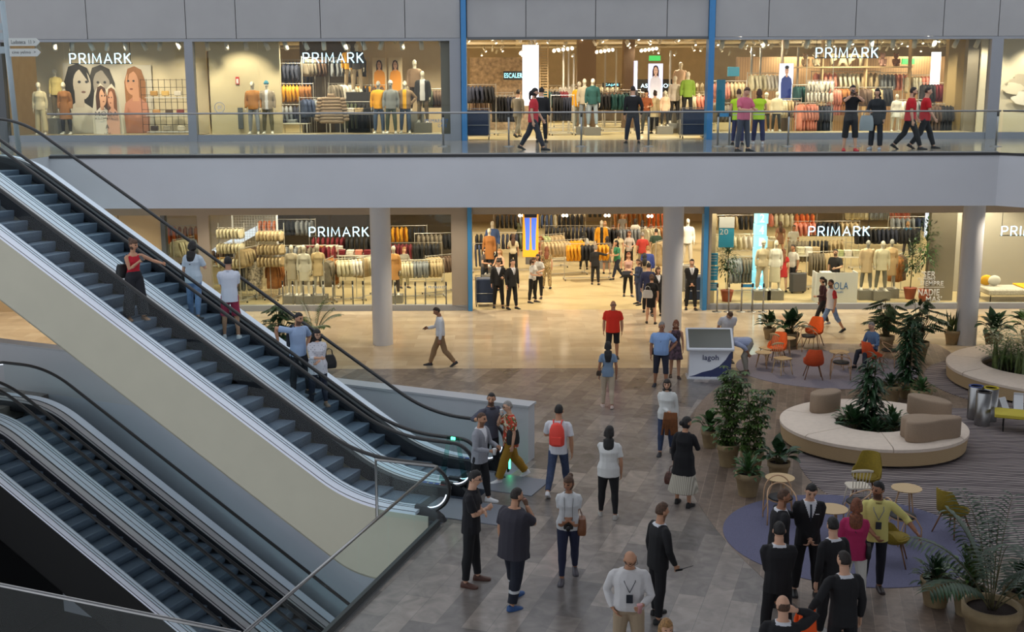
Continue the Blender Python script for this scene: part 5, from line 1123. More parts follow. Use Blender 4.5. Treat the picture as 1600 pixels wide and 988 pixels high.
def rk(where, px, Y, z, L, rzd, cols, kind, n=9, h=1.5): rack(where, X_(px, Y, z+1), Y, z, L, R(rzd), cols, kind, n, h)
# lower level
rk('in the narrow left window downstairs', 290, 43.6, 0, 1.3, 70, ['cream', 'grey'], 'shirt', 7, 2.3)
rk('low in the narrow left window downstairs', 280, 46, 0, 1.8, 10, ['orange', 'rust brown'], 'jacket', 8, 2.5)
rk('behind the shoulder of the man in red shorts downstairs', 352, 46.5, 0, 1.6, 5, ['brown', 'black'], 'jacket', 8)
rk('with jackets left of the grid wall downstairs', 390, 43.2, 0, 1.1, 65, ['beige', 'beige', 'brown'], 'jacket', 6, 2.0)
rk('under the shirt tiers left downstairs', 378, 43.4, 0, 1.0, 15, ['taupe', 'grey'], 'coat', 6, 1.35)
rk('next to the orange skirts left downstairs', 434, 43.6, 0, 1.2, 75, ['rust brown', 'brown'], 'coat', 7, 1.45)
rk('behind the three mannequins by the column downstairs', 478, 46, 0, 2.6, 0, ['grey', 'taupe', 'dark red'], 'coat', 13, 1.7)
rk('right of the three mannequins downstairs', 514, 43, 0, 1.1, 80, ['taupe', 'rust brown'], 'coat', 8, 1.6)
rk('with blouses left of the column downstairs', 546, 43, 0, 1.1, 20, ['cream', 'white'], 'shirt', 7, 1.6)
rk('with skirts touching the left column downstairs', 572, 43.6, 0, 1.2, 60, ['beige', 'cream'], 'skirt', 8, 1.6)
rk('deep behind the left sign downstairs', 540, 49, 0, 3.0, 0, ['dark red', 'black'], 'jacket', 14, 1.7)
rk('in front of the blond woman right of the left column', 655, 43.6, 0, 1.9, 12, ['cream', 'grey', 'beige'], 'shirt', 14, 1.45)
rk('by the taupe pillar right of the left column', 688, 44.5, 0, 1.3, 35, ['beige', 'brown'], 'jacket', 8, 1.5)
rk('with dark red garments behind the blond woman', 645, 47.5, 0, 2.4, 0, ['dark red', 'black'], 'jacket', 14, 1.6)
rk('with yellow garments high behind the left column', 625, 51, 0, 2.4, 5, ['cream', 'mustard', 'black'], 'jacket', 12, 1.9)
rk('near the right side of the third left window downstairs', 692, 50, 0, 2.4, 10, ['taupe', 'black'], 'jacket', 12, 1.7)
rk('behind the brown coat mannequin in the lower entrance', 790, 50, 0, 2.8, 3, ['black', 'navy', 'olive'], 'jacket', 14, 1.7)
rk('left behind the trolley in the lower entrance', 752, 48, 0, 1.4, 10, ['denim blue', 'navy'], 'trousers', 8, 1.5)
rk('with yellow coats in the middle of the lower entrance', 918, 47.8, 0, 1.9, 6, ['mustard', 'black', 'mustard'], 'jacket', 12, 1.5)
rk('left of the yellow coats in the lower entrance', 880, 49, 0, 2.0, 20, ['beige', 'beige', 'mustard'], 'jacket', 12, 1.5)
rk('with pale green jackets behind the screen column', 858, 51, 0, 1.6, 30, ['pale green', 'beige'], 'jacket', 8, 1.5)
rk('with dark jackets behind the yellow coats', 893, 53.5, 0, 2.6, 0, ['black', 'navy'], 'jacket', 14, 1.6)
rk('with cream garments far back above the yellow coats', 868, 58, 0, 3.0, 0, ['cream', 'black'], 'jacket', 13, 1.7)
rk('with black garments behind the crowd in the lower entrance', 966, 52.5, 0, 2.2, 8, ['black', 'grey'], 'jacket', 12, 1.6)
rk('with rust coats far back right in the lower entrance', 1010, 60, 0, 3.6, 0, ['rust brown', 'orange'], 'coat', 14, 1.7)
rk('with brown coats beside the right column', 1034, 48, 0, 1.2, 60, ['beige', 'brown'], 'coat', 7, 1.6)
rk('between the tree and the glowing cubes', 1158, 44.5, 0, 1.2, 12, ['grey', 'taupe'], 'coat', 8, 1.4)
rk('high behind the tree in the right hall downstairs', 1155, 50, 0, 2.2, 5, ['cream', 'white'], 'shirt', 9, 1.6)
rk('behind the counter left in the right hall downstairs', 1275, 49, 0, 2.6, 6, ['taupe', 'black', 'beige'], 'trousers', 14, 1.5)
rk('far behind the right sign downstairs', 1290, 55, 0, 3.2, 0, ['salmon', 'black', 'beige'], 'jacket', 14, 1.6)
rk('with black clothes behind the three right mannequins', 1385, 50.5, 0, 3.0, 0, ['black', 'navy', 'black'], 'jacket', 15, 1.8)
rk('with rust garments beside the three right mannequins', 1402, 44.2, 0, .9, 50, ['rust brown', 'brown'], 'coat', 6, 1.5)
rk('far at the right end of the right hall downstairs', 1430, 56, 0, 2.6, 0, ['grey', 'denim blue'], 'jacket', 10, 1.7)
# upper level
rk('left behind the beanie mannequin upstairs', 440, 44.4, U0, 1.6, 5, ['black', 'navy'], 'jacket', 9, 2.7)
rk('low behind the beanie mannequin upstairs', 455, 43.4, U0, 1.5, 5, ['grey', 'navy'], 'jacket', 9, 1.2)
rk('with mustard sweaters in the middle window upstairs', 466, 43.8, U0, 1.2, 8, ['mustard', 'rust brown'], 'shirt', 9, 1.95)
rk('with brown jackets high in the middle window upstairs', 493, 44.5, U0, 1.1, 50, ['taupe', 'brown'], 'jacket', 6, 2.9)
rk('with grey jackets high right of the sign upstairs', 548, 45, U0, 1.5, 10, ['grey', 'grey', 'black'], 'jacket', 9, 2.9)
rk('with denim high left of the sign upstairs', 470, 45.4, U0, 1.2, 5, ['denim blue', 'navy'], 'trousers', 8, 2.85)
rk('with denim jackets low in the middle window upstairs', 490, 43, U0, 1.0, 30, ['denim blue', 'grey'], 'jacket', 6, 1.45)
rk('right behind the puffer jacket upstairs', 536, 43.4, U0, 1.1, 40, ['taupe', 'white', 'white'], 'jacket', 7, 1.95)
rk('with white tops behind the puffer jacket upstairs', 556, 44, U0, 1.2, 10, ['white', 'cream', 'black'], 'shirt', 8, 1.9)
rk('low right of the puffer jacket upstairs', 560, 43, U0, 1.3, 0, ['olive', 'black'], 'trousers', 8, 1.3)
rk('between the yellow and denim mannequins upstairs', 580, 44.4, U0, 1.2, 5, ['mustard', 'brown'], 'jacket', 7, 1.9)
rk('by the grey pillar in the second window upstairs', 682, 43.8, U0, 1.1, 10, ['olive', 'brown', 'black'], 'jacket', 8, 1.75)
rk('with dark jackets left in the upper entrance', 752, 45, U0, 1.2, 15, ['navy', 'black'], 'jacket', 7, 1.9)
rk('with brown jackets behind the grey suited man', 768, 47.5, U0, 1.8, 5, ['brown', 'taupe'], 'jacket', 9, 1.6)
rk('with black coats left of the glowing column', 790, 45.6, U0, 1.2, 5, ['black', 'navy'], 'coat', 9, 1.5)
rk('with green jackets right of the wooden ladder upstairs', 868, 46.6, U0, 1.2, 10, ['dark green', 'black', 'dark red'], 'jacket', 9, 1.7)
rk('with black trousers left of the mannequin trio upstairs', 880, 45, U0, .9, 10, ['black', 'navy'], 'trousers', 8, 1.5)
rk('with black jackets right of the mannequin trio upstairs', 952, 47, U0, 1.7, 5, ['black', 'dark green'], 'jacket', 11, 1.6)
rk('with brown garments behind the man in the black suit', 972, 50, U0, 1.6, 5, ['brown', 'black'], 'jacket', 9, 1.7)
rk('far behind the trio in the upper shop', 920, 56, U0, 3.2, 0, ['white', 'beige', 'black'], 'jacket', 12, 1.7)
rk('far behind the lift sign in the upper shop', 1040, 55, U0, 3.6, 0, ['brown', 'cream'], 'jacket', 12, 1.6)
rk('right in the upper entrance behind the trolley', 1085, 49, U0, 1.6, 10, ['cream', 'salmon'], 'shirt', 9, 1.5)
rk('left in the baby department upstairs', 1140, 44.6, U0, 1.3, 5, ['salmon', 'beige'], 'shirt', 8, 2.0)
rk('low left in the baby department upstairs', 1138, 43.4, U0, 1.2, 5, ['taupe', 'black'], 'jacket', 7, 1.2)
rk('with dark green coats left of the baby hangers', 1256, 44.2, U0, .9, 10, ['dark green', 'black'], 'jacket', 7, 1.85)
rk('with salmon dresses low in the baby window', 1262, 43.2, U0, .9, 20, ['salmon', 'salmon'], 'coat', 6, 1.2)
rk('with dark dresses low in the baby window', 1284, 43.4, U0, .9, 10, ['black', 'navy'], 'coat', 6, 1.15)
rk('with small white tops in the baby window', 1282, 43.9, U0, 1.0, 5, ['white', 'cream'], 'shirt', 9, 1.95)
rk('with salmon coats behind the photographer', 1310, 43.7, U0, .9, 5, ['salmon', 'rust brown'], 'coat', 7, 1.75)
rk('with pale jackets under the baby letters', 1320, 45.4, U0, 2.6, 0, ['salmon', 'cream', 'beige'], 'shirt', 14, 2.35)
rk('behind the long haired woman upstairs', 1368, 43.8, U0, 1.3, 8, ['brown', 'beige', 'black'], 'jacket', 9, 1.75)
rk('right of the baby letters upstairs', 1395, 45.6, U0, 1.4, 5, ['grey', 'salmon'], 'shirt', 8, 2.3)
rk('left of the beige wall behind the red tees upstairs', 1462, 43.8, U0, 1.3, 5, ['black', 'dark red', 'brown'], 'jacket', 10, 1.9)
rk('low left of the beige wall upstairs', 1468, 43.0, U0, 1.1, 5, ['brown', 'black'], 'coat', 8, 1.15)
for args in (('far left behind the patterned wall side upstairs', 885, 52, U0, 2.0, 8, ['beige', 'white', 'cream'], 'jacket', 9, 1.9), ('far behind the black suited man upstairs', 985, 60, U0, 3.4, 0, ['cream', 'black', 'white'], 'shirt', 12, 1.9),
    ('far in the middle of the upper hall', 945, 63, U0, 3.4, 0, ['grey', 'cream', 'beige'], 'jacket', 12, 2.0), ('at the far right of the upper entrance', 1070, 60, U0, 3.2, 0, ['white', 'pale green', 'cream'], 'shirt', 12, 2.1),
    ('left of the blue suit screen upstairs', 1195, 45.6, U0, 1.4, 6, ['cream', 'white'], 'shirt', 8, 2.3), ('under the blue suit screen upstairs', 1232, 43.6, U0, 1.0, 6, ['cream', 'beige', 'brown'], 'jacket', 7, 1.35),
    ('low behind the red tees upstairs', 1428, 43.3, U0, 1.2, 6, ['white', 'grey', 'black'], 'jacket', 8, 1.3), ('high behind the red tees upstairs', 1436, 45.2, U0, 1.3, 4, ['cream', 'salmon'], 'shirt', 8, 2.2),
    ('in the back corner of the lower left hall', 448, 51, 0, 2.6, 0, ['orange', 'black', 'grey'], 'jacket', 12, 2.2), ('far back left in the lower entrance', 820, 57, 0, 3.0, 0, ['black', 'grey', 'denim blue'], 'jacket', 13, 1.8),
    ('far back middle in the lower entrance', 930, 62, 0, 3.6, 0, ['white', 'black', 'salmon'], 'jacket', 13, 1.8), ('beside the aisle right of the crowd', 1028, 53, 0, 1.8, 30, ['cream', 'rust brown'], 'jacket', 8, 1.6),
    ('far back above the man with the suitcase', 1225, 57, 0, 3.2, 0, ['salmon', 'cream', 'orange'], 'shirt', 12, 1.8), ('far back right of the right sign downstairs', 1370, 59, 0, 3.4, 0, ['cream', 'grey', 'salmon'], 'shirt', 13, 1.9),
    ('left of the man behind the counter', 1285, 45.5, 0, 1.3, 10, ['taupe', 'beige'], 'trousers', 9, 1.45), ('deep behind the tree in the right hall', 1150, 56, 0, 2.8, 0, ['beige', 'black'], 'jacket', 11, 1.8)):
    w_, px_, Y_, z_, L_, rz_, cols_, kd_, n_, h_ = args; rk(w_, px_, Y_, z_, L_, rz_, cols_, kd_, n_, h_)
QJ.sort(key=lambda q: q[2][1]); far = QJ[280:]
for q in QJ[:280]: put_g(*q, now=True)
mb = MB(); fm = []
for kind, c, l_, rz, lab, grp in far:
    src = garment(kind, c); m = src.data.materials[0]
    if m not in fm: fm.append(m)
    mb.cur = fm.index(m); T = Matrix.Translation(l_) @ Matrix.Rotation(rz+random.uniform(-.12, .12), 4, 'Z'); mb.add([T @ v_.co for v_ in src.data.vertices], [tuple(p_.vertices) for p_ in src.data.polygons])
tag(mb.build('far_jackets', fm, None, True), 'mass of jackets hanging on the farthest racks at the back of both shop halls', 'jackets', None, 'stuff')
for o in list(GM.values()):
    if '_proto' in o: C.objects.unlink(o)
# folded piles on tables
M_table = mat('white_display_table', (206, 200, 186), .5)
def display_table(where, px, Y, z, w, d, h, cols, nx, nz=3):
    x = X_(px, Y, z+h); t = thing('display_table', f'pale table of folded clothes {where}', 'table', (x, Y, z)); MB().rbox((0, 0, h-.02), (w, d, .04), .01).build('tabletop', M_table, t)
    for sx in (-1, 1):
        for sy in (-1, 1): MB().box((sx*(w/2-.04), sy*(d/2-.04), (h-.04)/2), (.04, .04, h-.04)).build('leg', M_table, t)
    for k in range(nx):
        c = cols[k % len(cols)]; cc = CB[c]
        for j in range(nz):
            key = ('fold', cc)
            if key not in GM: b = MB(); b.rbox((0, 0, .03), (.3, .36, .06), .05); GM[key] = b.build('folded_sweater', mat('garment_%d_%d_%d' % cc, cc, .85)); o = GM[key]
            else: o = GM[key].copy(); C.objects.link(o)
            o.location = (x-w/2+.2+(w-.4)*(k/max(1, nx-1)), Y-.05+random.uniform(-.02, .02), z+h+j*.061); o.rotation_euler = (0, 0, random.uniform(-.08, .08)); tag(o, f'{c} folded sweater on the table {where}', 'sweater', f'folded {c} sweaters on the table {where}')
display_table('in the narrow left window downstairs', 284, 44.5, 0, 1.4, .7, 1.0, ['white', 'cream', 'dark red'], 4, 4)
display_table('left of the woman with long hair downstairs', 345, 44.3, 0, 1.2, .7, 1.2, ['cream', 'mustard', 'dark red'], 3, 4)
display_table('under the left sign downstairs', 500, 47.5, 0, 2.0, .8, 1.3, ['white', 'dark red', 'rust brown', 'cream'], 5, 3)
display_table('right of the left sign downstairs', 548, 47, 0, 1.8, .8, 1.2, ['salmon', 'dark red', 'white'], 5, 3)
display_table('high behind the glowing cubes downstairs', 1172, 53, 0, 2.4, .8, 1.0, ['white', 'grey', 'cream'], 6, 2)
display_table('beside the man in the white shirt downstairs', 1262, 46.5, 0, 1.0, .7, 1.2, ['cream', 'white', 'beige'], 3, 5)
display_table('behind the reception counter downstairs', 1330, 47.5, 0, 1.4, .8, 1.0, ['pale green', 'white', 'cream'], 4, 4)
display_table('left low in the middle window upstairs', 450, 43, U0, 1.6, .7, .55, ['grey', 'navy'], 4, 2)
display_table('right of the puffer jacket low upstairs', 570, 42.6, U0, 1.4, .7, .9, ['white', 'beige', 'black'], 4, 3)
display_table('far in the upper shop behind the trolley', 1085, 51, U0, 2.0, .8, 1.1, ['cream', 'salmon', 'white'], 5, 3)
# front facing display: puffer jacket, tiers of tops, ladder, trolleys
PUFF = mat('brown_puffer', (140, 118, 94), .55)
b = MB()
for k in range(8):
    z = -.12-.085*k; w = .24+.03*min(k, 3)*.6; b.loft([[V((w*s_*cos(a), .11*s_*sin(a), z+dz_)) for a in [2*pi*j/18 for j in range(18)]] for s_, dz_ in ((.88, .042), (1, .02), (1.02, -.01), (.9, -.042))])
for sx in (-1, 1):
    for k in range(7): p0 = V((sx*(.27+.012*k), 0, -.14-.085*k)); b.sphere(p0, (.075, .085, .052), 10, 6)
b.loft([[V((.09*s_*cos(a), .07*s_*sin(a), z)) for a in [2*pi*j/12 for j in range(12)]] for s_, z in ((1.2, -.09), (1, -.02), (.9, .02))])
o = b.build('puffer_jacket', PUFF, None, True); o.location = (X_(518, 42, 8), 42, Z_(146, 42)); o.scale = (1.5, 1.2, 1.35); MB().tube([(0, 0, 0), (0, 0, .7)], .006, 4).build('hanging_wire', M_blk, o); tag(o, 'large brown puffer jacket hanging facing forward under the middle sign upstairs', 'jacket')
def tier(where, px, Y, z, c, rows, n=7, w=.95):
    x = X_(px, Y, z+1.5); t = thing('tiered_hanger', f'white wire display with rows of small {c} tops {where}', 'rack', (x, Y, z)); 
    for sx in (-1, 1): MB().tube([(sx*w/2, .2, 0), (sx*w/2, .2, 2.9)], .015, 5).build('upright', M_rail, t)
    for rz_ in rows:
        MB().tube([(-w/2, 0, rz_), (w/2, 0, rz_)], .01, 5).build('rail', M_rail, t)
        for k in range(n):
            o = put_g('shirt', CB[c], (x-w/2+w*(k+.5)/n, Y, z+rz_), R(70), f'small {c} top on the wire display {where}', f'small {c} tops {where}'); o.scale = (.7, .7, .62)
tier('left of the grid wall downstairs', 362, 43, 0, 'cream', (2.75, 2.2, 1.65)); tier('right of the grid wall downstairs', 424, 43, 0, 'beige', (2.65, 2.15, 1.7)); tier('in the baby window upstairs', 1283, 42.8, U0, 'white', (2.0, 1.62))
x = X_(398, 43.8, 2); t = thing('wire_grid_wall', 'white wire grid wall panel in the left window downstairs', 'grid', (x, 44.0, 0)); b = MB()
for k in range(17): b.box((-.8+k*.1, 0, 1.7), (.008, .008, 3.2))
for k in range(33): b.box((0, 0, .1+k*.1), (1.6, .008, .008))
b.build('grid', M_rail, t); MB().box((-.84, 0, 1.7), (.06, .05, 3.3)).build('frame_post', M_white, t); MB().box((.84, 0, 1.7), (.06, .05, 3.3)).build('frame_post', M_white, t)
o = garment('coat', (120, 110, 94)).copy(); C.objects.link(o); o.data = o.data.copy(); pm_ = mat('patterned_kimono', (150, 142, 128), .8, var=.5, vs=14); o.data.materials[0] = pm_; o.location = (X_(398, 43.1, 1), 43.1, 1.55); o.rotation_euler = (0, 0, 0); o.scale = (1.15, 1.3, 1.1); o.name = 'patterned_kimono'; tag(o, 'long grey patterned kimono hanging flat in the left window downstairs', 'kimono')
def trolley(label, px, Y, z, w=.62, rz=0):
    t = thing('bag_trolley', label, 'trolley', (X_(px, Y, z+.5), Y, z), rz); m = mat('navy_trolley_cloth', (38, 52, 78), .8, bump=.3, bs=20)
    MB().rbox((0, 0, .58), (w, .6, .86), .05).build('basket_stack', m, t)
    b = MB()
    for sx in (-1, 1):
        for sy in (-1, 1): b.tube([(sx*(w/2+.03), sy*.33, .1), (sx*(w/2+.03), sy*.33, 1.08)], .012, 5)
    for z_ in (.12, .5, 1.06):
        b.tube([(-(w/2+.03), -.33, z_), (w/2+.03, -.33, z_), (w/2+.03, .33, z_), (-(w/2+.03), .33, z_), (-(w/2+.03), -.33, z_)], .009, 5)
    b.build('cage_frame', M_steel, t)
    for sx in (-1, 1):
        for sy in (-1, 1): MB().tube([(sx*w/2-.015, sy*.3, .05), (sx*w/2+.015, sy*.3, .05)], .05, 10).build('caster', M_black, t)
trolley('tall trolley stacked with navy shopping bags left of the lower entrance', 758, 41.9, 0)
trolley('tall trolley stacked with navy shopping bags behind the suited guard by the column', 1085, 42.3, 0)
trolley('navy bag trolley at the left jamb of the upper entrance', 748, 41.3, U0, .75)
trolley('navy bag trolley at the right jamb of the upper entrance', 1084, 41.5, U0, .8)
# stanchions
def post(label, p, h=1.0, grp=None, belt=False):
    t = thing('barrier_post', label, 'post', p, 0, grp); MB().lathe([(.17, 0), (.17, .012), (.05, .03), (.02, .035)], (0, 0, 0), 20).build('base', M_steel, t, True); MB().tube([(0, 0, .02), (0, 0, h)], .028, 10).build('pole', M_steel, t, True); MB().tube([(0, 0, h-.12), (0, 0, h+.01)], .034, 10).build('belt_head', mat('black_plastic', (30, 30, 32), .4), t, True); return t
first = None
for k, px in enumerate((443, 458.5, 475, 491, 506, 521, 537, 552, 568)):
    q = at(px, 482.5); q.z = 0
    if first is None: first = post('steel barrier post in the row standing left of the left column', q, 1.0, 'row of barrier posts left of the left column')
    else: dup(first, q)
first = None
for k, px in enumerate((618, 634, 649.5, 665, 681, 697.5, 713.5, 729)):
    q = at(px, 484.5)
    if first is None: first = post('steel barrier post in the row standing right of the left column', q, 1.0, 'row of barrier posts right of the left column')
    else: dup(first, q)
for k, (px, lab) in enumerate(((1120, 'farthest left of the five barrier posts by the shop tree'), (1138, 'second from the left of the five barrier posts by the shop tree'), (1158, 'third barrier post by the shop tree, left end of the blue belt'), (1175, 'fourth barrier post by the shop tree, right end of the blue belt'), (1192, 'rightmost of the five barrier posts by the shop tree'))): post('steel '+lab, at(px, 487.5))
a_, b_ = at(1158, 487.5), at(1175, 487.5); tag(MB().box(((a_.x+b_.x)/2, a_.y, .93), (b_.x-a_.x, .01, .11)).build('blue_belt', mat('blue_belt_cloth', (40, 130, 180), .6)), 'short blue belt stretched between two barrier posts by the shop tree', 'belt')
for px, lab in ((795, 'behind the man in the red tee'), (908, 'below the green sweater mannequin'), (1013, 'right of the man in the black suit'), (1121, 'left end of the blue belt upstairs'), (1139, 'right end of the blue belt upstairs'), (1231, 'left of the photographer'), (1336, 'behind the photographer'), (1556, 'at the right corner of the walkway'), (693, 'by the grey pillar left of the blue frame')): 
    q = at(px, 229, 6.); post('steel barrier post on the upper walkway '+lab, q, 1.0)
a_, b_ = at(1121, 229, 6), at(1139, 229, 6); tag(MB().box(((a_.x+b_.x)/2, a_.y, 6.93), (b_.x-a_.x, .01, .11)).build('blue_belt', mat('blue_belt_cloth')), 'short blue belt between two barrier posts on the upper walkway', 'belt')
# lower right hall: cubes, counter, tree, panels, bed window
cubem = mat('glowing_cyan_cube', (150, 210, 226), .3, emit=(120, 210, 235), es=1.0); t = thing('cube_tower', 'tower of stacked glowing pale blue cubes with white neon script in the right window', 'display', (X_(1187, 44, 1.5), 44., 0))
for k in range(7): c = MB().rbox((.015*((-1)**k), 0, .25+k*.45), (.44, .44, .43), .02, rz=.05*((-1)**k)).build('glowing_cube', cubem, t); fit_text('neon_digit', '97C6142'[k], .16, .3, M_sign, (.0, -.24, .25+k*.45), parent=c, ext=.01)
p = V((X_(1304, 42.6, .5), 42.6, 0)); t = thing('reception_counter', 'white box shaped reception counter with blue lettering in the right window', 'counter', p)
M_cw = mat('counter_white', (214, 214, 212), .4)
MB().box((0, -.3, .55), (1.5, .04, 1.1)).build('front_panel', M_cw, t); MB().box((-.74, 0, .55), (.04, .6, 1.1)).build('side_panel', M_cw, t); MB().box((.74, 0, .55), (.04, .6, 1.1)).build('side_panel', M_cw, t); MB().box((0, .05, .88), (1.44, .5, .03)).build('worktop', M_cw, t)
fit_text('letters', 'HOLA', .72, .26, mat('blue_ink', (24, 100, 170), .5), (.05, -.33, .62), parent=t, ext=.005); fit_text('letters', 'PRIMARK', .4, .07, mat('blue_ink'), (.05, -.33, .38), parent=t, ext=.004)
o = MB().rbox((0, 0, .1), (.4, .3, .2), .02).build('till_monitor', M_cw); o.location = (p.x-.35, p.y, .9); tag(o, 'small white till monitor on the reception counter', 'monitor')
def shoptree(label, px, Y, z, h, r, pm, col=L_dark):
    t = thing('potted_tree', label, 'plant', (X_(px, Y, z+1), Y, z)); MB().lathe([(.16, 0), (.24, .4), (.25, .42), (.21, .42)], (0, 0, 0), 24).build('pot', pm, t, True); MB().tube([(0, 0, .38), (.02, 0, h*.5), (0, .02, h*.95)], .02, 6).build('stem', L_stem, t)
    b = MB()
    for k in range(int(900*r)): d = rdir(-40, 85); q = random.uniform(.3, 1.); leaf(b, V((d.x*r*q, d.y*r*q, h*.62+d.z*h*.4*q)), d+V((0, 0, -.2)), .12, .05, .8, 3)
    b.build('foliage', col, t, True, False)
TP = mat('terracotta_pot', (150, 74, 50), .7)
shoptree('small tree in a terracotta pot behind the barrier posts in the right window', 1137, 42.6, 0, 2.3, .5, TP)
shoptree('tall bright green tree in a terracotta pot in front of the grey panel', 1446, 42.6, 0, 3.0, .5, TP, L_mid)
shoptree('darker bushy tree in a terracotta pot left of the bright green tree', 1424, 43.0, 0, 2.2, .42, TP)
wallbox('wall_right_hall_panel', XL(1478), XL(1520), 42.6, 42.9, 0, 4.6, mat('grey_taupe_panel', (128, 120, 106), .5))
wallbox('wall_left_jamb_panel', XL(1111), XL(1126), 42.0, 42.2, 0, 4.6, M_shopwall)
for k, (py, hh_) in enumerate(((405, .42), (427, .5), (448, .28))):
    p = atY(1114, py, YL+.3); t = board('info_panel', f'{("upper","middle","lower")[k]} of the three small blue notices at the left edge of the right window', 'sign', 1114, py, YL+.32, .34, hh_, mat('blue_notice', (52, 150, 196), .5), 'ABC' if 0 else None)
    for j in range(3): MB().box((0, -.044, hh_*.3-j*hh_*.22), (.26, .004, .025)).build('text_line', M_gw, t)
t = board('banner', 'hanging white and teal banner beside the tree in the right window', 'banner', 1135, 363, 42.2, .55, 1.1, mat('teal_banner', (44, 140, 176), .6)); MB().box((0, -.045, .36), (.55, .006, .4)).build('white_field', M_white, t); fit_text('letters', '20', .3, .2, M_white, (-.1, -.046, .02), parent=t, ext=.003)
p = atY(1448, 455, YL-.0); t = thing('window_lettering', 'white slogan lettering stuck on the right window in front of the tree', 'lettering', (p.x, YL-.0, 0))
for s_, px, py, w, h in (("'SER", 1451, 429, .5, .24), ('TU MISMO', 1447, 436.5, .62, .1), ('SIEMPRE', 1456, 443, .82, .17), ('NADIE', 1451, 457, .76, .24), ("MAS'", 1459, 467.5, .56, .2)):
    q = atY(px, py, YL-.0); fit_text('letters', s_, w, h, M_gw, (q.x-p.x, 0, q.z), parent=t, ext=.004, bold=.02)
q = atY(1455, 449, YL); MB().box((q.x-p.x, 0, q.z), (.95, .004, .02)).build('underline', M_gw, t)
for body, px, py, Y, w, lab, z0 in (('PRIMARKET', 1448, 0, 0, 0, '', 0),): pass
q = atY(683, 449, YL-.0); t = thing('window_lettering', 'dark blue small lettering low on the window right of the left column', 'lettering', q); fit_text('letters', 'PRIMARKET', .62, .1, mat('blue_ink'), (0, 0, 0), parent=t, ext=.003)
q = atY(682, 189, YF-.02); t = thing('window_lettering', 'blue small lettering low on the second window upstairs', 'lettering', q); fit_text('letters', 'PRIMARKET', .8, .12, mat('blue_ink'), (0, 0, 0), parent=t, ext=.003); fit_text('letters', 'CAFE', .3, .1, mat('blue_ink'), (.2, 0, -.16), parent=t, ext=.003)
def screen(label, px, py, Y, w, h, bgc, hairc, skin, coat, es=1.3, longh=True, body=True):
    t = board('light_screen', label, 'screen', px, py, Y, w, h, m=mat('screen_%d_%d_%d' % bgc, bgc, .5, emit=bgc, es=es), d=.14)
    zf = 0 if t.location.z < 5 else 6; q = t.location.z-h/2-zf
    if q > .05: MB().box((0, .02, -h/2-q/2), (w*.5, .08, q)).build('stand', M_steel, t)
    if body: portrait(t, 0, -h/2+.02, w*.9, h*.95, hairc, skin, coat, -.075, .35, longh=longh)
    return t
screen('bright screen of a man in a blue suit in the right window upstairs', 1228, 128, 44.6, .5, 1.35, (214, 220, 240), (40, 30, 26), (206, 160, 136), (30, 50, 120), longh=False)
screen('tall white light screen at the right of the right window upstairs', 1461, 118, 44.4, .32, 1.7, (250, 250, 250), (0, 0, 0), (206, 160, 136), (230, 230, 230), 2.2, body=False)
screen('blue and white screen of a woman in front of the lift sign upstairs', 1024, 128, 52, .62, 1.55, (200, 206, 240), (60, 40, 36), (226, 190, 170), (226, 226, 240))
screen('bright screen at the top behind the right hall downstairs', 1459, 347, 46, .66, 1.2, (226, 230, 246), (30, 28, 30), (160, 120, 100), (206, 204, 210))
screen('narrow screen left of the lift sign upstairs', 993, 118, 50, .14, 1.2, (200, 200, 240), (0, 0, 0), (0, 0, 0), (0, 0, 0), body=False)
t = board('light_screen', 'tall screen showing blue jeans legs on orange in the lower entrance', 'screen', 829, 366, 46, .62, 1.8, mat('orange_screen', (240, 160, 40), .5, emit=(240, 160, 40), es=.7), d=.16)
jm = lum('print_jeans', (70, 110, 230), .9)
for sx in (-1, 1): flat(t, 'printed_jeans', [(sx*.03, .65), (sx*.24, .65), (sx*.2, 0), (sx*.19, -.62), (sx*.06, -.62), (sx*.03, 0)], jm, -.085)
flat(t, 'printed_shirt', [(-.24, .66), (.24, .66), (.26, .88), (-.26, .88)], lum('print_navy', (24, 28, 50)), -.086); MB().box((0, 0, -1.05), (.4, .14, .3)).build('stand', M_steel, t)
# framed posters in the second upper window, ladder, grey panels
for k, px in enumerate((593, 618)):
    t = board('poster', f'{("left","right")[k]} of the two framed prints of a long haired woman in orange upstairs', 'poster', px, 117, 44.8, .52, 1.25, mat('poster_ground', (206, 186, 150), .6), d=.04); portrait(t, 0, -.6, .46, 1.15, (64, 44, 38), (196, 150, 120), (216, 140, 40), -.025)
wallbox('wall_cream_left', X_(309), X_(424), 42.4, 42.6, 6, 10.4, mat('cream_window_wall2', (190, 178, 146), .7)); wallbox('wall_display_back', X_(424), X_(560, 46.5), 46.5, 46.7, 6, 10.4, mat('dark_display_wall', (84, 76, 66), .8)); wallbox('wall_display_back2', X_(560, 46.5), X_(700, 46.5), 46.5, 46.7, 6, 10.4, M_shopwall)
wallbox('wall_grey_jamb', X_(690), X_(722), YF+.3, YF+.5, 6, 9.5, mat('grey_taupe_panel'))
wallbox('wall_patterned', X_(736, 52), X_(838, 52), 52, 52.2, 6, 9.1, mat('patterned_tile_wall', (150, 132, 112), .6, var=.25, vs=6)); wallbox('wall_column_upper', X_(903, 52), X_(932, 52), 52, 52.9, 6, 10.4, mat('brown_column', (112, 92, 72), .6)); wallbox('wall_column_upper2', X_(975, 54), X_(992, 54), 54, 54.9, 6, 10.4, mat('brown_column'))
wallbox('wall_beige_right', X_(1478, 43), X_(1510, 43), 43, 43.3, 6, 10.4, mat('ochre_wall', (170, 146, 100), .6)); wallbox('wall_grey_right', X_(1508, 42.4), X_(1541, 42.4), 42.4, 42.7, 6, 10.4, mat('grey_taupe_panel'))
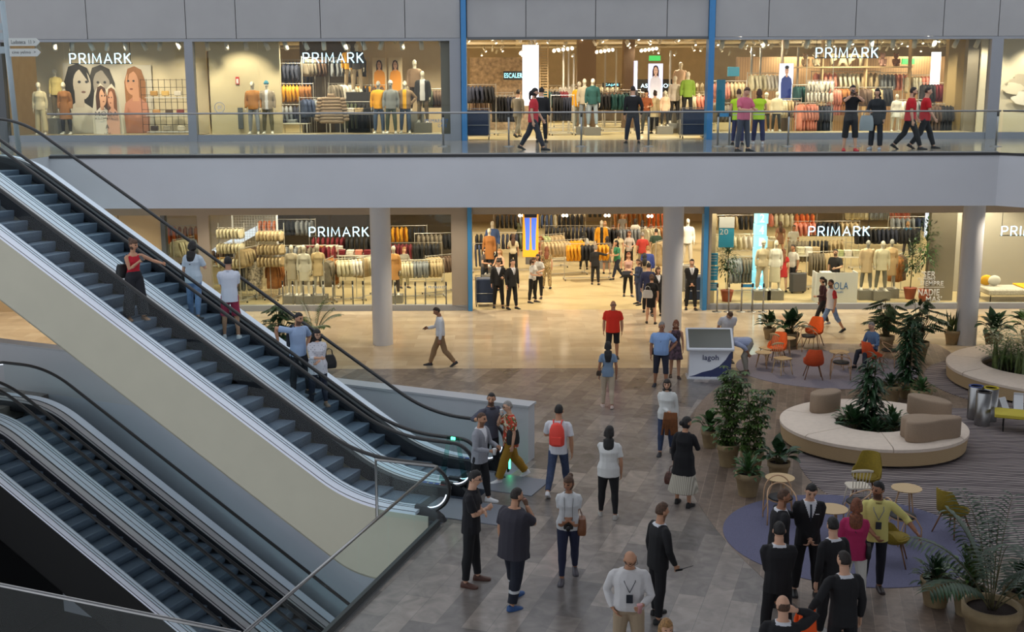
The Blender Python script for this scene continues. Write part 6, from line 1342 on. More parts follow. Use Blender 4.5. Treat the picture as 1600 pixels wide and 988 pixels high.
wallbox('wall_baby_back', X_(1150, 49), X_(1478, 49), 49, 49.2, 6, 9.0, mat('wood_slat_wall', (150, 118, 82), .6, stripes=('X', 3, (120, 94, 66), 0)))
wallbox('wall_lower_left_back', -14.5, X_(330, 50), 48.5, 48.7, 0, 4.5, M_shopwall); wallbox('wall_lower_dark', X_(440, 55, 2), X_(720, 55, 2), 54, 54.2, 0, 4.5, mat('dark_display_wall'))
p = V((X_(851, 45.6, 7), 45.6, 6)); t = thing('wooden_ladder', 'tall pale wooden slatted ladder frame right of the glowing column upstairs', 'ladder', p)
for sx in (-1, 1): MB().box((sx*.15, 0, 1.7), (.04, .06, 3.4)).build('side_rail', M_wood, t)
b = MB()
for k in range(34): b.box((0, 0, .1+k*.098), (.28, .04, .03))
b.build('rungs', M_wood, t)
# baby letters on a shelf
p = V((X_(1322, 45, 8), 45.0, 8.5)); t = thing('display_shelf', 'pale wooden shelf frame carrying the big baby letters upstairs', 'shelf', p); MB().box((0, 0, 0), (4.9, .4, .05)).build('shelf_board', M_wood, t)
for x in (-2.4, -.9, .75, 2.4): MB().box((x, 0, -.6), (.05, .3, 3.4)).build('upright', M_wood, t)
q = thing('standing_letters', 'large pale standing letters on the shelf in the right window upstairs', 'letters', (p.x+.05, p.y-.05, 8.53)); fit_text('letters', 'BABY', 1.35, .46, mat('pale_letters', (216, 200, 160), .6), (0, 0, .235), parent=q, ext=.08, bold=.05)
for k, (dx, lab, c) in enumerate(((-1.55, 'beige', (196, 160, 120)), (-1.15, 'cream', (214, 196, 160)), (1.35, 'pink', (206, 160, 140)), (1.85, 'brown', (140, 96, 60)))):
    b = MB(); b.sphere((0, 0, .12), (.11, .09, .13), 12, 8); b.sphere((0, 0, .31), (.08, .075, .08), 12, 8)
    for sx in (-1, 1): b.sphere((sx*.06, 0, .39), .028, 8, 6); b.sphere((sx*.1, -.03, .16), (.035, .035, .08), 8, 6); b.sphere((sx*.06, -.09, .04), (.04, .07, .04), 8, 6)
    o = b.build('soft_toy', mat('toy_%d' % c[0], c, .9), None, True); o.location = (p.x+dx, p.y-.05, 8.525); o.scale = (1.2, 1.2, 1.2); tag(o, f'{lab} soft toy bear sitting on the shelf beside the big letters', 'toy')
for px, py in ((1419, 96), (1388, 105), (1023, 91)): board('exit_sign', {1419: 'green exit sign nearer to the viewer right of the illuminated sign upstairs', 1388: 'green exit sign farther back right of the big letters', 1023: 'green exit sign hanging deep in the upper shop'}[px], 'sign', px, py, 47 if px == 1419 else 52, .5, .22, mat('exit_green', (60, 170, 90), .5, emit=(60, 180, 90), es=1.), 'EXIT' if 0 else None)
# clouds window at the far right
wallbox('wall_cloud_back', X_(1559), X_(1720), 42.2, 42.3, 6, 9.6, mat('cloud_wall', (206, 198, 178), .6))
p = atY(1590, 140, 42.1); t = thing('cloud_cutout', 'pale layered cloud cut outs in the right corner window upstairs', 'decoration', p)
for k, (cx, cz, s_, c) in enumerate(((.15, .25, .7, (180, 170, 152)), (-.15, .0, .6, (214, 206, 186)), (.25, -.35, .7, (236, 232, 220)), (-.1, -1.6, .3, (170, 162, 148)))):
    pts = [(cx+s_*(.62*cos(a)+.08*cos(5*a)), cz+s_*(.34*sin(a)+.09*abs(sin(2.5*a)))) for a in [2*pi*j/40 for j in range(40)]]; flat(t, 'cloud', pts, mat('cloud_%d' % c[0], c, .7), -.02*k)
# bed window at the lower right
wallbox('wall_bed_back', XL(1525), XL(1720), 44.6, 44.7, 0, 4.6, mat('bedroom_wall', (160, 154, 142), .6))
p = V((X_(1578, 42.8, .4), 42.8, 0)); t = thing('bed', 'display bed with pale knitted cover in the lower right corner window', 'bed', p); MB().rbox((0, 0, .35), (2.0, 1.2, .22), .08).build('mattress', mat('knitted_cover', (190, 184, 172), .9, var=.1, vs=20, bump=.4, bs=40), t)
for sx in (-1, 1):
    for sy in (-1, 1): MB().tube([(sx*.9, sy*.5, 0), (sx*.9, sy*.5, .26)], .02, 6).build('leg', M_blk, t)
o = MB().rbox((0, 0, 0), (.55, 1.26, .05), .04).build('blanket', mat('yellow_blanket', (230, 172, 30), .9, bump=.3, bs=30)); o.location = (p.x+.62, p.y, .49); tag(o, 'yellow blanket folded over the display bed in the lower right window', 'blanket')
o = MB().rbox((0, 0, 0), (.06, 1.24, .3), .02).build('blanket_fall', mat('yellow_blanket')); o.location = (0, 0, 0); bpy.data.objects.remove(o)
for k, (x_, c) in enumerate(((-.75, (226, 170, 40)), (-.5, (222, 218, 206)))):
    b = MB(); b.sphere((0, 0, .2), (.24, .09, .2), 14, 8); o = b.build('pillow', mat('pillow_%d' % c[2], c, .9), None, True); o.location = (p.x+x_, p.y+.35-.12*k, .47); tag(o, ('yellow' if k == 0 else 'white')+' pillow standing on the display bed in the lower right window', 'pillow')
# puffers, high stand
o = MB().rbox((0, 0, .82), (1.3, .8, 1.64), .02).build('display_stand', mat('black_stand', (34, 32, 32), .6)); o.location = (X_(553, 43.6, 7), 43.6, 6); tag(o, 'high dark display stand carrying two mannequins in the second window upstairs', 'stand')
# ------------------------------------------------------------------ ceiling lamps in the shops and windows
M_can = mat('white_lamp_can', (200, 196, 184), .5); M_bulb = mat('warm_lamp_glow', (255, 236, 200), .5, emit=(255, 232, 196), es=9)
def can(label, grp, p, tilt, rz, cr_=.055, cl=.2):
    t = thing('ceiling_spotlight', label, 'lamp', p, rz, grp); M1 = Matrix.Rotation(tilt, 3, 'X'); b = MB(); b.tube([M1 @ V((0, 0, .02)), M1 @ V((0, 0, -cl))], cr_, 10); b.build('lamp_can', M_can, t, True); b = MB(); b.tube([M1 @ V((0, 0, -cl+.005)), M1 @ V((0, 0, -cl-.004))], cr_*.84, 10); b.build('lens', M_bulb, t); MB().tube([(0, 0, 0), (0, 0, .12)], .012, 5).build('stem', M_can, t); return t
c1 = None
for a, b_, k, nm in ((60, 280, 9, 'far left'), (325, 690, 13, 'second'), (1130, 1530, 13, 'right')):
    first = None
    for j in range(k):
        px = a+(b_-a)*j/(k-1); p = V((X_(px, YF+.7, 9), YF+.7, 9.34)); lab = f'white spotlight in the row along the top of the {nm} window upstairs'
        if first is None: first = can(lab, f'spotlights in the {nm} upper window', p, R(32), 0, .08, .3); 
        else: dup(first, p, random.uniform(-.7, .7))
first = None
random.seed(5)
for y in (44, 46, 48, 50, 52, 54, 57, 60, 64):
    for j in range(24):
        x = -9+32*j/23+random.uniform(-.5, .5)+((y % 2)*.6)
        if x < X_(716, y) and y > 46: continue
        lab = 'small glowing spotlight among the many under the upper shop ceiling'; p = V((x, y, 9.75+random.uniform(-.1, .25)))
        if first is None: first = can(lab, 'ceiling spotlights deep in the upper shop', p, R(random.uniform(-60, 60)), 0)
        else: dup(first, p, random.uniform(0, 6.28))
for k, (px, py, Y) in enumerate(((880, 80, 46), (945, 82, 50), (1014, 80, 50), (815, 84, 46))):
    p = atY(px, py, Y); t = thing('tube_lamp', f'glowing round bulb strip under the upper ceiling, {("left of the trio of mannequins", "above the black rack", "left of the lift sign", "beside the glowing column")[k]}', 'lamp', p, R(20))
    L2 = .5 if k != 3 else .15
    for j in range(5 if k != 3 else 2): b = MB(); b.sphere((-L2+L2*2*j/4, -.3+.15*j, .03*j), .065, 10, 6); b.build('bulb', M_bulb, t, True)
    MB().tube([(-L2, -.3, .08), (L2, .3, .2)], .012, 5).build('bar', M_can, t)
M_pipe = mat('ceiling_pipe', (224, 214, 194), .5)
for k in range(14):
    y = 43+k*1.9; o = MB().tube([(-14, y, 10.05+.12*(k % 3)), (33, y, 10.05+.12*(k % 3))], .05+.03*(k % 2), 8).build('ceiling_beam', M_pipe); struct(o)
for k in range(9):
    x = -8+k*4.2; o = MB().box((x, 56, 10.2), (.3, 27, .18)).build('ceiling_duct', M_pipe); struct(o)
# lower lamps seen through the entrance
for k, (px, py) in enumerate(((812, 337), (880, 337), (946, 337), (1013, 338))):
    p = atY(px, py, 47); t = thing('tube_lamp', f'glowing bulb pair under the ceiling of the lower entrance, {("leftmost", "second from left", "third from left", "rightmost")[k]}', 'lamp', p)
    for j in range(2): b = MB(); b.sphere((j*.14, 0, 0), .06, 10, 6); b.build('bulb', M_bulb, t, True)
# signpost, small wall things
p = V((X_(31, 31.6, 6), 31.6, 6)); t = thing('signpost', 'pale blue grey signpost with arrow boards on the upper walkway at the far left', 'signpost', p); M_sp = mat('pale_blue_post', (150, 164, 172), .4)
MB().tube([(0, 0, 0), (-.12, 0, 4.0)], .07, 12).build('pole', M_sp, t, True)
for k, (z, s_) in enumerate(((2.95, 'Ludoteca  11 >'), (2.68, 'cine yelmo  >'))):
    b = MB(); b.prismY([(0, -.1), (.72, -.1), (.82, 0), (.72, .1), (0, .1)], -.09, -.06); o = b.build('arrow_board', mat('pale_arrow_board', (190, 194, 192), .5), t); o.location = (0, 0, z); fit_text('letters', s_, .62, .1, M_ink, (.38, -.092, 0), parent=o, ext=.003)
for k, z in enumerate((3.35, 3.1, 2.75)): b = MB(); b.box((-.4, -.02, 0), (.55, .03, .18)); o = b.build('arrow_board', M_sp, t); o.location = (0, 0, z)
p = atY(371, 126, 42.35); t = thing('fire_alarm_sign', 'small red and white fire alarm sign on the cream wall upstairs', 'sign', p); MB().box((0, 0, 0), (.13, .02, .26)).build('panel', mat('sign_red', (176, 40, 40), .5), t); MB().box((0, -.012, -.02), (.08, .004, .16)).build('pictogram', M_white, t)
p = atY(343, 168, YF-.02); t = thing('window_sticker', 'round pale sticker on the glass in front of the cream wall upstairs', 'sticker', p); MB().tube([(.17*cos(a), 0, .17*sin(a)) for a in [2*pi*k/28 for k in range(29)]], .012, 4).build('ring', M_gw, t); fit_text('letters', '80', .14, .13, M_gw, (0, 0, 0), parent=t, ext=.002)
p = atY(376, 185, 42.35); tag(MB().rbox(p, (.18, .06, .75), .01).build('wall_socket_box', mat('dark_grey_trim')), 'tall narrow dark panel low on the cream wall upstairs', 'panel')
for k, (px, py) in enumerate(((1146, 112), (1126, 150))): board('info_panel', ('small teal notice board high left in the right window upstairs', 'tall teal notice at the left edge of the right window upstairs')[k], 'sign', px, py, 43.4 if k == 0 else YF+.3, .42 if k == 0 else .3, .33 if k == 0 else 1.1, M_teal)

for k, (px, Y, h) in enumerate(((880, 50, 3.4), (888, 51, 3.4), (896, 50.5, 3.2), (1046, 53, 3.4), (945, 55, 3.6), (962, 57, 3.6), (1172, 46, 3.3), (1186, 46.4, 3.3), (1244, 46.5, 3.3))):
    wallbox('trim_fixture_post', X_(px, Y), X_(px, Y)+.07, Y, Y+.07, 6, 6+h, M_rail)
# ------------------------------------------------------------------ foreground people
random.seed(3)
SUIT = (24, 24, 28)
def suit(tie=1, hem=.07): return ('suit', SUIT, {'sl': 1, 'hem': hem, 'loose': .012, 'collar': 0, 'tie': tie, 'mat': mat('black_suit_cloth', (20, 20, 24), .8), 'flare': .08})
STR = mat('suit_trousers', (20, 20, 24), .85)
def st(): return ('trousers', SUIT, {'mat': STR, 'loose': .01})
WALK = ((24, 6, 2), (-16, 22, 2)); WALK2 = ((-16, 24, 2), (24, 6, 2)); STAND = ((4, 0, 5), (-3, 2, 5)); RELAX = ((10, 12, 7), (0, 0, 4))
def loc(px, py, z=0.): return at(px, py, z)
denim = mat('blue_denim', (52, 66, 96), .8, var=.12, vs=12, bump=.2, bs=80); ldenim = mat('light_denim', (112, 138, 178), .8, var=.1, vs=12)
i = person('man in white shirt and khaki trousers walking left looking at his phone', loc(689, 572), -84, 1.76, legs=WALK2, arms=('down', 'phone2'), head=(0, 22), skin='tan', hair=('short', 'dark'), top=('shirt', (216, 218, 222), {'sl': 1, 'hem': .0, 'loose': .012, 'collar': 1}), bot=('trousers', (142, 114, 82), {'loose': .014, 'belt': 1}), shoe=(34, 30, 30))
phone(i, 1, 'dark phone held by the walking man in khaki trousers')
i = person('bald heavy man in orange red polo and black shorts walking to the viewer', loc(957, 561), -6, 1.72, g=1.3, legs=((-4, 6, 3), (14, 4, 3)), arms=('down', 'down'), skin='mid', hair=('bald', 'grey'), glasses=True, top=('tshirt', (222, 48, 28), {'sl': .48, 'hem': .06, 'loose': .014, 'collar': 1}), bot=('shorts', (28, 28, 32), {'len': .5}), shoe=(40, 40, 42), head=(20, 0))
i = person('woman with long dark hair in blue tee and cream jeans walking away', loc(949, 637), 178, 1.64, 'f', legs=((6, 4, 2), (-6, 10, 2)), arms=('down', 'down'), skin='tan', hair=('long', 'black'), top=('tshirt', (112, 134, 158), {'sl': .4, 'hem': .045}), bot=('trousers', (186, 170, 148), {'loose': .004}), shoe=(210, 190, 180))
bag(i, 'small brown shoulder bag at the hip of the woman in the blue tee', i['P']+i['X']*.12*1.64, (.16, .05, .13), (60, 44, 34), strap=[i['P']+i['X']*.12*1.64+V((0, 0, .07)), i['sh0']-i['F']*.12+i['X']*.02-V((0, 0, .1)), i['sh0']-i['X']*.09+V((0, 0, .03))], handles=False)
i = person('stocky man in light blue polo and navy shorts with hands on hips', loc(1032, 604), -12, 1.74, g=1.28, legs=STAND, arms=('hip', 'down'), skin='tan', hair=('short', 'grey'), head=(35, 5), top=('tshirt', (134, 166, 214), {'sl': .5, 'hem': .03, 'loose': .014, 'collar': 1}), bot=('shorts', (38, 42, 58), {'len': .52}), shoe=(50, 52, 60))
bag(i, 'small dark sling bag on the man in the light blue polo', i['P']-i['X']*.2+i['U']*.02, (.14, .05, .18), (40, 38, 42), name='sling_bag', handles=False, strap=[i['P']-i['X']*.2+V((0, 0, .08)), i['sh0']+i['F']*.17-i['U']*.15, i['sh0']+i['X']*.1+V((0, 0, .04)), i['sh0']-i['F']*.14-i['U']*.1])
flo = mat('dark_floral_dress', (58, 44, 52), .8, var=.8, vs=14)
person('short haired woman in a sleeveless dark floral dress beside the column', loc(1054, 590), -4, 1.6, 'f', legs=((8, 4, 2), (-4, 6, 2)), arms=('down', 'down'), skin='mid', hair=('curly', 'auburn'), head=(0, 8), top=('sleeveless', (58, 44, 52), {'sl': 0, 'hem': .2, 'flare': .22, 'mat': flo, 'name': 'dress'}), bot=None, shoe=(60, 44, 40))
i = person('young woman in white sweater and jeans carrying a brown jacket', loc(1040, 709), -10, 1.66, 'f', legs=((-8, 10, 3), (12, 6, 3)), arms=('down', 'belly'), hair=('bob', 'dark'), head=(0, 4), top=('shirt', (214, 216, 214), {'sl': .95, 'hem': .05, 'loose': .026}), bot=('trousers', (60, 80, 120), {'mat': denim, 'loose': .008}), shoe=(40, 40, 46))
M_bj = mat('brown_suede', (110, 66, 34), .9, var=.15, vs=8)
def drape(label, i, h, m, w=.24, L=.45, nm='jacket'):
    p = i['hand'][h]; b = MB(); n = 9
    for k in range(n): q = (k/(n-1)-.5)*w; b.tube([p+i['X']*q-i['F']*.07+V((0, 0, -L*.8)), p+i['X']*q*.9+V((0, 0, -.05)), p+i['X']*q+i['F']*.03+V((0, 0, .03)), p+i['X']*q*1.1+i['F']*.09+V((0, 0, -.1)), p+i['X']*q*1.2+i['F']*.08+V((random.uniform(-.03, .03), 0, -L))], .024, 6)
    b2 = MB(); b2.v = [tuple(wpt(i, V(v_))) for v_ in b.v]; b2.f = b.f; b2.m = b.m
    o = remesh(b2, .012, [m], nm, None, 2); return tag(o, label, 'jacket')
drape('brown suede jacket carried by the woman in the white sweater', i, 1, M_bj)
i = person('woman in black coat and pleated cream skirt seen from behind at the plants', loc(1067, 790), 150, 1.7, 'f', legs=STAND, arms=('down', 'phone2'), skin='mid', hair=('bun_low', 'black'), head=(-35, 8), top=('shirt', (24, 24, 28), {'sl': .9, 'hem': .16, 'loose': .022, 'flare': .2, 'mat': mat('black_wool', (22, 22, 26), .9), 'name': 'coat'}), bot=('skirt', (206, 200, 184), {'len': .36, 'flare': .2, 'mat': mat('cream_pleats', (206, 200, 184), .8, stripes=('X', 9, (150, 144, 130), 0))}), shoe=(22, 22, 24), extra='boots')
bag(i, 'brown chequered handbag held by the woman in the black coat', i['hand'][0]+V((0, 0, -.26)), (.34, .16, .22), (70, 40, 34), m=mat('chequered_leather', (78, 46, 38), .4, var=.35, vs=30), rz=R(20))
i = person('man in white tee and jeans with a bright red backpack walking away', loc(872, 771), 168, 1.8, legs=((-22, 20, 3), (22, 4, 3)), arms=('phone2', 'down'), skin='mid', hair=('short', 'black'), top=('tshirt', (212, 214, 220), {'sl': .5, 'hem': .05, 'loose': .012}), bot=('trousers', (50, 62, 88), {'mat': denim}), shoe=(222, 222, 226), footyaw=4)
backpack(i, 'bright coral red backpack worn by the man in the white tee', (232, 70, 56))
i = person('woman with long wavy hair in white blouse and black leggings walking away', loc(950, 808), 172, 1.7, 'f', g=1.18, legs=((6, 2, 4), (-4, 6, 4)), arms=('mouth', 'down'), skin='mid', hair=('long', 'black'), head=(-14, 0), top=('shirt', (210, 210, 208), {'sl': .5, 'hem': .06, 'loose': .02}), bot=('leggings', (20, 20, 24), {'loose': .004}), shoe=(176, 172, 166))
i = person('woman in white blouse with a camera hanging from her neck', loc(888, 905), -4, 1.74, 'f', g=1.05, legs=((-12, 14, 1), (12, 4, 1)), arms=('belly', 'belly'), skin='tan', hair=('bun', 'brown'), head=(-22, 6), top=('shirt', (206, 208, 210), {'sl': .4, 'hem': .03, 'loose': .02}), bot=('trousers', (34, 40, 66), {'loose': .003}), shoe=(74, 70, 78))
H = 1.74; n = i['neck']; t = thing('camera', 'black camera hanging on a strap from the neck of the woman in white', 'camera', wpt(i, i['P']+i['F']*.19+i['U']*.06), i['t'].rotation_euler.z)
MB().rbox((0, 0, 0), (.15, .07, .1), .02).build('camera_body', M_black, t); MB().tube([(0, -.03, 0), (0, -.13, -.01)], [.038, .035], 16).build('lens', M_black, t, True)
def rel(i, off, pts, rz=0.):
    inv = Matrix.Rotation(-(i['t'].rotation_euler.z+rz), 3, 'Z'); o = wpt(i, off); return [inv @ (wpt(i, q)-o) for q in pts]
off = i['P']+i['F']*.19+i['U']*.06
for sx in (-1, 1): MB().tube(rel(i, off, [off+i['X']*sx*.07+V((0, 0, .04)), off+i['X']*sx*.06+V((0, 0, .25)), n+i['X']*sx*.07-i['U']*.06+i['F']*.11, n+i['X']*sx*.06+V((0, 0, .045)), n-i['F']*.07+V((0, 0, .04))]), .009, 6, sq=.4).build('strap', M_black, t, True)
bag(i, 'tan leather shoulder bag at the side of the woman with the camera', i['P']+i['X']*.21+i['F']*.02, (.14, .26, .26), (124, 76, 44), handles=False, strap=[i['P']+i['X']*.21+V((0, 0, .12)), i['sh0']+i['X']*.12+V((0, 0, .04)), i['sh0']+i['X']*.15-i['F']*.12-V((0, 0, .2)), i['P']+i['X']*.22+V((0, .1, .12))])
def band(x, z): return 1 if (.16 < z < .185) or (.085 < z < .098 and 0) else 0
i = person('heavy man in dark tee and work trousers with reflective bands, hand at mouth', loc(803, 944), 135, 1.84, g=1.38, legs=((14, 4, 4), (-10, 6, 4)), arms=('down', 'mouth'), skin='mid', hair=('crop', 'dark'), beard=True, head=(-10, 4), top=('tshirt', (48, 46, 56), {'sl': .5, 'hem': .1, 'loose': .022}), bot=('trousers', (26, 30, 44), {'loose': .02, 'mats': [mat('reflective_band', (200, 202, 204), .3)], 'paint': lambda x, z: 1 if .15 < z < .178 else 0}), shoe=(44, 84, 140))
i = person('young man in black polo and trousers with arms folded and glasses', loc(737, 912), 78, 1.86, legs=STAND, arms=('cross', 'cross'), hair=('quiff', 'black'), glasses=True, head=(0, 6), top=('tshirt', (22, 22, 28), {'sl': .5, 'hem': .06, 'loose': .012, 'collar': 1}), bot=('trousers', (22, 22, 26), {'loose': .01}), shoe=(84, 50, 38))
i = person('bearded man in light grey blazer holding a white bottle', loc(750, 785), 62, 1.76, legs=((10, 4, 3), (-10, 8, 3)), arms=('hold', 'hold'), skin='mid', hair=('crop', 'brown'), beard=True, top=('suit', (138, 140, 148), {'sl': 1, 'hem': .07, 'loose': .012, 'tie': 0, 'mat': mat('grey_blazer', (140, 142, 150), .85, var=.05, vs=60)}), bot=('trousers', (24, 24, 28), {}), shoe=(220, 220, 222))
cup(i, 1, 'white cup held out by the man in the grey blazer')
i = person('man in dark grey shirt with one arm raised at the escalator foot', W(10.55, 1.45), 38, 1.76, legs=STAND, arms=('hold', (.17, .17, -.03)), skin='mid', hair=('short', 'black'), beard=True, head=(-40, 4), top=('shirt', (74, 76, 90), {'sl': .65, 'hem': .05, 'loose': .01, 'collar': 1}), bot=('trousers', (30, 30, 36), {}), shoe=(30, 28, 28))
fl2 = mat('red_floral_shirt', (206, 190, 160), .8)
nt = fl2.node_tree; vr = nt.nodes.new('ShaderNodeTexNoise'); vr.inputs['Scale'].default_value = 9; tc = nt.nodes.new('ShaderNodeTexCoord'); cr = nt.nodes.new('ShaderNodeValToRGB'); cr.color_ramp.interpolation = 'CONSTANT'
for k, (po, cc) in enumerate(((0, (206, 196, 168)), (.45, (190, 60, 40)), (.56, (74, 92, 44)), (.64, (206, 196, 168)))):
    e = cr.color_ramp.elements[k] if k < 2 else cr.color_ramp.elements.new(po); e.position = po; e.color = lin(cc)
nt.links.new(tc.outputs['Object'], vr.inputs['Vector']); nt.links.new(vr.outputs['Fac'], cr.inputs['Fac']); nt.links.new(cr.outputs['Color'], nt.nodes['Principled BSDF'].inputs['Base Color'])
i = person('short haired person in red floral shirt and mustard trousers walking left with a cup', loc(798, 750), -72, 1.68, 'f', legs=WALK, arms=('down', 'mouth'), hair=('short', 'grey'), glasses=True, head=(0, 4), top=('shirt', (200, 120, 90), {'sl': .5, 'hem': .08, 'loose': .025, 'mat': fl2}), bot=('trousers', (150, 112, 26), {'loose': .02, 'wide': .015}), shoe=(222, 222, 224))
cup(i, 1, 'paper cup held at the mouth by the person in the floral shirt')
bag(i, 'dark shoulder bag on the person in the floral shirt', i['P']+i['X']*.16+i['U']*.1, (.1, .26, .3), (30, 34, 34), name='tote_bag', handles=False, strap=[i['P']+i['X']*.16+V((0, 0, .3)), i['sh0']+i['X']*.05+V((0, 0, .05)), i['sh0']-i['F']*.14-V((0, 0, .15))])
i = person('young man in black suit standing sideways holding a radio', loc(1026, 968), 112, 1.78, legs=STAND, arms=('down', (.02, .09, -.29)), skin='mid', hair=('quiff', 'brown'), beard=True, top=suit(), bot=st(), shoe=(16, 16, 18))
t = thing('two_way_radio', 'black handheld radio with long antenna held by the suited young man', 'radio', wpt(i, i['hand'][1]), i['t'].rotation_euler.z); MB().rbox((0, -.02, 0), (.05, .12, .03), .01).build('radio_body', M_black, t); MB().tube([(0, -.08, .0), (0, -.26, .02)], [.006, .004], 6).build('antenna', M_black, t)
i = person('man in white shirt and khaki trousers with lanyard looking at his hand', loc(981, 1052), -4, 1.78, g=1.12, legs=STAND, arms=('hold', 'pocket'), hair=('bald', 'brown'), glasses=True, head=(20, 24), skin='mid', top=('shirt', (208, 206, 206), {'sl': 1, 'hem': .0, 'loose': .022, 'collar': 1}), bot=('trousers', (170, 150, 124), {'loose': .016, 'belt': 1}), shoe=(60, 40, 30))
lanyard(i, '')
cup(i, 0, 'small clear pink cup in the hand of the man with the lanyard', (206, 150, 150))
i = person('person with light brown hair at the bottom edge beside the suited young man', loc(1035, 1165), 10, 1.62, 'f', legs=STAND, hair=('bob', 'blond'), top=('shirt', (60, 60, 70), {'sl': 1}), bot=('trousers', (40, 40, 50), {}))
# group in suits
i = person('bearded man in black suit reaching out, at the back left of the group', loc(1212, 942), 95, 1.8, g=1.08, legs=STAND, arms=('reach', 'down'), skin='tan', hair=('crop', 'brown'), beard=True, head=(0, 2), top=suit(), bot=st(), shoe=(16, 16, 18))
i = person('young man in black suit and grey tie facing the viewer with lowered eyes', loc(1258, 930), -2, 1.84, legs=STAND, arms=('front', 'front'), hair=('quiff', 'black'), head=(-5, 22), top=suit(), bot=st(), shoe=(16, 16, 18))
p = wpt(i, i['sh0']-i['U']*.12+i['F']*.155+i['X']*.09); o = MB().rbox((0, 0, 0), (.06, .005, .014), .003).build('badge', M_white, i['t']); o.location = i['sh0']-i['U']*.1+i['F']*.15+i['X']*.09
i = person('dark haired man in black suit with his back to the viewer, left of the group', loc(1211, 1010), 176, 1.8, g=1.08, legs=STAND, arms=('front', 'front'), hair=('short', 'black'), top=suit(), bot=st(), shoe=(16, 16, 18))
i = person('black haired young man in suit facing away left beside the woman in pink', loc(1296, 995), 205, 1.76, legs=STAND, arms=('down', 'down'), hair=('short', 'black'), head=(-15, 0), top=suit(), bot=st(), shoe=(16, 16, 18))
i = person('woman with light brown hair in a bright pink top seen from behind', loc(1330, 948), 165, 1.68, 'f', g=1.1, legs=STAND, arms=('down', 'belly'), hair=('long', 'auburn'), top=('shirt', (176, 40, 92), {'sl': .8, 'hem': .06, 'loose': .018}), bot=('trousers', (212, 210, 204), {}), shoe=(26, 26, 28))
bag(i, 'small black shoulder bag on the woman in the pink top', i['P']+i['X']*-.2+i['U']*.03-i['F']*.04, (.08, .2, .2), (24, 22, 24), handles=False, strap=[i['P']-i['X']*.2+V((0, 0, .1)), i['sh0']-i['F']*.15-V((0, 0, .12)), i['sh0']+i['X']*.1+V((0, 0, .04)), i['sh0']+i['F']*.14-V((0, 0, .15))])
i = person('dark bearded man in pale yellow shirt stretching out his left arm', loc(1363, 925), -8, 1.8, legs=((-4, 4, 2), (16, 4, 10)), arms=((.2, .1, -.2), (-.08, .12, -.24)), skin='tan', hair=('quiff', 'black'), beard=True, head=(-50, 4), top=('shirt', (214, 204, 124), {'sl': .75, 'hem': .05, 'loose': .016, 'collar': 1}), bot=('trousers', (26, 28, 40), {'loose': .006}), shoe=(44, 30, 28))
lanyard(i, '', (90, 110, 150))
i = person('young man in black suit with his back turned, holding an orange vest', loc(1312, 1065), 190, 1.78, g=1.05, legs=STAND, arms=((.12, .06, -.24), 'down'), hair=('short', 'dark'), head=(20, 0), top=suit(), bot=st(), shoe=(16, 16, 18))
M_or = mat('orange_vest_cloth', (255, 92, 20), .7); i2 = i
drape('bright orange reflective vest held by the young man in a suit', i, 0, M_or, .22, .5, 'safety_vest')
i = person('balding man in black suit at the bottom of the group touching his ear', loc(1216, 1150), 170, 1.76, g=1.1, legs=STAND, arms=('down', 'ear'), hair=('bald', 'brown'), top=suit(), bot=st(), shoe=(16, 16, 18), head=(30, 8))
# kiosk, chairs
i = person('man in white polo bending forward behind the information kiosk', loc(1134, 566), 0, 1.74, g=1.1, legs=STAND, arms=('front', 'down'), lean=32, head=(0, 30), hair=('short', 'brown'), skin='mid', top=('tshirt', (206, 208, 214), {'sl': .5, 'hem': .03, 'loose': .014, 'collar': 1}), bot=('trousers', (60, 64, 80), {}), shoe=(30, 30, 30))
i = person('man in light blue shirt and grey trousers bending down beside the kiosk', loc(1170, 584), -85, 1.72, legs=((28, 40, 4), (14, 24, 4)), arms=('low', 'low'), lean=88, head=(0, 10), hair=('short', 'dark'), skin='tan', top=('shirt', (158, 168, 196), {'sl': .7, 'hem': .0, 'loose': .014}), bot=('trousers', (142, 138, 128), {'loose': .012}), shoe=(28, 26, 26))
i = person('grey haired man in blue checked shirt seated in an orange chair behind the plants', at(1362, 578)+V((0, 0, .0)), -65, 1.7, legs=((84, 80, 8), (86, 78, 8)), arms=('hold', 'hold'), lean=4, head=(0, 12), hair=('short', 'grey'), seat=.44, top=('shirt', (96, 124, 160), {'sl': .6, 'hem': .0, 'mat': mat('blue_checked_cloth', (104, 132, 168), .8, stripes=('X', 12, (58, 84, 120), 0))}), bot=('trousers', (40, 44, 56), {}), shoe=(24, 24, 26))
i = person('man in raglan tee with red sleeves and denim shorts walking left', loc(1297, 519), -78, 1.76, legs=((-22, 12, 3), (24, 6, 3)), arms=('down', 'down'), skin='mid', hair=('short', 'dark'), beard=True, top=('tshirt', (214, 212, 214), {'sl': .5, 'hem': .06, 'loose': .014, 'mats': [mat('red_sleeve', (176, 36, 44), .8)], 'paint': lambda x, f, u, n: 1 if abs(x) > .098 and u > .14 else 0}), bot=('shorts', (112, 138, 178), {'mat': ldenim, 'len': .54}), shoe=(26, 26, 28), fine=False)
i = person('woman in dark clothes walking left just behind the man with red sleeves', loc(1284, 508), -80, 1.66, 'f', legs=((28, 6, 2), (-14, 12, 2)), arms=('hold', 'down'), hair=('pony', 'dark'), top=('shirt', (60, 26, 36), {'sl': .9, 'hem': .04}), bot=('trousers', (24, 24, 28), {}), shoe=(150, 150, 156), fine=False)
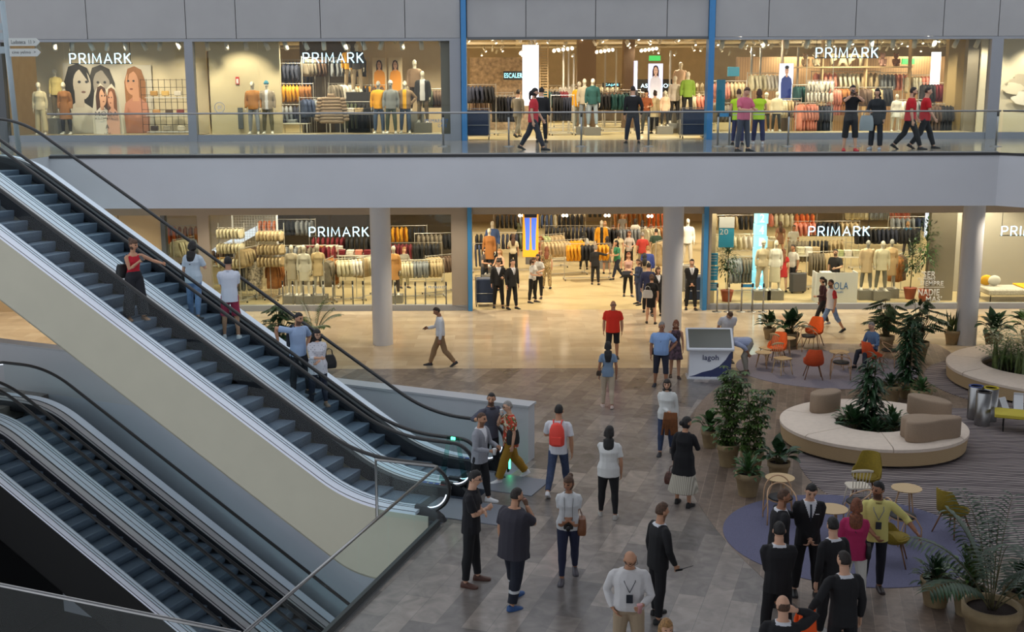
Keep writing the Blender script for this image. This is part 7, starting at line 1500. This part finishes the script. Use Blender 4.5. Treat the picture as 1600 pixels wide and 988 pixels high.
# escalator riders
def on_step(px, v_, up=1):
    best = None
    for n in range(0, 24):
        s = n*DS-.15; p = W(s, v_, 5.149-n*DZ); d = p-V((0, 0, HC)); dd = d.y*cos(TH)-d.z*sin(TH); x = 800+FPX*d.x/dd
        if best is None or abs(x-px) < best[0]: best = (abs(x-px), p)
    return best[1]
i = person('woman in red tank top and wide black trousers holding the handrail of the near escalator', on_step(206, -.42), 42, 1.66, 'f', legs=STAND, arms=((.2, .17, -.1), (-.1, .14, -.06)), skin='mid', hair=('bun', 'brown'), head=(28, 6), top=('tank', (176, 20, 40), {'sl': 0, 'hem': -.03, 'loose': .004}), bot=('trousers', (26, 26, 34), {'loose': .02, 'wide': .05}), shoe=(150, 116, 90))
bag(i, 'black shoulder bag behind the woman in the red top', i['P']-i['F']*.2+i['U']*.12-i['X']*.12, (.3, .16, .28), (20, 20, 22), strap=[i['P']-i['F']*.2-i['X']*.12+i['U']*.2, i['sh0']-i['X']*.13+V((0, 0, .04))], handles=False)
phone(i, 1, 'phone held at the chest by the woman in the red top')
i = person('woman with long dark hair in white blouse and light jeans riding up', on_step(312, 1.0), 168, 1.68, 'f', legs=((4, 0, 3), (-4, 8, 3)), arms=('down', 'phone2'), hair=('long', 'black'), top=('shirt', (186, 200, 214), {'sl': .5, 'hem': .06, 'loose': .022}), bot=('trousers', (118, 140, 180), {'mat': ldenim, 'loose': .005}), shoe=(50, 52, 60))
bag(i, 'small black crossbody bag on the woman in the white blouse on the escalator', i['P']-i['X']*-.2, (.09, .2, .2), (22, 22, 26), handles=False, strap=[i['P']+i['X']*.2+V((0, 0, .1)), i['sh0']+i['X']*.12+V((0, 0, .03))])
i = person('man in white polo and red shorts riding up with folded arms', on_step(352, 1.25), 192, 1.76, legs=STAND, arms=('cross', 'cross'), skin='mid', hair=('short', 'black'), top=('tshirt', (202, 208, 222), {'sl': .5, 'hem': .07, 'loose': .014, 'collar': 1}), bot=('shorts', (142, 38, 66), {'len': .48, 'loose': .014}), shoe=(214, 216, 222))
i = person('smiling young man in light blue tee looking back on the escalator', on_step(474, 1.0), 48, 1.78, legs=((24, 34, 5), (-2, 0, 4)), arms=('hip', (.1, -.1, -.12)), skin='mid', hair=('short', 'black'), beard=True, head=(10, 8), top=('tshirt', (150, 172, 206), {'sl': .5, 'hem': .04, 'loose': .014}), bot=('trousers', (28, 30, 38), {}), shoe=(26, 26, 30))
backpack(i, 'dark backpack on the young man in the light blue tee', (30, 32, 44))
dots = mat('white_dotted_cloth', (206, 206, 214), .85); nt = dots.node_tree; vr = nt.nodes.new('ShaderNodeTexVoronoi'); vr.inputs['Scale'].default_value = 26; vr.inputs['Randomness'].default_value = .2; tc = nt.nodes.new('ShaderNodeTexCoord'); cr = nt.nodes.new('ShaderNodeValToRGB'); cr.color_ramp.elements[0].color = lin((90, 90, 110)); cr.color_ramp.elements[1].color = lin((206, 206, 214)); cr.color_ramp.elements[0].position = .2; cr.color_ramp.elements[1].position = .28
nt.links.new(tc.outputs['Object'], vr.inputs['Vector']); nt.links.new(vr.outputs['Distance'], cr.inputs['Fac']); nt.links.new(cr.outputs['Color'], nt.nodes['Principled BSDF'].inputs['Base Color'])
i = person('woman in glasses and white dotted blouse standing on the escalator', on_step(508, 1.15), 22, 1.64, 'f', g=1.22, legs=STAND, arms=('belly', 'phone'), hair=('bob', 'black'), glasses=True, head=(12, 4), top=('shirt', (206, 206, 214), {'sl': .6, 'hem': .1, 'loose': .02, 'mat': dots}), bot=('trousers', (30, 34, 52), {}), shoe=(120, 100, 86))
bag(i, 'round black handbag on the arm of the woman in the dotted blouse', i['P']+i['X']*.25+i['U']*.06, (.3, .14, .28), (18, 18, 20), soft=.5)
# ------------------------------------------------------------------ people at the lower shop entrance
def P_(label, px, py, face, H, sex, arms, hair, top, bot, shoe=(26, 26, 28), z=0., **k): return person(label, at(px, py, z), face, H, sex, arms=arms, hair=hair, top=top, bot=bot, shoe=shoe, fine=False, **k)
P_('man in black suit, white shirt and tie standing guard right of the column', 1079, 484, 0, 1.82, 'm', ('front', 'front'), ('short', 'black'), suit(), st(), legs=STAND)
P_('man in black suit seen from the side near the trolley at the entrance', 800, 483, 35, 1.8, 'm', ('down', 'down'), ('short', 'dark'), suit(), st(), legs=STAND)
i = P_('man in dark suit and pale blue shirt looking at his phone beside the trolley', 779, 481, 6, 1.78, 'm', ('phone2', 'down'), ('short', 'black'), suit(0), st(), legs=STAND, head=(0, 24))
i = P_('woman in black dress and heels seen from behind, beside the column', 1017, 506, 170, 1.66, 'f', ('phone', 'down'), ('bun_low', 'brown'), ('shirt', (22, 22, 26), {'sl': .5, 'hem': .19, 'flare': .02, 'name': 'dress'}), None, legs=STAND)
bag(i, 'white shoulder bag on the woman in the black dress', i['P']+i['X']*.12+i['U']*.14-i['F']*.1, (.34, .12, .26), (204, 204, 206))
P_('woman with brown hair in dark suit trousers behind the woman in black', 1026, 494, 20, 1.72, 'f', ('down', 'down'), ('bob', 'brown'), suit(0), st(), legs=STAND)
P_('man in navy jacket standing with his back turned near the column', 1012, 489, 165, 1.76, 'm', ('down', 'down'), ('short', 'black'), ('shirt', (34, 42, 78), {'sl': 1, 'hem': .06}), st(), legs=STAND)
P_('woman in denim shirt with folded arms standing sideways by the entrance', 998, 476, -60, 1.68, 'f', ('cross', 'down'), ('pony', 'brown'), ('shirt', (38, 52, 84), {'sl': .9, 'hem': .06}), ('trousers', (54, 70, 104), {'mat': denim}), legs=STAND)
i = P_('young woman in black leggings carrying a dark jacket in the shop entrance', 981, 463, 2, 1.68, 'f', ('belly', 'belly'), ('long', 'auburn'), ('tank', (200, 160, 150), {'sl': 0, 'hem': .02}), ('leggings', (18, 18, 22), {'loose': .003}), legs=STAND)
drape('dark jacket carried by the young woman in black leggings', i, 0, mat('dark_denim', (30, 34, 46), .8), .3, .2)
P_('grey haired woman in black with a patterned bag pointing left', 930, 445, 170, 1.6, 'f', ('down', (.2, .16, -.02)), ('bun', 'grey'), ('shirt', (24, 24, 28), {'sl': .6, 'hem': .06, 'loose': .02}), ('trousers', (22, 22, 26), {}), legs=STAND)
P_('woman in green top and dark trousers walking inside the shop', 964, 436, -60, 1.66, 'f', ('phone2', 'down'), ('bob', 'dark'), ('shirt', (48, 124, 92), {'sl': .5, 'hem': .05}), ('trousers', (34, 40, 56), {}), legs=WALK)
P_('woman with very long dark hair in white tee at the yellow coats', 912, 421, 178, 1.66, 'f', ('phone2', 'down'), ('long', 'black'), ('shirt', (190, 190, 186), {'sl': .5}), ('leggings', (20, 20, 22), {}), legs=STAND)
P_('blond person in blue jacket with a dark backpack walking into the shop', 1011, 450, 172, 1.7, 'm', ('down', 'down'), ('short', 'blond'), ('shirt', (44, 62, 132), {'sl': 1, 'hem': .05, 'loose': .02}), ('trousers', (70, 70, 80), {}), legs=WALK)
P_('man in red tee standing in the crowd of the shop entrance', 1003, 425, 175, 1.7, 'm', ('down', 'down'), ('crop', 'grey'), ('tshirt', (168, 52, 44), {'sl': .5, 'hem': .05, 'loose': .016}), ('trousers', (150, 140, 120), {}), legs=STAND)
P_('woman in white patterned blouse and black trousers facing out of the shop', 982, 421, 4, 1.68, 'f', ('hold', 'hold'), ('long', 'auburn'), ('shirt', (184, 176, 168), {'sl': .6, 'hem': .05}), ('trousers', (22, 22, 26), {}), legs=STAND)
P_('woman in cream dress with a dark backpack among the crowd', 966, 422, 178, 1.66, 'f', ('down', 'down'), ('pony', 'dark'), ('shirt', (196, 184, 150), {'sl': .3, 'hem': .2, 'name': 'dress'}), None, legs=STAND)
P_('woman in striped dark dress standing behind the woman in green', 948, 428, 170, 1.6, 'f', ('down', 'down'), ('bob', 'dark'), ('shirt', (44, 42, 44), {'sl': .5, 'hem': .22, 'name': 'dress', 'mat': mat('striped_dark_cloth', (50, 46, 46), .8, stripes=('Z', 14, (120, 112, 104), 0))}), None, legs=STAND)
P_('woman in white top and black trousers deep in the shop aisle', 992, 396, 178, 1.66, 'f', ('down', 'down'), ('bob', 'dark'), ('shirt', (204, 198, 186), {'sl': .4}), ('trousers', (24, 24, 26), {}), legs=STAND)
P_('second woman in white top beside the first deep in the shop aisle', 1003, 398, 172, 1.64, 'f', ('down', 'hold'), ('long', 'dark'), ('shirt', (210, 204, 192), {'sl': .4}), ('trousers', (180, 172, 150), {}), legs=STAND)
P_('woman in pale top with a crossbody strap right of the man in red', 1016, 408, 165, 1.68, 'f', ('down', 'down'), ('bob', 'auburn'), ('shirt', (206, 186, 164), {'sl': .4}), ('trousers', (140, 120, 96), {}), legs=STAND)
P_('blond woman in white top standing left in the shop crowd', 945, 400, -20, 1.66, 'f', ('down', 'down'), ('long', 'blond'), ('shirt', (200, 186, 160), {'sl': .5}), ('trousers', (60, 52, 50), {}), legs=STAND)
P_('woman with tray wearing white tee and black trousers at the shop entrance', 832, 473, 60, 1.68, 'f', ('hold', 'hold'), ('pony', 'brown'), ('shirt', (206, 206, 204), {'sl': .5}), ('trousers', (20, 20, 22), {}), legs=STAND)
P_('woman in white tee and lanyard facing the woman with the tray', 841, 466, -20, 1.68, 'f', ('hold', 'hold'), ('bob', 'dark'), ('shirt', (206, 206, 204), {'sl': .5}), ('trousers', (20, 20, 22), {}), legs=STAND)
P_('woman with auburn hair in a leopard jumpsuit inside the entrance', 854, 451, 175, 1.66, 'f', ('hold', 'down'), ('long', 'auburn'), ('tshirt', (110, 96, 70), {'sl': .4, 'mat': mat('leopard_cloth', (120, 104, 74), .8, var=.6, vs=30)}), ('trousers', (110, 96, 70), {'mat': mat('leopard_cloth'), 'wide': .02}), legs=STAND)
P_('woman in cream top and black trousers walking behind the blue screen column', 802, 427, 178, 1.68, 'f', ('hold', 'down'), ('long', 'brown'), ('shirt', (206, 196, 166), {'sl': .5}), ('trousers', (22, 22, 24), {}), legs=STAND)
P_('woman in grey tee standing behind the trolley in the entrance', 757, 452, 60, 1.68, 'f', ('down', 'hold'), ('pony', 'dark'), ('tshirt', (84, 78, 76), {'sl': .4}), ('trousers', (34, 40, 50), {}), legs=STAND)
P_('blond woman in dark top carrying a cream coat in the entrance', 782, 455, -40, 1.66, 'f', ('hold', 'hold'), ('pony', 'blond'), ('tank', (40, 38, 42), {'sl': 0}), ('trousers', (60, 50, 44), {}), legs=STAND)
P_('blond woman in grey top browsing the beige shirts left of the shop pillar', 632, 450, 30, 1.64, 'f', ('hold', 'down'), ('pony', 'blond'), ('shirt', (150, 144, 132), {'sl': .8}), ('trousers', (120, 112, 84), {}), legs=STAND)
P_('bearded man in black tee behind the white reception counter', 1303, 464, -40, 1.82, 'm', ('hold', 'down'), ('short', 'black'), ('tshirt', (24, 24, 26), {'sl': .5, 'hem': .05, 'loose': .014}), ('trousers', (24, 24, 28), {}), legs=STAND, beard=True)
i = P_('man in white shirt and dark trousers pulling a large grey suitcase', 1238, 452, -60, 1.76, 'm', ('down', 'down'), ('short', 'dark'), ('shirt', (186, 182, 174), {'sl': .5, 'hem': .03, 'loose': .014}), ('trousers', (28, 30, 38), {}), legs=STAND, skin='tan')
t = thing('suitcase', 'large dark grey suitcase behind the man in white shirt in the shop', 'suitcase', at(1246, 458)+V((0, 0, 0)), R(15)); MB().rbox((0, 0, .42), (.62, .3, .72), .06).build('suitcase_body', mat('grey_fabric_case', (74, 72, 74), .8), t); MB().tube([(-.12, 0, .78), (-.12, 0, .86), (.12, 0, .86), (.12, 0, .78)], .012, 6).build('handle', M_black, t)
for sx in (-.24, .24): MB().tube([(sx, -.03, .035), (sx, .03, .035)], .035, 10).build('wheel', M_black, t)
P_('woman in short red dress standing behind the white mannequins', 1222, 456, 170, 1.66, 'f', ('down', 'down'), ('long', 'auburn'), ('shirt', (170, 34, 34), {'sl': .4, 'hem': .18, 'name': 'dress'}), None, legs=STAND)
P_('woman in brown dress deep in the right shop hall', 1218, 402, 175, 1.66, 'f', ('down', 'down'), ('long', 'brown'), ('tshirt', (140, 100, 78), {'sl': .4, 'hem': .15, 'name': 'dress'}), None, legs=STAND)
P_('person in white polo with lanyards deep in the right shop hall', 1238, 410, 10, 1.7, 'm', ('down', 'down'), ('short', 'dark'), ('tshirt', (200, 198, 190), {'sl': .5}), ('trousers', (100, 96, 96), {}), legs=STAND, skin='tan')
P_('person in blue tee standing at the back of the right shop hall', 1416, 402, 178, 1.66, 'f', ('down', 'down'), ('pony', 'blond'), ('tshirt', (40, 108, 148), {'sl': .4}), ('trousers', (60, 56, 60), {}), legs=STAND)
# ------------------------------------------------------------------ people on the upper walkway
U2 = 6.0
i = P_('man in red tee with dark ponytail striding right on the upper walkway', 833, 234.5, 80, 1.78, 'm', ('fwd', 'down'), ('pony', 'black'), ('tshirt', (190, 46, 56), {'sl': .45, 'hem': .06, 'loose': .016}), ('trousers', (48, 50, 60), {'loose': .012}), z=U2, legs=((-22, 10, 3), (24, 4, 3)), beard=True)
P_('man in grey suit walking into the upper shop entrance', 809, 214.5, 150, 1.76, 'm', ('hold', 'down'), ('short', 'dark'), ('suit', (128, 120, 104), {'sl': 1, 'hem': .08, 'mat': mat('grey_beige_suit', (128, 120, 104), .85)}), ('trousers', (128, 120, 104), {'mat': mat('grey_beige_suit')}), z=U2, legs=WALK)
P_('man in black suit just behind the man in the red tee', 846, 222.5, 170, 1.76, 'm', ('down', 'down'), ('short', 'black'), suit(), st(), z=U2, legs=STAND)
P_('man in black suit with his back turned in the middle of the upper entrance', 988, 224, 178, 1.8, 'm', ('down', (.04, .0, -.3)), ('crop', 'dark'), suit(), ('trousers', (40, 44, 56), {'loose': .012}), z=U2, legs=((2, 0, 9), (-2, 0, 9)))
i = P_('man in pink polo and grey trousers looking at his phone on the upper walkway', 1160, 236.5, 30, 1.74, 'm', ('phone2', 'phone2'), ('short', 'brown'), ('tshirt', (206, 104, 130), {'sl': .5, 'hem': .04, 'loose': .014, 'collar': 1}), ('trousers', (70, 74, 88), {}), z=U2, legs=STAND, head=(0, 25), g=1.1)
HV = mat('hi_vis_yellow', (186, 224, 40), .7, emit=None); HR = mat('hi_vis_band', (180, 184, 170), .4)
vest = lambda: ('tshirt', (186, 224, 40), {'sl': .2, 'hem': .08, 'loose': .022, 'mat': HV, 'name': 'safety_vest', 'mats': [HR], 'paint': lambda x, f, u, n: 1 if .0 < u < .025 or .07 < u < .09 else 0})
P_('woman in yellow safety vest and navy trousers right of the man in pink', 1184, 225, 175, 1.68, 'f', ('down', 'hold'), ('bob', 'brown'), vest(), ('trousers', (52, 56, 92), {'wide': .015}), z=U2, legs=STAND, shoe=(206, 206, 210))
P_('person in yellow safety vest partly hidden behind the man in pink', 1152, 226, 170, 1.68, 'm', ('down', 'down'), ('short', 'brown'), vest(), ('trousers', (52, 56, 92), {}), z=U2, legs=STAND)
i = P_('man in black tee and shorts taking a photo on the upper walkway', 1327, 236, -4, 1.76, 'm', ('eye', 'eye'), ('quiff', 'black'), ('tshirt', (22, 22, 26), {'sl': .5, 'hem': .05}), ('shorts', (24, 24, 28), {'len': .56, 'loose': .018}), z=U2, legs=STAND, shoe=(200, 40, 50), beard=True)
phone(i, 0, 'dark phone held to the eye by the man in black shorts')
i = P_('woman with long dark hair in dark clothes carrying a pale tote bag upstairs', 1367, 233.5, -30, 1.68, 'f', ('down', 'hold'), ('long', 'black'), ('shirt', (36, 40, 44), {'sl': .9, 'hem': .12, 'loose': .02}), ('trousers', (34, 38, 48), {'wide': .02}), z=U2, legs=STAND, shoe=(180, 186, 196))
bag(i, 'pale grey tote bag carried by the long haired woman upstairs', i['hand'][1]+V((-.1, 0, -.3)), (.38, .12, .42), (158, 168, 172), name='tote_bag')
P_('man in red tee and dark trousers, left of the two walking right upstairs', 1419, 233.5, 80, 1.76, 'm', ('fwd', 'down'), ('short', 'dark'), ('tshirt', (192, 24, 36), {'sl': .5, 'hem': .05, 'loose': .016}), ('trousers', (36, 38, 42), {'loose': .014}), z=U2, legs=WALK2, beard=True, g=1.08)
P_('man in red tee and dark trousers, right of the two walking right upstairs', 1442, 232.5, 80, 1.76, 'm', ('down', 'fwd'), ('crop', 'dark'), ('tshirt', (192, 24, 36), {'sl': .5, 'hem': .05, 'loose': .016}), ('trousers', (36, 38, 42), {'loose': .014}), z=U2, legs=WALK, g=1.08)
P_('woman in white coat and black leggings inside the upper entrance', 1022, 209, 150, 1.66, 'f', ('hold', 'down'), ('bun', 'dark'), ('shirt', (204, 188, 150), {'sl': 1, 'hem': .14, 'loose': .02, 'flare': .2}), ('leggings', (22, 22, 24), {}), z=U2, legs=STAND)
P_('woman in black hat and rust top inside the upper entrance', 1009, 209, -10, 1.68, 'f', ('hold', 'hold'), ('long', 'brown'), ('shirt', (150, 84, 50), {'sl': .6}), ('trousers', (60, 62, 60), {}), z=U2, legs=STAND, hat=(24, 22, 22))

for o in C.objects:
    l = o.get('label')
    if l and len(l.split()) > 16: print('LONG', len(l.split()), l)

for a in (('woman in olive jacket near the dark racks left in the lower entrance', 812, 392, 170, 1.66, 'f', ('hold', 'down'), ('bob', 'brown'), ('shirt', (90, 92, 66), {'sl': .9}), ('trousers', (40, 40, 48), {})),
          ('woman in rust top with a ponytail behind the couple of staff', 846, 430, -60, 1.66, 'f', ('hold', 'down'), ('pony', 'auburn'), ('shirt', (150, 84, 56), {'sl': .5}), ('trousers', (50, 56, 70), {})),
          ('man in light grey tee walking behind the grey haired woman', 938, 418, 20, 1.76, 'm', ('down', 'down'), ('short', 'dark'), ('tshirt', (150, 150, 152), {'sl': .5}), ('trousers', (44, 48, 60), {})),
          ('woman in black blouse beside the blond woman in the crowd', 957, 408, 10, 1.66, 'f', ('hold', 'down'), ('long', 'brown'), ('shirt', (34, 32, 36), {'sl': .6}), ('trousers', (120, 110, 92), {})),
          ('dark haired woman in beige top right behind the denim shirt', 1006, 463, 175, 1.64, 'f', ('down', 'down'), ('long', 'black'), ('shirt', (176, 156, 132), {'sl': .5}), ('trousers', (40, 40, 50), {})),
          ('man in dark green tee deep right in the lower entrance', 1024, 420, 170, 1.76, 'm', ('down', 'down'), ('short', 'dark'), ('tshirt', (44, 66, 54), {'sl': .5}), ('trousers', (70, 66, 62), {})),
          ('woman in grey dress walking far back in the lower aisle', 972, 385, 10, 1.66, 'f', ('down', 'down'), ('bob', 'blond'), ('shirt', (130, 126, 124), {'sl': .4, 'hem': .2, 'name': 'dress'}), None)):
    P_(*a, legs=STAND)
# ------------------------------------------------------------------ light
w = bpy.data.worlds.new('World'); scn.world = w; w.use_nodes = True
bg = w.node_tree.nodes['Background']; bg.inputs['Color'].default_value = (.9, .94, 1., 1); bg.inputs['Strength'].default_value = 1.2
scn.view_settings.view_transform = 'Standard'; scn.view_settings.look = 'None'; scn.view_settings.exposure = 0; scn.view_settings.gamma = 1; scn.view_settings.use_curve_mapping = False
def area(name, loc, sx, sy, power, col, rot=(0, 0, 0)):
    l = bpy.data.lights.new(name, 'AREA'); l.shape = 'RECTANGLE'; l.size = sx; l.size_y = sy; l.energy = power; l.color = col
    o = bpy.data.objects.new(name, l); C.objects.link(o); o.location = loc; o.rotation_euler = rot; return o
def spot(name, loc, power, col, size=110, rad=.08, rot=(0, 0, 0), blend=.6):
    l = bpy.data.lights.new(name, 'SPOT'); l.energy = power; l.color = col; l.spot_size = R(size); l.spot_blend = blend; l.shadow_soft_size = rad
    o = bpy.data.objects.new(name, l); C.objects.link(o); o.location = loc; o.rotation_euler = rot; return o
WARM = (1., .86, .66)
# walkway downlights under the upper slab
for i, x in enumerate(range(-18, 25, 4)):
    spot('ceiling_downlight', (x, 38.8, 4.55), 430, WARM, 120, .1)
    if i % 2 == 0: spot('ceiling_downlight', (x+1, 34.5, 4.55), 330, WARM, 120, .1)
# shop ceiling lamps
for lz in (4.3, 9.75):
    for y in (43.5, 48.5, 54, 61):
        for x in range(-9, 24, 5):
            spot('shop_lamp', (x+(y % 2), y, lz), 820 if y < 60 else 1100, (1., .86, .64), 140, .12)
# display window lamps
def aim(o, t): d = V(t)-o.location; o.rotation_euler = d.to_track_quat('-Z', 'Y').to_euler()
for x in list(range(-16, -2, 2))+list(range(8, 20, 2)):
    for zt, yy, pw in ((9.3, 40.95, 330),):
        o = spot('window_lamp', (x+.5, yy, zt), pw, (1., .84, .6), 95, .06); aim(o, (x+.5, 42.9, 6.6))
for x in list(range(-11, -1, 2))+list(range(7, 20, 2)):
    o = spot('window_lamp', (x+.3, 41.5, 4.4), 300, (1., .84, .58), 110, .06); aim(o, (x+.3, 43.2, .6))
# roof, high above the atrium, with long rooflights
M_roof = mat('white_roof', (170, 172, 176), .8)
for i in range(13): struct(MB().box((-27+i*4.8, 16, 17.2), (.5, 52, .7)).build('ceiling_beam', M_roof))
for k, (x, y) in enumerate(((-12, 46), (-5, 48), (2, 46), (9, 47), (16, 46), (-3, 58), (6, 57), (15, 58))):
    l = bpy.data.lights.new('shop_ceiling_fill', 'POINT'); l.energy = 170; l.color = (1., .84, .6); l.shadow_soft_size = .05; o = bpy.data.objects.new('added_shop_fill', l); C.objects.link(o); o.location = (x, y, 9.2)  # point fills without fittings, added to brighten the upper shop ceiling
scn.cycles.max_bounces = 6; scn.cycles.diffuse_bounces = 3; scn.cycles.glossy_bounces = 3; scn.cycles.transparent_max_bounces = 24; scn.cycles.transmission_bounces = 3
scn.cycles.use_adaptive_sampling = True; scn.cycles.sample_clamp_indirect = 2
try: scn.cycles.use_denoising = True; scn.cycles.denoiser = 'OPENIMAGEDENOISE'
except Exception: pass

for s_ in (TS, TX): bpy.data.scenes.remove(s_)
for o in list(bpy.data.objects):
    if o.name not in C.all_objects: bpy.data.objects.remove(o)
